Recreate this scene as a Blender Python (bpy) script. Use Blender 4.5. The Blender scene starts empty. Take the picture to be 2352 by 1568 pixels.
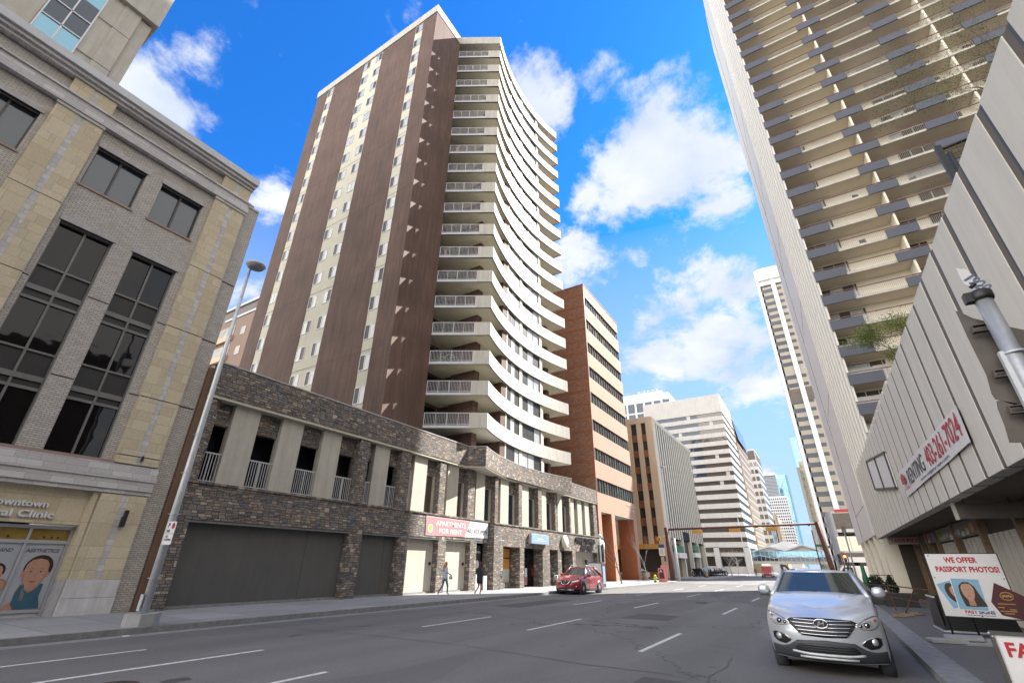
import bpy, bmesh, math, random
from mathutils import Vector, Matrix
random.seed(7)
R=math.radians
S=bpy.context.scene
# ---------------------------------------------------------------- camera
cam=bpy.data.cameras.new('camera'); camo=bpy.data.objects.new('camera',cam); S.collection.objects.link(camo); S.camera=camo
FPX=1050.76; HC=1.75
cx,cy=1176.,784.
def _v(px,py):
    v=Vector((px-cx,py-cy,FPX)); v.normalize(); return v
DZ=_v(1200.88,-1374.5); DY=_v(1895.42,1303.81); DX=DY.cross(DZ); DX.normalize()
if DX[0]<0: DX=-DX
DZ=DX.cross(DY); DZ=DZ if DZ[1]<0 else -DZ
RW=Matrix((DX,DY,DZ))          # rows: world axes in image space
camo.matrix_world=Matrix.Translation((0,0,HC))@Matrix(((RW[0][0],-RW[0][1],-RW[0][2],0),(RW[1][0],-RW[1][1],-RW[1][2],0),(RW[2][0],-RW[2][1],-RW[2][2],0),(0,0,0,1)))
cam.sensor_width=36; cam.lens=FPX*36/2352; cam.clip_end=5000; cam.clip_start=.1
def ray(px,py): return RW@Vector((px-cx,py-cy,FPX))
# ---------------------------------------------------------------- sun, sky, exposure
SUN=Vector((1,1.72,1.76)).normalized()
sl=bpy.data.lights.new('sun','SUN'); sl.energy=5.0; sl.angle=R(.5); sl.color=(1,.95,.87)
so=bpy.data.objects.new('sun',sl); S.collection.objects.link(so); so.rotation_euler=SUN.to_track_quat('Z','Y').to_euler()
S.view_settings.view_transform='Standard'; S.view_settings.look='None'; S.view_settings.exposure=1.5; S.view_settings.gamma=1
S.cycles.use_denoising=True; S.cycles.max_bounces=6; S.cycles.caustics_reflective=False; S.cycles.caustics_refractive=False
W=bpy.data.worlds.new('World'); S.world=W; W.use_nodes=True
def world():
    nt=W.node_tree; nt.nodes.clear(); N=nt.nodes.new; L=nt.links.new
    out=N('ShaderNodeOutputWorld'); bg=N('ShaderNodeBackground'); L(bg.outputs[0],out.inputs[0])
    sky=N('ShaderNodeTexSky'); sky.sky_type='NISHITA'; sky.sun_disc=False
    sky.sun_elevation=math.asin(SUN.z); sky.sun_rotation=math.atan2(SUN.x,SUN.y); sky.air_density=1.0; sky.dust_density=.3; sky.ozone_density=2.5
    tc=N('ShaderNodeTexCoord'); 
    def math_(op,a,b=None,clamp=False):
        m=N('ShaderNodeMath'); m.operation=op; m.use_clamp=clamp
        for i,x in enumerate((a,b)):
            if x is None: continue
            if isinstance(x,(int,float)): m.inputs[i].default_value=x
            else: L(x,m.inputs[i])
        return m.outputs[0]
    d=tc.outputs['Generated']
    sep=N('ShaderNodeSeparateXYZ'); L(d,sep.inputs[0])
    zz=math_('ADD',math_('MAXIMUM',sep.outputs[2],0.0),.22)
    px=math_('DIVIDE',sep.outputs[0],zz); py=math_('DIVIDE',sep.outputs[1],zz)
    cb=N('ShaderNodeCombineXYZ'); L(px,cb.inputs[0]); L(py,cb.inputs[1])
    n1=N('ShaderNodeTexNoise'); n1.inputs['Scale'].default_value=2.6; n1.inputs['Detail'].default_value=12; n1.inputs['Roughness'].default_value=.66; n1.inputs['Distortion'].default_value=.25; L(cb.outputs[0],n1.inputs['Vector'])
    n3=N('ShaderNodeTexNoise'); n3.inputs['Scale'].default_value=11; n3.inputs['Detail'].default_value=10; n3.inputs['Roughness'].default_value=.6; L(d,n3.inputs['Vector'])
    # cloud banks placed by direction in the sky
    blobs=[((1510,370),11,1.0),((1620,400),8,.9),((1400,450),7,.8),((1390,190),4.5,.6),((1235,240),6,.95),((1340,580),6,.6),((1545,180),3,.45),
           ((1600,660),6,.8),((1700,680),5,.7),((1520,790),7,.75),((1640,780),8,.8),((1720,840),9,.7),((1500,880),9,.5),((1560,1000),12,.35),((1480,480),8,.5),((320,220),3.6,.75),((290,160),2.6,.45),((400,265),2.5,.4),((625,480),5,.85),((560,640),4,.4),((1570,550),2.5,.35),((1700,505),3,.3),((-600,300),30,.8),((3200,500),30,.8)]
    mask=None
    for (q,rad,wt) in blobs:
        c=ray(*q).normalized()
        dp=N('ShaderNodeVectorMath'); dp.operation='DOT_PRODUCT'; L(d,dp.inputs[0]); dp.inputs[1].default_value=c
        t=math_('DIVIDE',math_('SUBTRACT',dp.outputs['Value'],math.cos(R(rad*.95))),1-math.cos(R(rad*.95)))
        t=math_('MULTIPLY',math_('MAXIMUM',t,-.4),wt)
        mask=t if mask is None else math_('MAXIMUM',mask,t)
    dens=math_('ADD',math_('MULTIPLY',math_('SUBTRACT',n1.outputs[0],.5),3.0),math_('MULTIPLY',mask,.85))
    dens=math_('ADD',dens,math_('MULTIPLY',math_('SUBTRACT',n3.outputs[0],.5),1.3))
    mr=N('ShaderNodeMapRange'); mr.interpolation_type='SMOOTHSTEP'; mr.inputs['From Min'].default_value=.2; mr.inputs['From Max'].default_value=.72; L(dens,mr.inputs['Value'])
    # cloud body shade: brighter at thick parts
    cr=N('ShaderNodeValToRGB'); cr.color_ramp.elements[0].position=.3; cr.color_ramp.elements[0].color=(.27,.325,.43,1); cr.color_ramp.elements[1].position=.62; cr.color_ramp.elements[1].color=(.46,.475,.495,1)
    n2=N('ShaderNodeTexNoise'); n2.inputs['Scale'].default_value=3.5; n2.inputs['Detail'].default_value=6; L(cb.outputs[0],n2.inputs['Vector']); L(n2.outputs[0],cr.inputs[0])
    tint=N('ShaderNodeVectorMath'); tint.operation='MULTIPLY'; L(sky.outputs[0],tint.inputs[0]); tint.inputs[1].default_value=(.016,.078,.152)
    # pale air low over the horizon
    low=N('ShaderNodeMapRange'); low.inputs['From Min'].default_value=0.0; low.inputs['From Max'].default_value=.62; low.inputs['To Min'].default_value=.96; low.inputs['To Max'].default_value=0.; L(sep.outputs[2],low.inputs['Value'])
    lowp=math_('POWER',low.outputs[0],.55)
    ml=N('ShaderNodeMix'); ml.data_type='RGBA'; L(lowp,ml.inputs[0]); L(tint.outputs[0],ml.inputs[6]); ml.inputs[7].default_value=(.275,.345,.415,1)
    mx=N('ShaderNodeMix'); mx.data_type='RGBA'; L(mr.outputs[0],mx.inputs[0]); L(ml.outputs[2],mx.inputs[6]); L(cr.outputs[0],mx.inputs[7])
    # bright patch added to the unseen sky behind the camera as fill light
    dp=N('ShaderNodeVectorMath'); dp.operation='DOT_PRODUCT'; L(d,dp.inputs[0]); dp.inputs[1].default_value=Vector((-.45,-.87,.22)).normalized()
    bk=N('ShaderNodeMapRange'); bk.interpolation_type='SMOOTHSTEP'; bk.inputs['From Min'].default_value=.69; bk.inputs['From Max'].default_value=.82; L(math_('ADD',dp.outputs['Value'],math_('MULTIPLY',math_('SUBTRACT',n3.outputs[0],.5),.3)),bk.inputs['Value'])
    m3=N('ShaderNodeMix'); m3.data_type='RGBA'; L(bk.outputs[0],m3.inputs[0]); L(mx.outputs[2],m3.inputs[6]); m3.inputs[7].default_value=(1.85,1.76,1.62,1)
    # second unseen bright patch, added eastward to lift shade on clinic, podium and road
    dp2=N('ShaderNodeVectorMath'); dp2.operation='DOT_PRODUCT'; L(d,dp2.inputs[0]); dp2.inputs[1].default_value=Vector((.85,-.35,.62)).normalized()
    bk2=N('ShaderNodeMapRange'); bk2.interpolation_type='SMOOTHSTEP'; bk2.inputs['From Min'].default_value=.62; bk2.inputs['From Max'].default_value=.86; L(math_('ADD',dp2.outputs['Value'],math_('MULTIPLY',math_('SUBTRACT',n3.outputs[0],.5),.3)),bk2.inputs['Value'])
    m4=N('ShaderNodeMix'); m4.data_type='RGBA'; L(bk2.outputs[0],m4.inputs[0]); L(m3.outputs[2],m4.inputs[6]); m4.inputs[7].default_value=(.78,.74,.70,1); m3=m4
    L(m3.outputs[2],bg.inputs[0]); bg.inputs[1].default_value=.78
world()
# ---------------------------------------------------------------- materials
def mat(name):
    m=bpy.data.materials.new(name); m.use_nodes=True; nt=m.node_tree
    return m,nt,nt.nodes.get('Principled BSDF')
def mth(nt,op,a,b=None,c=None):
    m=nt.nodes.new('ShaderNodeMath'); m.operation=op
    for i,x in enumerate((a,b,c)):
        if x is None: continue
        if isinstance(x,(int,float)): m.inputs[i].default_value=x
        else: nt.links.new(x,m.inputs[i])
    return m.outputs[0]
def wallco(nt):
    """u along the wall, v = height (or plan coordinates on level faces)"""
    tc=nt.nodes.new('ShaderNodeTexCoord'); g=nt.nodes.new('ShaderNodeNewGeometry')
    s=nt.nodes.new('ShaderNodeSeparateXYZ'); nt.links.new(tc.outputs['Object'],s.inputs[0])
    n=nt.nodes.new('ShaderNodeSeparateXYZ'); nt.links.new(g.outputs['True Normal'],n.inputs[0])
    ax=mth(nt,'ABSOLUTE',n.outputs[0]); isx=mth(nt,'GREATER_THAN',ax,.6); az=mth(nt,'ABSOLUTE',n.outputs[2]); isz=mth(nt,'GREATER_THAN',az,.7)
    u=mth(nt,'ADD',mth(nt,'MULTIPLY',s.outputs[1],isx),mth(nt,'MULTIPLY',s.outputs[0],mth(nt,'SUBTRACT',1,isx)))
    v=mth(nt,'ADD',mth(nt,'MULTIPLY',s.outputs[2],mth(nt,'SUBTRACT',1,isz)),mth(nt,'MULTIPLY',s.outputs[1],isz))
    return u,v,tc
def rgb(c): return (c[0],c[1],c[2],1)
def plain(name,col,rough=.7,metal=0,var=.12,scale=3,bump=0,spec=.5,grime=0.):
    m,nt,b=mat(name); tc=nt.nodes.new('ShaderNodeTexCoord')
    n=nt.nodes.new('ShaderNodeTexNoise'); n.inputs['Scale'].default_value=scale; n.inputs['Detail'].default_value=8; n.inputs['Roughness'].default_value=.6; nt.links.new(tc.outputs['Object'],n.inputs['Vector'])
    r=nt.nodes.new('ShaderNodeValToRGB'); r.color_ramp.elements[0].position=.3; r.color_ramp.elements[1].position=.7
    r.color_ramp.elements[0].color=rgb([c*(1-var) for c in col]); r.color_ramp.elements[1].color=rgb([min(1,c*(1+var*.6)) for c in col]); nt.links.new(n.outputs[0],r.inputs[0])
    src=r.outputs[0]
    if grime:
        mp=nt.nodes.new('ShaderNodeMapping'); mp.inputs['Scale'].default_value=(2.2,2.2,.18); nt.links.new(tc.outputs['Object'],mp.inputs[0])
        g=nt.nodes.new('ShaderNodeTexNoise'); g.inputs['Scale'].default_value=1.6; g.inputs['Detail'].default_value=7; g.inputs['Roughness'].default_value=.7; nt.links.new(mp.outputs[0],g.inputs['Vector'])
        gr=nt.nodes.new('ShaderNodeValToRGB'); gr.color_ramp.elements[0].position=.35; gr.color_ramp.elements[1].position=.62; gr.color_ramp.elements[0].color=(1-grime,1-grime,1-grime*.95,1); gr.color_ramp.elements[1].color=(1,1,1,1); nt.links.new(g.outputs[0],gr.inputs[0])
        mx=nt.nodes.new('ShaderNodeMix'); mx.data_type='RGBA'; mx.blend_type='MULTIPLY'; mx.inputs[0].default_value=1; nt.links.new(src,mx.inputs[6]); nt.links.new(gr.outputs[0],mx.inputs[7]); src=mx.outputs[2]
    nt.links.new(src,b.inputs['Base Color'])
    b.inputs['Roughness'].default_value=rough; b.inputs['Metallic'].default_value=metal; b.inputs['Specular IOR Level'].default_value=spec
    if bump:
        n2=nt.nodes.new('ShaderNodeTexNoise'); n2.inputs['Scale'].default_value=scale*14; n2.inputs['Detail'].default_value=6; nt.links.new(tc.outputs['Object'],n2.inputs['Vector'])
        bp=nt.nodes.new('ShaderNodeBump'); bp.inputs['Strength'].default_value=bump; bp.inputs['Distance'].default_value=.03; nt.links.new(n2.outputs[0],bp.inputs['Height']); nt.links.new(bp.outputs[0],b.inputs['Normal'])
    return m
def masonry(name,w,h,palette,mortar,mw=.012,rnd=.5,rough=.85,bump=.5,split=0.,dist=0.,chips=.15,jog=0.):
    """coursed masonry computed from wall coordinates; palette: list of (pos,col)"""
    m,nt,b=mat(name); L=nt.links.new
    u,v,tc=wallco(nt)
    if dist:
        n=nt.nodes.new('ShaderNodeTexNoise'); n.inputs['Scale'].default_value=3; L(tc.outputs['Object'],n.inputs['Vector'])
        v=mth(nt,'ADD',v,mth(nt,'MULTIPLY',mth(nt,'SUBTRACT',n.outputs[0],.5),dist))
    vh=mth(nt,'DIVIDE',v,h)
    def wn(a,bb=0.):
        c=nt.nodes.new('ShaderNodeCombineXYZ')
        for i,x in enumerate((a,bb)):
            if isinstance(x,(int,float)): c.inputs[i].default_value=x
            else: L(x,c.inputs[i])
        k=nt.nodes.new('ShaderNodeTexWhiteNoise'); k.noise_dimensions='2D'; L(c.outputs[0],k.inputs['Vector']); return k
    if split:   # some blocks are two courses high
        vh2=mth(nt,'MULTIPLY',vh,.5); row2=mth(nt,'FLOOR',vh2); uo2=mth(nt,'ADD',mth(nt,'DIVIDE',u,w*1.1),mth(nt,'MULTIPLY',wn(row2,3.).outputs[0],7)); ce2=mth(nt,'FLOOR',uo2)
        big=mth(nt,'LESS_THAN',wn(ce2,row2).outputs[0],split)
        f2=mth(nt,'FRACT',uo2); g2=mth(nt,'FRACT',vh2)
    row=mth(nt,'FLOOR',vh)
    if rnd==.5: off=mth(nt,'MULTIPLY',mth(nt,'MODULO',mth(nt,'ABSOLUTE',row),2),.5)
    else: off=mth(nt,'MULTIPLY',wn(row,1.).outputs[0],9.)
    uo=mth(nt,'ADD',mth(nt,'DIVIDE',u,w),off); ce=mth(nt,'FLOOR',uo); f=mth(nt,'FRACT',uo); g=mth(nt,'FRACT',vh)
    def edge(f,ww,g,hh):
        a=mth(nt,'MULTIPLY',mth(nt,'MINIMUM',f,mth(nt,'SUBTRACT',1,f)),ww); c=mth(nt,'MULTIPLY',mth(nt,'MINIMUM',g,mth(nt,'SUBTRACT',1,g)),hh); return mth(nt,'MINIMUM',a,c)
    e=edge(f,w,g,h); val=wn(ce,row).outputs[0]
    if jog:     # split a third of the blocks into two thin ones
        thin=mth(nt,'LESS_THAN',wn(mth(nt,'ADD',ce,31.),row).outputs[0],jog)
        g3=mth(nt,'FRACT',mth(nt,'MULTIPLY',vh,2)); r3=mth(nt,'FLOOR',mth(nt,'MULTIPLY',vh,2)); e3=edge(f,w,g3,h/2); v3=wn(ce,mth(nt,'ADD',r3,500.)).outputs[0]
        def sel(a,b2,t): return mth(nt,'ADD',mth(nt,'MULTIPLY',a,mth(nt,'SUBTRACT',1,t)),mth(nt,'MULTIPLY',b2,t))
        e=sel(e,e3,thin); val=sel(val,v3,thin)
    if split:
        def sel(a,b2,t): return mth(nt,'ADD',mth(nt,'MULTIPLY',a,mth(nt,'SUBTRACT',1,t)),mth(nt,'MULTIPLY',b2,t))
        e=sel(e,edge(f2,w*1.1,g2,2*h),big); val=sel(val,wn(mth(nt,'ADD',ce2,77.),row2).outputs[0],big)
    r=nt.nodes.new('ShaderNodeValToRGB'); r.color_ramp.interpolation='CONSTANT' if len(palette)>2 else 'LINEAR'
    els=r.color_ramp.elements
    while len(els)<len(palette): els.new(.5)
    for el,(p,c) in zip(els,palette): el.position=p; el.color=rgb(c)
    L(val,r.inputs[0])
    n2=nt.nodes.new('ShaderNodeTexNoise'); n2.inputs['Scale'].default_value=14; n2.inputs['Detail'].default_value=6; L(tc.outputs['Object'],n2.inputs['Vector'])
    mul=nt.nodes.new('ShaderNodeMix'); mul.data_type='RGBA'; mul.blend_type='MULTIPLY'; mul.inputs[0].default_value=1
    vr=nt.nodes.new('ShaderNodeMapRange'); vr.inputs['To Min'].default_value=1-chips*1.6; vr.inputs['To Max'].default_value=1+chips*1.6; L(n2.outputs[0],vr.inputs['Value'])
    L(r.outputs[0],mul.inputs[6]); L(vr.outputs[0],mul.inputs[7])
    em=nt.nodes.new('ShaderNodeMapRange'); em.inputs['From Min'].default_value=mw*.4; em.inputs['From Max'].default_value=mw; L(e,em.inputs['Value'])
    mx=nt.nodes.new('ShaderNodeMix'); mx.data_type='RGBA'; L(em.outputs[0],mx.inputs[0]); mx.inputs[6].default_value=rgb(mortar); L(mul.outputs[2],mx.inputs[7])
    L(mx.outputs[2],b.inputs['Base Color']); b.inputs['Roughness'].default_value=rough
    if bump:
        hgt=mth(nt,'ADD',em.outputs[0],mth(nt,'MULTIPLY',n2.outputs[0],.5)); bp=nt.nodes.new('ShaderNodeBump'); bp.inputs['Strength'].default_value=bump; bp.inputs['Distance'].default_value=.02; L(hgt,bp.inputs['Height']); L(bp.outputs[0],b.inputs['Normal'])
    return m
def glass(name,col=(.012,.014,.018),rough=.03,spec=1.0,var=True,metal=0.):
    m,nt,b=mat(name); b.inputs['Base Color'].default_value=rgb(col); b.inputs['Roughness'].default_value=rough; b.inputs['Specular IOR Level'].default_value=spec; b.inputs['Metallic'].default_value=metal; b.inputs['IOR'].default_value=1.6
    if var:
        tc=nt.nodes.new('ShaderNodeTexCoord'); n=nt.nodes.new('ShaderNodeTexNoise'); n.inputs['Scale'].default_value=.7; nt.links.new(tc.outputs['Object'],n.inputs['Vector'])
        bp=nt.nodes.new('ShaderNodeBump'); bp.inputs['Strength'].default_value=.06; bp.inputs['Distance'].default_value=.3; nt.links.new(n.outputs[0],bp.inputs['Height']); nt.links.new(bp.outputs[0],b.inputs['Normal'])
    return m
def emit(name,col,s):
    m,nt,b=mat(name); b.inputs['Base Color'].default_value=rgb(col); b.inputs['Emission Color'].default_value=rgb(col); b.inputs['Emission Strength'].default_value=s; return m
M={}
M['brick']=masonry('cream_grey_brick',.2,.068,[(0,(.46,.43,.395)),(1,(.57,.54,.50))],(.20,.18,.165),.010,.5,bump=.4)
M['lime']=masonry('yellow_limestone_blocks',.62,.36,[(0,(.54,.465,.325)),(.25,(.59,.515,.365)),(.5,(.55,.485,.35)),(.75,(.62,.545,.395))],(.33,.27,.18),.007,9,bump=.15,split=.35,chips=.1)
M['lime_grey']=masonry('grey_limestone',.62,.2,[(0,(.50,.485,.485)),(.4,(.55,.535,.53)),(.7,(.60,.585,.58))],(.28,.27,.27),.007,9,bump=.12,chips=.1)
M['limewhite']=plain('whitish_stone_plinth',(.66,.645,.65),.7,var=.12,scale=3,grime=.2)
M['limesmooth']=plain('smooth_grey_limestone',(.47,.455,.46),.75,var=.14,scale=5,bump=.1,grime=.15)
M['pinkstone']=plain('pink_sandstone_sill',(.34,.24,.21),.8,var=.1)
M['stone']=masonry('mixed_ledgestone_veneer',.27,.11,[(0,(.13,.125,.13)),(.12,(.19,.16,.135)),(.3,(.25,.19,.15)),(.42,(.165,.165,.17)),(.54,(.31,.26,.205)),(.7,(.20,.185,.175)),(.86,(.40,.34,.28)),(.94,(.26,.205,.165))],(.03,.024,.022),.013,9,bump=1.0,split=.16,dist=.05,chips=.35,jog=.4)
M['brown']=plain('brown_painted_stucco',(.140,.082,.062),.75,var=.24,scale=.35,bump=.12,grime=.34)
M['cream']=plain('cream_painted_concrete',(.64,.61,.50),.7,var=.06,scale=.8,grime=.08)
M['panelcream']=plain('cream_stucco_panel',(.50,.475,.41),.75,var=.08,scale=2,grime=.16)
M['white']=plain('white_painted_concrete',(.56,.535,.475),.65,var=.08,scale=1.5,grime=.2)
M['whitegrey']=plain('grey_white_paint',(.55,.56,.58),.5,var=.05)
M['rail']=plain('white_painted_steel',(.55,.56,.58),.4,var=.04,spec=.5)
M['bluegrey']=plain('blue_grey_balcony_panel',(.085,.093,.125),.6,var=.1,scale=.9)
M['soffit']=plain('tan_balcony_soffit',(.68,.62,.52),.85,var=.1,scale=.5)
M['ribwhite']=plain('weathered_white_ribbed_concrete',(.78,.765,.71),.8,var=.03,scale=.25)
M['tanclad']=plain('tan_beige_cladding',(.38,.345,.30),.8,var=.06,scale=.5)
M['palecream']=plain('pale_cream_facade',(.84,.79,.67),.8,var=.06,scale=.5)
M['rust']=plain('rusty_brown_steel',(.10,.042,.032),.7,var=.4,scale=6)
M['redrail']=plain('dull_red_rail',(.16,.055,.05),.5,var=.1)
M['panel']=plain('warm_white_precast_panel',(.68,.655,.60),.8,var=.04,scale=1.2,bump=.08,grime=.08)
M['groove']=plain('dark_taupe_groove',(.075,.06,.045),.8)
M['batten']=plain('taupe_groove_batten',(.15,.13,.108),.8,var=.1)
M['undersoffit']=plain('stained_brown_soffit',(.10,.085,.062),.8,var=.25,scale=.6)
M['garage']=plain('grey_garage_door_paint',(.105,.104,.10),.6,var=.1,scale=.8,grime=.12)
M['creamdoor']=plain('cream_painted_infill',(.50,.475,.41),.7,var=.06,scale=1.5,grime=.08)
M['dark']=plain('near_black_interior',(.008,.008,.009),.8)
M['black']=plain('black_plastic',(.016,.016,.018),.45)
M['metal']=plain('galvanised_steel',(.62,.65,.68),.42,metal=.25,var=.14,scale=7,grime=.18)
M['paintpole']=plain('silver_painted_pole',(.40,.42,.45),.4,metal=.35,var=.25,scale=4,bump=.1,grime=.3)
M['alu']=plain('aluminium_frame',(.50,.52,.56),.4,metal=.5,var=.05)
M['bronze']=plain('dark_window_frame',(.075,.072,.07),.5,metal=.3)
M['greyframe']=plain('grey_window_frame',(.17,.17,.165),.5,metal=.3)
M['glassdark']=glass('dark_reflective_glass',(.006,.006,.008),.03,.28)
M['glassblue']=glass('blue_tinted_glass',(.035,.055,.085),.04,.6,True,.25)
M['glassgrey']=glass('grey_cloudy_glass',(.045,.060,.078),.12,.8,True,.25)
M['glassslate']=glass('slate_blue_glass',(.05,.065,.09),.08,.35)
M['glassbrown']=glass('bronze_tinted_glass',(.075,.062,.05),.06,.9)
M['glassgreen']=glass('green_tinted_glass',(.05,.065,.055),.06,.9)
M['glasssky']=glass('mirror_blue_glass',(.16,.36,.48),.08,1.,True,.5)
M['curtain']=plain('pale_curtain_behind_glass',(.46,.47,.48),.22,var=.2,scale=2.5,spec=.9)
M['screen']=plain('dark_insect_screen',(.03,.032,.032),.4,spec=.35)
M['orange']=masonry('orange_brown_brick',.3,.1,[(0,(.30,.155,.10)),(.3,(.35,.185,.12)),(.6,(.26,.135,.092)),(.8,(.38,.205,.13))],(.27,.14,.095),.01,.5,bump=.2,dist=0)
M['orangetrim']=plain('terracotta_trim',(.36,.13,.055),.7,var=.12)
M['pinkconc']=plain('pink_sandblasted_concrete',(.45,.27,.195),.8,var=.06,scale=1)
M['dullpink']=plain('dull_pink_brown_render',(.27,.185,.145),.8,var=.08)
M['beige']=plain('peach_beige_stone',(.66,.49,.34),.75,var=.06,scale=.6)
M['copper']=plain('copper_spandrel',(.32,.12,.045),.5,var=.3,scale=.5)
M['palestone']=plain('pale_stone_fins',(.55,.54,.50),.7,var=.06)
M['concband']=plain('pale_concrete_band',(.58,.565,.55),.8,var=.07,scale=.4,grime=.12)
M['yellowst']=plain('straw_stone',(.46,.40,.28),.8,var=.08,scale=.3)
M['white2']=plain('bright_white_cladding',(.72,.73,.75),.6,var=.03)
M['yellow']=plain('signal_yellow',(.50,.24,.025),.5,var=.1)
M['awning']=plain('orange_yellow_awning',(.70,.34,.07),.6,var=.08)
M['hydrant']=plain('lime_yellow_enamel',(.45,.55,.03),.35,var=.08)
M['signwhite']=plain('white_sign_face',(.70,.70,.72),.45,var=.05)
M['signgrey']=plain('bare_aluminium_sign_back',(.115,.10,.092),.5,metal=.3,var=.25,scale=3)
M['red']=plain('sign_red',(.42,.015,.03),.5,var=.08)
M['pinkred']=plain('faded_banner_red',(.66,.24,.26),.6,var=.1)
M['navy']=plain('sign_navy',(.035,.05,.16),.5)
M['textgrey']=plain('charcoal_lettering',(.05,.05,.06),.5)
M['textblue']=plain('slate_blue_lettering',(.10,.12,.20),.5)
M['skyposter']=plain('poster_light_blue',(.22,.42,.60),.5,var=.15,scale=1.2)
M['posterbg']=plain('poster_grey_white',(.42,.44,.48),.35,var=.12,scale=.9)
M['skin']=plain('skin_tone',(.48,.27,.19),.55,var=.1,scale=6)
M['skinshade']=plain('printed_skin_shadow',(.38,.205,.15),.55,var=.1)
M['lip']=plain('printed_lips',(.38,.09,.09),.5)
M['hair']=plain('dark_brown_hair',(.035,.015,.010),.5,var=.3,scale=20)
M['blond']=plain('blond_hair',(.36,.22,.10),.55,var=.35,scale=25)
M['glove']=plain('teal_glove',(.035,.12,.18),.5,var=.2,scale=4)
M['maroon']=plain('maroon_cover',(.07,.010,.018),.5,var=.1)
M['gold']=plain('gold_print',(.45,.26,.06),.45)
M['green']=plain('street_sign_green',(.01,.13,.06),.5)
M['bluesign']=plain('pale_blue_sign_face',(.24,.38,.62),.5,var=.2,scale=2)
M['amber']=plain('amber_lit_ceiling',(.36,.235,.04),.5,var=.3,scale=1.5)
M['paper']=plain('orange_paper_blind',(.60,.28,.07),.7,var=.15)
M['blind']=plain('white_blind',(.55,.54,.50),.7,var=.1)
M['clothlb']=plain('light_blue_cotton',(.44,.50,.60),.85,var=.08,scale=8)
M['denim']=plain('blue_denim',(.10,.17,.26),.85,var=.15,scale=12)
M['darkcloth']=plain('black_cotton',(.018,.022,.028),.8)
M['purplecloth']=plain('plum_knit',(.07,.025,.05),.8)
M['shoe']=plain('white_trainer',(.5,.5,.5),.6)
M['wood']=plain('dry_wood',(.26,.19,.12),.8,var=.3,scale=8)
M['bark']=plain('grey_bark',(.16,.12,.095),.9,var=.3,scale=12)
M['leaf']=plain('fresh_green_leaf',(.15,.20,.035),.7,var=.4,scale=2)
M['boxwood']=plain('dark_evergreen_leaf',(.018,.032,.012),.7,var=.4,scale=9)
M['slab']=plain('pale_concrete_paver',(.33,.335,.34),.85,var=.12,scale=4)
M['mark']=plain('worn_white_road_paint',(.62,.61,.59),.8,var=.3,scale=9)
M['brownstrip']=plain('brown_metal_flashing',(.17,.10,.062),.6,var=.1,scale=1)
def carpaint(name,col,metal=.55):
    m,nt,b=mat(name); b.inputs['Base Color'].default_value=rgb(col); b.inputs['Metallic'].default_value=metal; b.inputs['Roughness'].default_value=.32; b.inputs['Coat Weight'].default_value=1; b.inputs['Coat Roughness'].default_value=.04
    tc=nt.nodes.new('ShaderNodeTexCoord'); n=nt.nodes.new('ShaderNodeTexNoise'); n.inputs['Scale'].default_value=5; n.inputs['Detail'].default_value=5; nt.links.new(tc.outputs['Object'],n.inputs['Vector'])
    mr=nt.nodes.new('ShaderNodeMapRange'); mr.inputs['To Min'].default_value=.24; mr.inputs['To Max'].default_value=.42; nt.links.new(n.outputs[0],mr.inputs['Value']); nt.links.new(mr.outputs[0],b.inputs['Roughness']); return m
M['silver']=carpaint('silver_car_paint',(.56,.60,.66),.5); M['redpaint']=carpaint('deep_red_car_paint',(.30,.012,.028),.35); M['whitepaint']=carpaint('white_car_paint',(.68,.69,.70),0.); M['greypaint']=carpaint('grey_car_paint',(.10,.10,.105),.4); M['orangepaint']=carpaint('orange_red_car_paint',(.40,.06,.025),.1)
M['chrome']=plain('chrome_trim',(.75,.76,.78),.12,metal=1,var=.02)
M['tyre']=plain('black_rubber',(.014,.014,.015),.8,var=.2,scale=20,bump=.2)
M['carglass']=glass('car_window_glass',(.035,.045,.042),.03,.6,False)
M['lens']=plain('clear_headlight_lens',(.60,.61,.64),.08,metal=.5,var=.35,scale=12)
M['plastic']=plain('dark_grey_cladding',(.045,.05,.06),.55,var=.1)
M['amberlens']=plain('amber_reflector',(.45,.10,.03),.25)
M['redlamp']=emit('lit_red_signal_lamp',(1,.10,.03),6)
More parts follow.
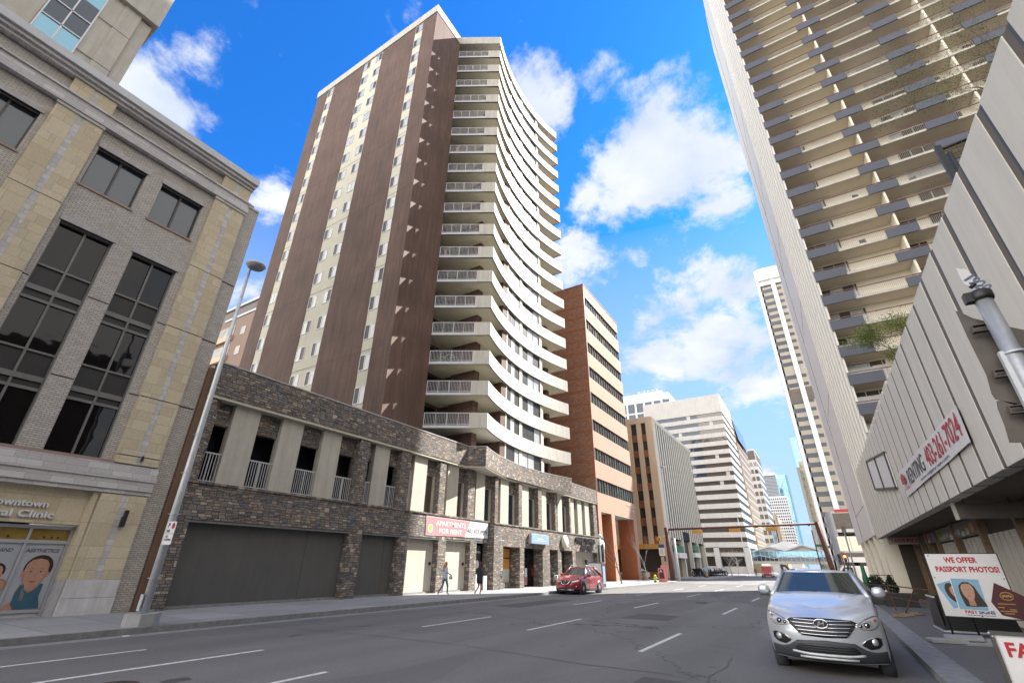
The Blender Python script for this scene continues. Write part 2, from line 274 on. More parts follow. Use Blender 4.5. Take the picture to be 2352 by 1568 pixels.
# ground materials
def asphalt():
    m,nt,b=mat('worn_asphalt'); L=nt.links.new; tc=nt.nodes.new('ShaderNodeTexCoord')
    def noise(sc,det,r=.6,vec=None):
        n=nt.nodes.new('ShaderNodeTexNoise'); n.inputs['Scale'].default_value=sc; n.inputs['Detail'].default_value=det; n.inputs['Roughness'].default_value=r; L(vec or tc.outputs['Object'],n.inputs['Vector']); return n
    mp=nt.nodes.new('ShaderNodeMapping'); mp.inputs['Scale'].default_value=(1,.07,1); L(tc.outputs['Object'],mp.inputs[0])
    a=noise(.55,6,.6,mp.outputs[0]); f=noise(60,5,.8); g=noise(.35,5)
    r=nt.nodes.new('ShaderNodeValToRGB'); r.color_ramp.elements[0].position=.3; r.color_ramp.elements[1].position=.7; r.color_ramp.elements[0].color=(.118,.114,.112,1); r.color_ramp.elements[1].color=(.165,.160,.157,1)
    mixv=mth(nt,'ADD',mth(nt,'MULTIPLY',a.outputs[0],.55),mth(nt,'ADD',mth(nt,'MULTIPLY',f.outputs[0],.25),mth(nt,'MULTIPLY',g.outputs[0],.2))); L(mixv,r.inputs[0])
    # cracks
    v=nt.nodes.new('ShaderNodeTexVoronoi'); v.feature='DISTANCE_TO_EDGE'; v.inputs['Scale'].default_value=.085
    nz=noise(.5,6,.65); ad=nt.nodes.new('ShaderNodeVectorMath'); ad.operation='MULTIPLY_ADD'; L(nz.outputs['Color'],ad.inputs[0]); ad.inputs[1].default_value=(3.2,3.2,0); L(tc.outputs['Object'],ad.inputs[2]); L(ad.outputs[0],v.inputs['Vector'])
    ck=nt.nodes.new('ShaderNodeMapRange'); ck.inputs['From Min'].default_value=.0004; ck.inputs['From Max'].default_value=.0026; L(v.outputs['Distance'],ck.inputs['Value'])
    vp=nt.nodes.new('ShaderNodeTexVoronoi'); vp.inputs['Scale'].default_value=95; L(tc.outputs['Object'],vp.inputs['Vector'])
    pm=nt.nodes.new('ShaderNodeMapRange'); pm.inputs['To Min'].default_value=.72; pm.inputs['To Max'].default_value=1.3; L(vp.outputs['Color'],pm.inputs['Value'])
    vc=nt.nodes.new('ShaderNodeTexVoronoi'); vc.distance='MANHATTAN'; vc.inputs['Scale'].default_value=1; mpc=nt.nodes.new('ShaderNodeMapping'); mpc.inputs['Scale'].default_value=(.26,.085,1); L(tc.outputs['Object'],mpc.inputs[0]); L(mpc.outputs[0],vc.inputs['Vector'])
    pc=nt.nodes.new('ShaderNodeMapRange'); pc.inputs['To Min'].default_value=.84; pc.inputs['To Max'].default_value=1.1; sc_=nt.nodes.new('ShaderNodeSeparateColor'); L(vc.outputs['Color'],sc_.inputs[0]); L(sc_.outputs[0],pc.inputs['Value'])
    # wheel paths worn along the lanes, and oil drips between them
    sx=nt.nodes.new('ShaderNodeSeparateXYZ'); L(tc.outputs['Object'],sx.inputs[0]); wv=mth(nt,'SINE',mth(nt,'MULTIPLY',mth(nt,'ADD',sx.outputs[0],nz.outputs[0]),3.22)); wvr=nt.nodes.new('ShaderNodeMapRange'); wvr.inputs['From Min'].default_value=-1; wvr.inputs['To Min'].default_value=.93; wvr.inputs['To Max'].default_value=1.06; L(wv,wvr.inputs['Value'])
    pmm=mth(nt,'MULTIPLY',mth(nt,'MULTIPLY',pm.outputs[0],pc.outputs[0]),wvr.outputs[0])
    m0=nt.nodes.new('ShaderNodeMix'); m0.data_type='RGBA'; m0.blend_type='MULTIPLY'; m0.inputs[0].default_value=1; L(r.outputs[0],m0.inputs[6]); L(pmm,m0.inputs[7])
    mx=nt.nodes.new('ShaderNodeMix'); mx.data_type='RGBA'; L(ck.outputs[0],mx.inputs[0]); mx.inputs[6].default_value=(.03,.03,.03,1); L(m0.outputs[2],mx.inputs[7]); L(mx.outputs[2],b.inputs['Base Color'])
    b.inputs['Roughness'].default_value=.82; bp=nt.nodes.new('ShaderNodeBump'); bp.inputs['Strength'].default_value=.5; bp.inputs['Distance'].default_value=.012; L(f.outputs[0],bp.inputs['Height']); L(bp.outputs[0],b.inputs['Normal']); return m
M['asphalt']=asphalt()
M['walk']=masonry('concrete_sidewalk_slabs',2.1,1.75,[(0,(.25,.25,.25)),(1,(.32,.32,.32))],(.10,.10,.10),.014,.0,bump=.1,chips=.14)
M['kerb']=plain('concrete_kerb',(.24,.24,.24),.85,var=.25,scale=5,bump=.3)
M['aggr']=plain('exposed_aggregate_paving',(.15,.14,.135),.9,var=.35,scale=40,bump=.3)
M['ground']=plain('city_ground',(.10,.10,.10),.9,var=.2,scale=.1)
# ---------------------------------------------------------------- mesh helpers
class Fr:
    """frame on a wall: a along it, b up, c out of it"""
    def __init__(s,o,r,u=(0,0,1)):
        s.o=Vector(o); s.r=Vector(r); s.u=Vector(u); s.n=s.r.cross(s.u)
    def P(s,a,b,c=0): return s.o+s.r*a+s.u*b+s.n*c
def FX(x): return Fr((x,0,0),(0,1,0))          # faces +X, a=y
def FXn(x): return Fr((x,0,0),(0,-1,0))        # faces -X, a=-y
def FY(y): return Fr((0,y,0),(1,0,0))          # faces -Y, a=x
WF=Fr((0,0,0),(1,0,0),(0,1,0))                 # plan frame
class MB:
    def __init__(s): s.v=[]; s.f=[]; s.m=[]; s.mi=0; s.sm=[]; s.smooth=False
    def add(s,vs,fs):
        b=len(s.v); s.v+= [tuple(v) for v in vs]
        for f in fs: s.f.append(tuple(b+i for i in f)); s.m.append(s.mi); s.sm.append(s.smooth)
        return s
    def fbox(s,F,a0,a1,b0,b1,c0,c1):
        p=[F.P(a,b,c) for c in (c0,c1) for b in (b0,b1) for a in (a0,a1)]
        return s.add(p,[(0,2,3,1),(4,5,7,6),(0,1,5,4),(2,6,7,3),(0,4,6,2),(1,3,7,5)])
    def box(s,x0,x1,y0,y1,z0,z1): return s.fbox(WF,x0,x1,y0,y1,z0,z1)
    def quad(s,*p): return s.add(p,[tuple(range(len(p)))])
    def fquad(s,F,a0,a1,b0,b1,c): return s.quad(F.P(a0,b0,c),F.P(a1,b0,c),F.P(a1,b1,c),F.P(a0,b1,c))
    def fpoly(s,F,pts,c0,c1):
        n=len(pts); area=sum(pts[i][0]*pts[(i+1)%n][1]-pts[(i+1)%n][0]*pts[i][1] for i in range(n))
        if area<0: pts=pts[::-1]
        vs=[F.P(a,b,c0) for a,b in pts]+[F.P(a,b,c1) for a,b in pts]
        fs=[tuple(range(n,2*n)),tuple(range(n-1,-1,-1))]+[(i,(i+1)%n,n+(i+1)%n,n+i) for i in range(n)]
        return s.add(vs,fs)
    def prism(s,pts,z0,z1): return s.fpoly(WF,pts,z0,z1)
    def ellipse(s,F,a,b,ra,rb,c0,c1,n=24,rot=0):
        return s.fpoly(F,[(a+ra*math.cos(t)*math.cos(rot)-rb*math.sin(t)*math.sin(rot),b+ra*math.cos(t)*math.sin(rot)+rb*math.sin(t)*math.cos(rot)) for t in [2*math.pi*i/n for i in range(n)]],c0,c1)
    def tube(s,pts,rad,n=8,caps=True):
        pts=[Vector(p) for p in pts]; rad=rad if isinstance(rad,(list,tuple)) else [rad]*len(pts); rings=[]
        for i,p in enumerate(pts):
            d=(pts[min(i+1,len(pts)-1)]-pts[max(i-1,0)]).normalized(); a=Vector((0,0,1)) if abs(d.z)<.9 else Vector((1,0,0)); x=d.cross(a).normalized(); y=d.cross(x)
            rings.append([p+(x*math.cos(2*math.pi*k/n)+y*math.sin(2*math.pi*k/n))*rad[i] for k in range(n)])
        fs=[]
        for i in range(len(pts)-1):
            for k in range(n): fs.append((i*n+k,i*n+(k+1)%n,(i+1)*n+(k+1)%n,(i+1)*n+k))
        if caps: fs+=[tuple(range(n-1,-1,-1)),tuple((len(pts)-1)*n+k for k in range(n))]
        sv=s.smooth; s.smooth=True; s.add([q for r_ in rings for q in r_],fs); s.smooth=sv; return s
    def disc(s,c,axis,r,h,n=24):
        c=Vector(c); a=Vector(axis).normalized(); return s.tube([c-a*h/2,c+a*h/2],r,n)
    def lathe(s,c,prof,n=20):
        """prof: list of (radius, z)"""
        vs=[(c[0]+r*math.cos(2*math.pi*k/n),c[1]+r*math.sin(2*math.pi*k/n),c[2]+z) for r,z in prof for k in range(n)]
        fs=[(i*n+k,i*n+(k+1)%n,(i+1)*n+(k+1)%n,(i+1)*n+k) for i in range(len(prof)-1) for k in range(n)]+[tuple(range(n-1,-1,-1)),tuple((len(prof)-1)*n+k for k in range(n))]
        sv=s.smooth; s.smooth=True; s.add(vs,fs); s.smooth=sv; return s
    def fholes(s,F,a0,a1,b0,b1,holes,c=0,depth=.2):
        As=sorted({a0,a1}|{h[0] for h in holes}|{h[1] for h in holes}); Bs=sorted({b0,b1}|{h[2] for h in holes}|{h[3] for h in holes})
        for i in range(len(As)-1):
            for j in range(len(Bs)-1):
                am=(As[i]+As[i+1])/2; bm=(Bs[j]+Bs[j+1])/2
                if any(h[0]<am<h[1] and h[2]<bm<h[3] for h in holes) or not (a0<am<a1 and b0<bm<b1): continue
                s.fquad(F,As[i],As[i+1],Bs[j],Bs[j+1],c)
        for h in holes:
            A0,A1,B0,B1=h
            P=F.P
            s.quad(P(A0,B0,c-depth),P(A1,B0,c-depth),P(A1,B0,c),P(A0,B0,c)); s.quad(P(A0,B1,c),P(A1,B1,c),P(A1,B1,c-depth),P(A0,B1,c-depth))
            s.quad(P(A0,B0,c-depth),P(A0,B0,c),P(A0,B1,c),P(A0,B1,c-depth)); s.quad(P(A1,B0,c),P(A1,B0,c-depth),P(A1,B1,c-depth),P(A1,B1,c))
        return s
    def text(s,txt,F,a0,a1,b0,b1,c0,c1,italic=0,bold=0.):
        cu=bpy.data.curves.new('t','FONT'); cu.body=txt; cu.size=1; cu.resolution_u=3; cu.offset=bold
        o=bpy.data.objects.new('t',cu); S.collection.objects.link(o); dg=bpy.context.evaluated_depsgraph_get(); me=bpy.data.meshes.new_from_object(o.evaluated_get(dg))
        bm=bmesh.new(); bm.from_mesh(me); bmesh.ops.remove_doubles(bm,verts=bm.verts,dist=1e-5)
        g=bmesh.ops.extrude_face_region(bm,geom=bm.faces[:]); ev=[e for e in g['geom'] if isinstance(e,bmesh.types.BMVert)]
        for v in ev: v.co.z=1
        bmesh.ops.recalc_face_normals(bm,faces=bm.faces)
        xs=[v.co.x for v in bm.verts]; ys=[v.co.y for v in bm.verts]; x0,x1,y0,y1=min(xs),max(xs),min(ys),max(ys)
        bm.verts.index_update(); vs=[]
        for v in bm.verts:
            u=(v.co.x-x0)/(x1-x0); w=(v.co.y-y0)/(y1-y0)
            vs.append(F.P(a0+(a1-a0)*u+italic*w*(b1-b0),b0+(b1-b0)*w,c1 if v.co.z>.5 else c0))
        s.add(vs,[tuple(v.index for v in f.verts) for f in bm.faces]); bm.free()
        bpy.data.objects.remove(o); bpy.data.curves.remove(cu); bpy.data.meshes.remove(me); return s
    def each(s,name,mats,parent=None,**kw):
        """build every loose island as an object of its own"""
        n=len(s.v); p=list(range(n))
        def fd(i):
            while p[i]!=i: p[i]=p[p[i]]; i=p[i]
            return i
        for f in s.f:
            for i in f[1:]: p[fd(i)]=fd(f[0])
        gr={}
        for k,f in enumerate(s.f): gr.setdefault(fd(f[0]),[]).append(k)
        out=[]
        for ks in gr.values():
            m=MB(); mp={}
            for k in ks:
                g=[]
                for i in s.f[k]:
                    if i not in mp: mp[i]=len(m.v); m.v.append(s.v[i])
                    g.append(mp[i])
                m.f.append(tuple(g)); m.m.append(s.m[k]); m.sm.append(s.sm[k])
            out.append(m.build(name,mats,parent,**kw))
        return out
    def build(s,name,mats,parent=None,local=False,bevel=0,label=None,subsurf=0):
        me=bpy.data.meshes.new(name); me.from_pydata(s.v,[],s.f)
        mats=mats if isinstance(mats,(list,tuple)) else [mats]
        for k in mats: me.materials.append(M[k] if isinstance(k,str) else k)
        me.polygons.foreach_set('material_index',s.m); me.polygons.foreach_set('use_smooth',s.sm); me.update()
        o=bpy.data.objects.new(name,me); S.collection.objects.link(o)
        if parent is not None:
            o.parent=parent
            if not local:
                q=parent; off=Vector((0,0,0))
                while q is not None: off+=Vector(q.location); q=q.parent
                o.location=-off
        if bevel:
            b=o.modifiers.new('bevel','BEVEL'); b.width=bevel; b.segments=2; b.limit_method='ANGLE'; b.angle_limit=R(40)
        if subsurf:
            b=o.modifiers.new('subsurf','SUBSURF'); b.levels=subsurf; b.render_levels=subsurf
        if label: o['label']=label
        return o
def thing(name,label,cat,loc=(0,0,0),rz=0,group=None):
    o=bpy.data.objects.new(name,None); S.collection.objects.link(o); o.location=loc; o.rotation_euler=(0,0,rz); o.empty_display_size=.3
    o['label']=label; o['category']=cat
    if group: o['group']=group
    return o
def tag(o,label,cat,group=None,kind=None):
    o['label']=label; o['category']=cat
    if group: o['group']=group
    if kind: o['kind']=kind
    return o
def struct(o,label=None,cat=None):
    o['kind']='structure'
    if label: o['label']=label
    if cat: o['category']=cat
    return o
def dup(src,loc=None,rz=None,label=None,parent=None):
    r=src.copy(); S.collection.objects.link(r)
    if loc is not None: r.location=loc
    if rz is not None: r.rotation_euler=(0,0,rz)
    if label: r['label']=label
    if parent is not None: r.parent=parent
    for ch in [c for c in S.objects if c.parent==src]:
        dup(ch,parent=r)
    return r
def ch(o): return list(o.children)
# ================================================================ GROUND
g=MB(); g.quad((-1500,-300,-.06),(1500,-300,-.06),(1500,3000,-.06),(-1500,3000,-.06)); struct(g.build('ground','ground'))
g=MB(); g.prism([(-17.5,-20),(3,-20),(3,700),(-17.5,700)],-.055,0); g.prism([(-90,66.5),(-17.4,66.5),(-17.4,78.5),(-90,78.5)],-.05,-.004); g.prism([(2.9,66.5),(60,66.5),(60,78.5),(2.9,78.5)],-.05,-.004)
struct(g.build('road','asphalt'))
def curved(pts,rad,i,n=8): pass
# left sidewalk: kerb bulges out beyond the parked red car
kl=[(-15.85,-20),(-15.85,28),(-15.95,36.6),(-15.5,37.8),(-15.15,39.2),(-15.15,61.5),(-15.5,63.6),(-16.4,65.2),(-18,66.2),(-60,66.3)]
g=MB(); g.prism(kl+[(-60,-20)],-.02,.142); struct(g.build('sidewalk_left','walk',bevel=.02))
kb=MB()
def kerbline(mb,pts,w,z):
    for (a,b) in zip(pts[:-1],pts[1:]):
        a=Vector((*a,0)); b=Vector((*b,0)); d=(b-a).normalized(); n=Vector((-d.y,d.x,0))*w
        mb.add([(a-n*0).to_tuple()[:2]+(-.01,),(b-n*0).to_tuple()[:2]+(-.01,),(b+n).to_tuple()[:2]+(-.01,),(a+n).to_tuple()[:2]+(-.01,),(a).to_tuple()[:2]+(z,),(b).to_tuple()[:2]+(z,),(b+n).to_tuple()[:2]+(z,),(a+n).to_tuple()[:2]+(z,)],[(4,5,6,7),(0,1,5,4),(3,2,6,7),(0,3,7,4),(1,2,6,5)])
kerbline(kb,[(x+.012,y) for x,y in kl[:-1]],.17,.148)
struct(kb.build('kerb_left','kerb'))
# right sidewalk
kr=[(1.25,-20),(1.25,56),(.9,58),(.1,59.5),(.1,64),(.6,65.6),(2,66.3),(60,66.4)]
g=MB(); g.prism(kr+[(60,-20)],-.02,.142); struct(g.build('sidewalk_right','aggr'))
kb=MB(); kerbline(kb,[(x-.012,y) for x,y in reversed(kr[:-1])],.5,.15); struct(kb.build('kerb_right','kerb'))
for nm,x0,x1 in (('sidewalk_far_left',-60,-15.3),('sidewalk_far_right',1.3,60)):
    g=MB(); g.box(x0,x1,78.8,600,-.02,.14); struct(g.build(nm,'walk'))
CRACKS=[[(-15.4,9.7),(-13.17,10.08),(-10.9,10.38),(-9.35,10.44),(-8.25,10.48),(-6.97,10.37),(-5.79,10.22),(-4.74,10.02),(-3.15,10.03),(-1.2,9.7),(1.0,9.9)],[(-8.25,10.48),(-8.35,11.52),(-8.32,12.69),(-8.21,15.11)],[(-15.3,15.8),(-11.18,15.57),(-9.1,15.42),(-7.28,15.5),(-5.58,15.43),(-3.86,14.83),(-2.74,13.99),(-1.99,13.79)],[(-2.14,12.82),(-2.11,11.0),(-2.13,9.88),(-2.0,6.5),(-2.3,3)],[(-15.2,24.2),(-10,24.0),(-6,24.6),(-1,24.1),(1,24.3)],[(-6.0,30),(-6.1,36),(-5.9,47)]]
# painted markings
g=MB()
def dash(x,y0,y1,w=.12): g.quad((x-w/2,y0,.005),(x+w/2,y0,.005),(x+w/2,y1,.005),(x-w/2,y1,.005))
for x,ss in ((-10.95,[(-3,.4),(2.4,7.4),(12.6,16.4),(23.6,27.4),(33.4,37.0),(43,46.6),(53,56.6)]),(-7.95,[(-2.5,1),(3.2,6.7),(13.85,17.8),(23.8,27.9),(34.4,38.5),(44.2,48.2),(55.5,60.3)]),(-4.0,[(-6,-2.2),(1.8,5.4),(12.1,15.9),(23.1,26.9),(32.8,36.8),(41.6,46.6),(52.5,57)])):
    for a,b in ss: dash(x,a,b)
dash(-13.0,-20,5.98,.1)
for k in range(14): 
    for x in (-10.95,-7.95,-4.0): dash(x,82+k*11,86+k*11)
g.quad((-15.2,64.6,.005),(0,64.6,.005),(0,65.0,.005),(-15.2,65.0,.005))
struct(g.build('road_markings','mark'))
g=MB(); g.box(-15.82,-15.38,-20,36,.0,.004); struct(g.build('gutter','kerb'))
def ribbon(mb,pts,w,z):
    rnd=random.Random(len(pts)); P_=[]
    for (a,b) in zip(pts[:-1],pts[1:]):
        n=max(2,int(math.dist(a,b)/.35))
        for i in range(n): t=i/n; P_.append((a[0]+(b[0]-a[0])*t+rnd.gauss(0,.045),a[1]+(b[1]-a[1])*t+rnd.gauss(0,.045)))
    P_.append(pts[-1]); vs=[]
    for i,p in enumerate(P_):
        q_=P_[min(i+1,len(P_)-1)]; r_=P_[max(i-1,0)]; d=Vector((q_[0]-r_[0],q_[1]-r_[1])); d.normalize(); ww=w*rnd.uniform(.5,1.2); vs+=[(p[0]-d.y*ww,p[1]+d.x*ww,z),(p[0]+d.y*ww,p[1]-d.x*ww,z)]
    mb.add(vs,[(2*i,2*i+2,2*i+3,2*i+1) for i in range(len(P_)-1)])
M['tar']=plain('tar_seal',(.035,.034,.035),.6)
M['patch']=plain('asphalt_repair_patch',(.080,.078,.078),.85,var=.2,scale=9,bump=.2)
M['oil']=plain('oil_stained_asphalt',(.075,.072,.070),.55,var=.25,scale=5)
g=MB()
for pts in CRACKS: ribbon(g,pts,.014,.0035)
struct(g.build('crack_seals','tar'))
g=MB()
for (x0,x1,y0,y1) in ((-13.6,-12.2,20.5,26.5),(-6.9,-5.2,19.0,21.2),(-3.2,-1.9,5.5,9.5)): g.prism([(x0,y0),(x1,y0+.1),(x1-.05,y1),(x0+.05,y1+.1)],.0,.003)
struct(g.build('repair_patches','patch'))
g=MB(); rnd_=random.Random(4)
for k in range(46):
    x=rnd_.choice([-12.4,-9.45,-6.0,-2.3,-.5])+rnd_.gauss(0,.22); y=rnd_.uniform(2,48); r=rnd_.uniform(.04,.17)*(1.6 if k%9==0 else 1); n=10
    g.prism([(x+r*rnd_.uniform(.6,1.1)*math.cos(2*math.pi*i/n),y+1.7*r*rnd_.uniform(.6,1.1)*math.sin(2*math.pi*i/n)) for i in range(n)],.0,.0025)
struct(g.build('oil_spots','oil'))
g=MB(); g.disc((-6.1,29.5,.004),(0,0,1),.34,.012,28); g.mi=1
for i in range(7): g.box(-6.35,-5.85,29.25+i*.075,29.28+i*.075,.01,.016)
tag(g.build('manhole_cover',['rust','black']),'round iron manhole cover in the middle lane level with the curved tower','manhole cover')
# manhole
g=MB(); g.disc((-9.75,4.15,.004),(0,0,1),.36,.012,32); g.mi=1
for i in range(8): g.box(-9.75-.26,-9.75+.26,4.15-.27+i*.07,4.15-.24+i*.07,.01,.016)
tag(g.build('manhole_cover',['rust','black']),'round iron manhole cover set flush in the near asphalt lane','manhole cover')
for (x,y,s) in ((-15.6,6.6,.09),(-17.9,4.2,.07)):
    g=MB(); z0=.006 if x>-15.85 else .152; g.prism([(x-s,y-s*.6),(x+s*.8,y-s*.7),(x+s,y+s*.6),(x-s*.4,y+s)],z0,z0+.012)
    tag(g.build('litter_scrap','signwhite'),'white paper scrap lying in the gutter by the left kerb' if x>-15.85 else 'white paper scrap lying on the sidewalk before the clinic','litter')

# ================================================================ CLINIC BUILDING (left)
CX=-20.9; F=FX(CX)
cl=thing('clinic_building','cream brick and yellow limestone clinic building with tall dark windows','building',(CX-6,2,0))
b=MB()
holes=[]
wu=[(-.9,.62),(2.4,4.08),(4.68,6.35)]
for a0,a1 in wu: holes.append((a0,a1,14.6,16.5))
for a0,a1 in ((-1.0,.62),(2.46,4.06),(4.72,6.33)): holes.append((a0,a1,4.95,12.87))
b.fholes(F,-3,6.66,4.86,17.3,holes,0,.28)
b.fquad(F,8.05,8.66,.15,17.9,-.02)
b.fbox(F,8.66,8.72,.15,17.9,-14,-.02)
b.box(CX-14,CX-.6,-3,8.66,4.9,18.6)      # core
b.build('brick_wall','brick',cl)
b=MB(); b.fbox(F,-3,6.6,2.78,3.9,-.6,-.12); b.build('ground_floor_lintel','lime',cl)
# pilasters with grey centre stripe
def pilaster(a0,a1,name='pilaster'):
    c=(a0+a1)/2+.03
    p=MB(); joints=[1.17,5.2,7.4,10.43,13.42,17.3]
    for z0,z1 in zip(joints[:-1],joints[1:]):
        if z0<4: z0,z1=1.17,3.86
        zz1=z1-.035
        p.fbox(F,a0,c-.1,z0,zz1,-.05,.14); p.fbox(F,c+.1,a1,z0,zz1,-.05,.14); p.mi=1; p.fbox(F,c-.1,c+.1,z0,zz1,-.05,.125); p.mi=0
    p.fbox(F,a0,c-.1,4.9,5.165,-.05,.14); p.fbox(F,c+.1,a1,4.9,5.165,-.05,.14); p.mi=1; p.fbox(F,c-.1,c+.1,4.9,5.165,-.05,.125)
    p.mi=2
    p.fbox(F,a0-.03,a1+.03,.13,.62,-.05,.17); p.fbox(F,a0-.02,a1+.02,.635,1.155,-.05,.155)
    p.mi=1; p.fbox(F,a0-.03,a1+.03,17.2,17.34,-.05,.19)
    p.mi=0; p.fbox(F,a0+.05,c-.1,18.0,18.7,-.05,.14); p.fbox(F,c+.1,a1-.02,18.0,18.7,-.05,.14); p.mi=1; p.fbox(F,c-.1,c+.1,18.0,18.7,-.05,.125)
    return p.build(name,['lime','lime_grey','limewhite'],cl)
pilaster(6.66,8.05); pilaster(.8,2.25); 
b=MB(); b.mi=0
b.fbox(F,6.46,6.62,1.165,3.86,-.6,.02); b.mi=1; b.fbox(F,6.46,6.62,.13,1.16,-.6,.03)
b.build('door_jamb',['lime','limesmooth'],cl)
# cornices and stone courses
b=MB()
b.fbox(F,-3,8.12,17.34,17.62,-.1,.24); b.fbox(F,-3,8.1,17.62,17.88,-.1,.2); b.fbox(F,-3,8.14,17.88,17.96,-.1,.27)
b.build('string_course','lime_grey',cl)
b=MB(); b.fbox(F,-3,8.0,17.96,18.66,-.4,-.05); b.build('attic_wall','brick',cl)
b=MB(); b.fbox(F,-3,8.08,18.72,18.86,-.4,.22); b.fbox(F,-3,8.1,18.86,19.02,-.4,.34); b.mi=1; b.fbox(F,-3,8.13,19.02,19.36,-.4,.46); b.mi=0; b.fbox(F,8.1,8.72,17.9,18.0,-6,.03)
b.build('cornice',['lime_grey','whitegrey'],cl)
b=MB(); b.fbox(F,-3,8.1,4.5,4.84,-.1,.19); b.fbox(F,-3,8.13,4.34,4.5,-.1,.24); b.fbox(F,-3,8.1,4.0,4.34,-.1,.19); b.fbox(F,-3,8.12,3.87,4.0,-.1,.14)
b.build('stone_band','lime_grey',cl)
b=MB(); b.fbox(F,-3,6.66,4.84,4.94,-.28,.16); b.build('window_sill_band','pinkstone',cl)
# windows
def cwin(a0,a1,b0,b1,tall):
    w=MB(); fr=.05; c=-.22
    m_=(a0+a1)/2
    w.fbox(F,a0,a0+fr,b0,b1,c-.05,c+.04); w.fbox(F,a1-fr,a1,b0,b1,c-.05,c+.04); w.fbox(F,a0+fr,a1-fr,b1-fr,b1,c-.05,c+.04); w.fbox(F,a0+fr,a1-fr,b0,b0+fr,c-.05,c+.04)
    w.fbox(F,m_-.035,m_+.035,b0+fr,b1-fr,c-.05,c+.045)
    if tall:
        for z,h in ((11.04,.035),(10.17,.09),(9.77,.05),(8.04,.035),(7.15,.09),(6.8,.05)):
            w.fbox(F,a0+fr,a1-fr,z-h,z+h,c-.05,c+.05)
    f=w.build('window','greyframe' if tall else 'bronze',cl)
    q=MB(); q.fquad(F,a0,a1,b0,b1,c-.03); q.build('pane','glassdark' if tall else 'glassgrey',f)
    if tall:
        for z0,z1 in ((9.83,11.0),(6.86,8.0)):
            q=MB(); q.fquad(F,a0+fr,a1-fr,z0,z1,c-.02); q.build('spandrel_glass','black',f)
    else:
        q=MB(); q.fbox(F,a0-.06,a1+.06,b0-.09,b0,-.2,.05); q.build('sill','pinkstone',f)
    q=MB(); q.fbox(F,a0-.06,a1+.06,b1,b1+.2,-.1,.05)
    q.build('lintel','limesmooth',f)
for a0,a1 in wu: cwin(a0,a1,14.6,16.5,False)
for a0,a1 in ((-1.0,.62),(2.46,4.06),(4.72,6.33)): cwin(a0,a1,4.95,12.87,True)
b=MB()
for z in (7.4,10.43,13.42):
    b.fbox(F,8.05,8.67,z-.02,z+.02,-.03,.0)
    for (a0,a1) in ((2.25,2.44),(4.08,4.7),(6.35,6.66)):
        if z<13: b.fbox(F,a0,a1,z-.02,z+.02,-.02,.006)
b.build('movement_joint','black',cl)
# storefront
sf=MB(); c=-.4
for a in (3.3,5.38,6.42,4.34,2.2): sf.fbox(F,a-.035,a+.035,.13,2.72,c-.05,c+.05)
for z,h in ((2.25,.05),(2.68,.05),(.3,.04)): sf.fbox(F,1.5,6.45,z-h,z+h,c-.04,c+.045)
sfo=sf.build('storefront','alu',cl)
q=MB(); q.fquad(F,1.5,6.44,.12,.27,c); q.build('kick_panel','whitegrey',sfo)
q=MB(); q.fquad(F,1.5,6.44,2.28,2.7,c-.02); q.mi=1
for a in (4.9,5.75,5.95,6.1): q.fbox(F,a,a+.05,2.36,2.41,c-.01,c)
q.build('transom_pane',['amber','black'],sfo)
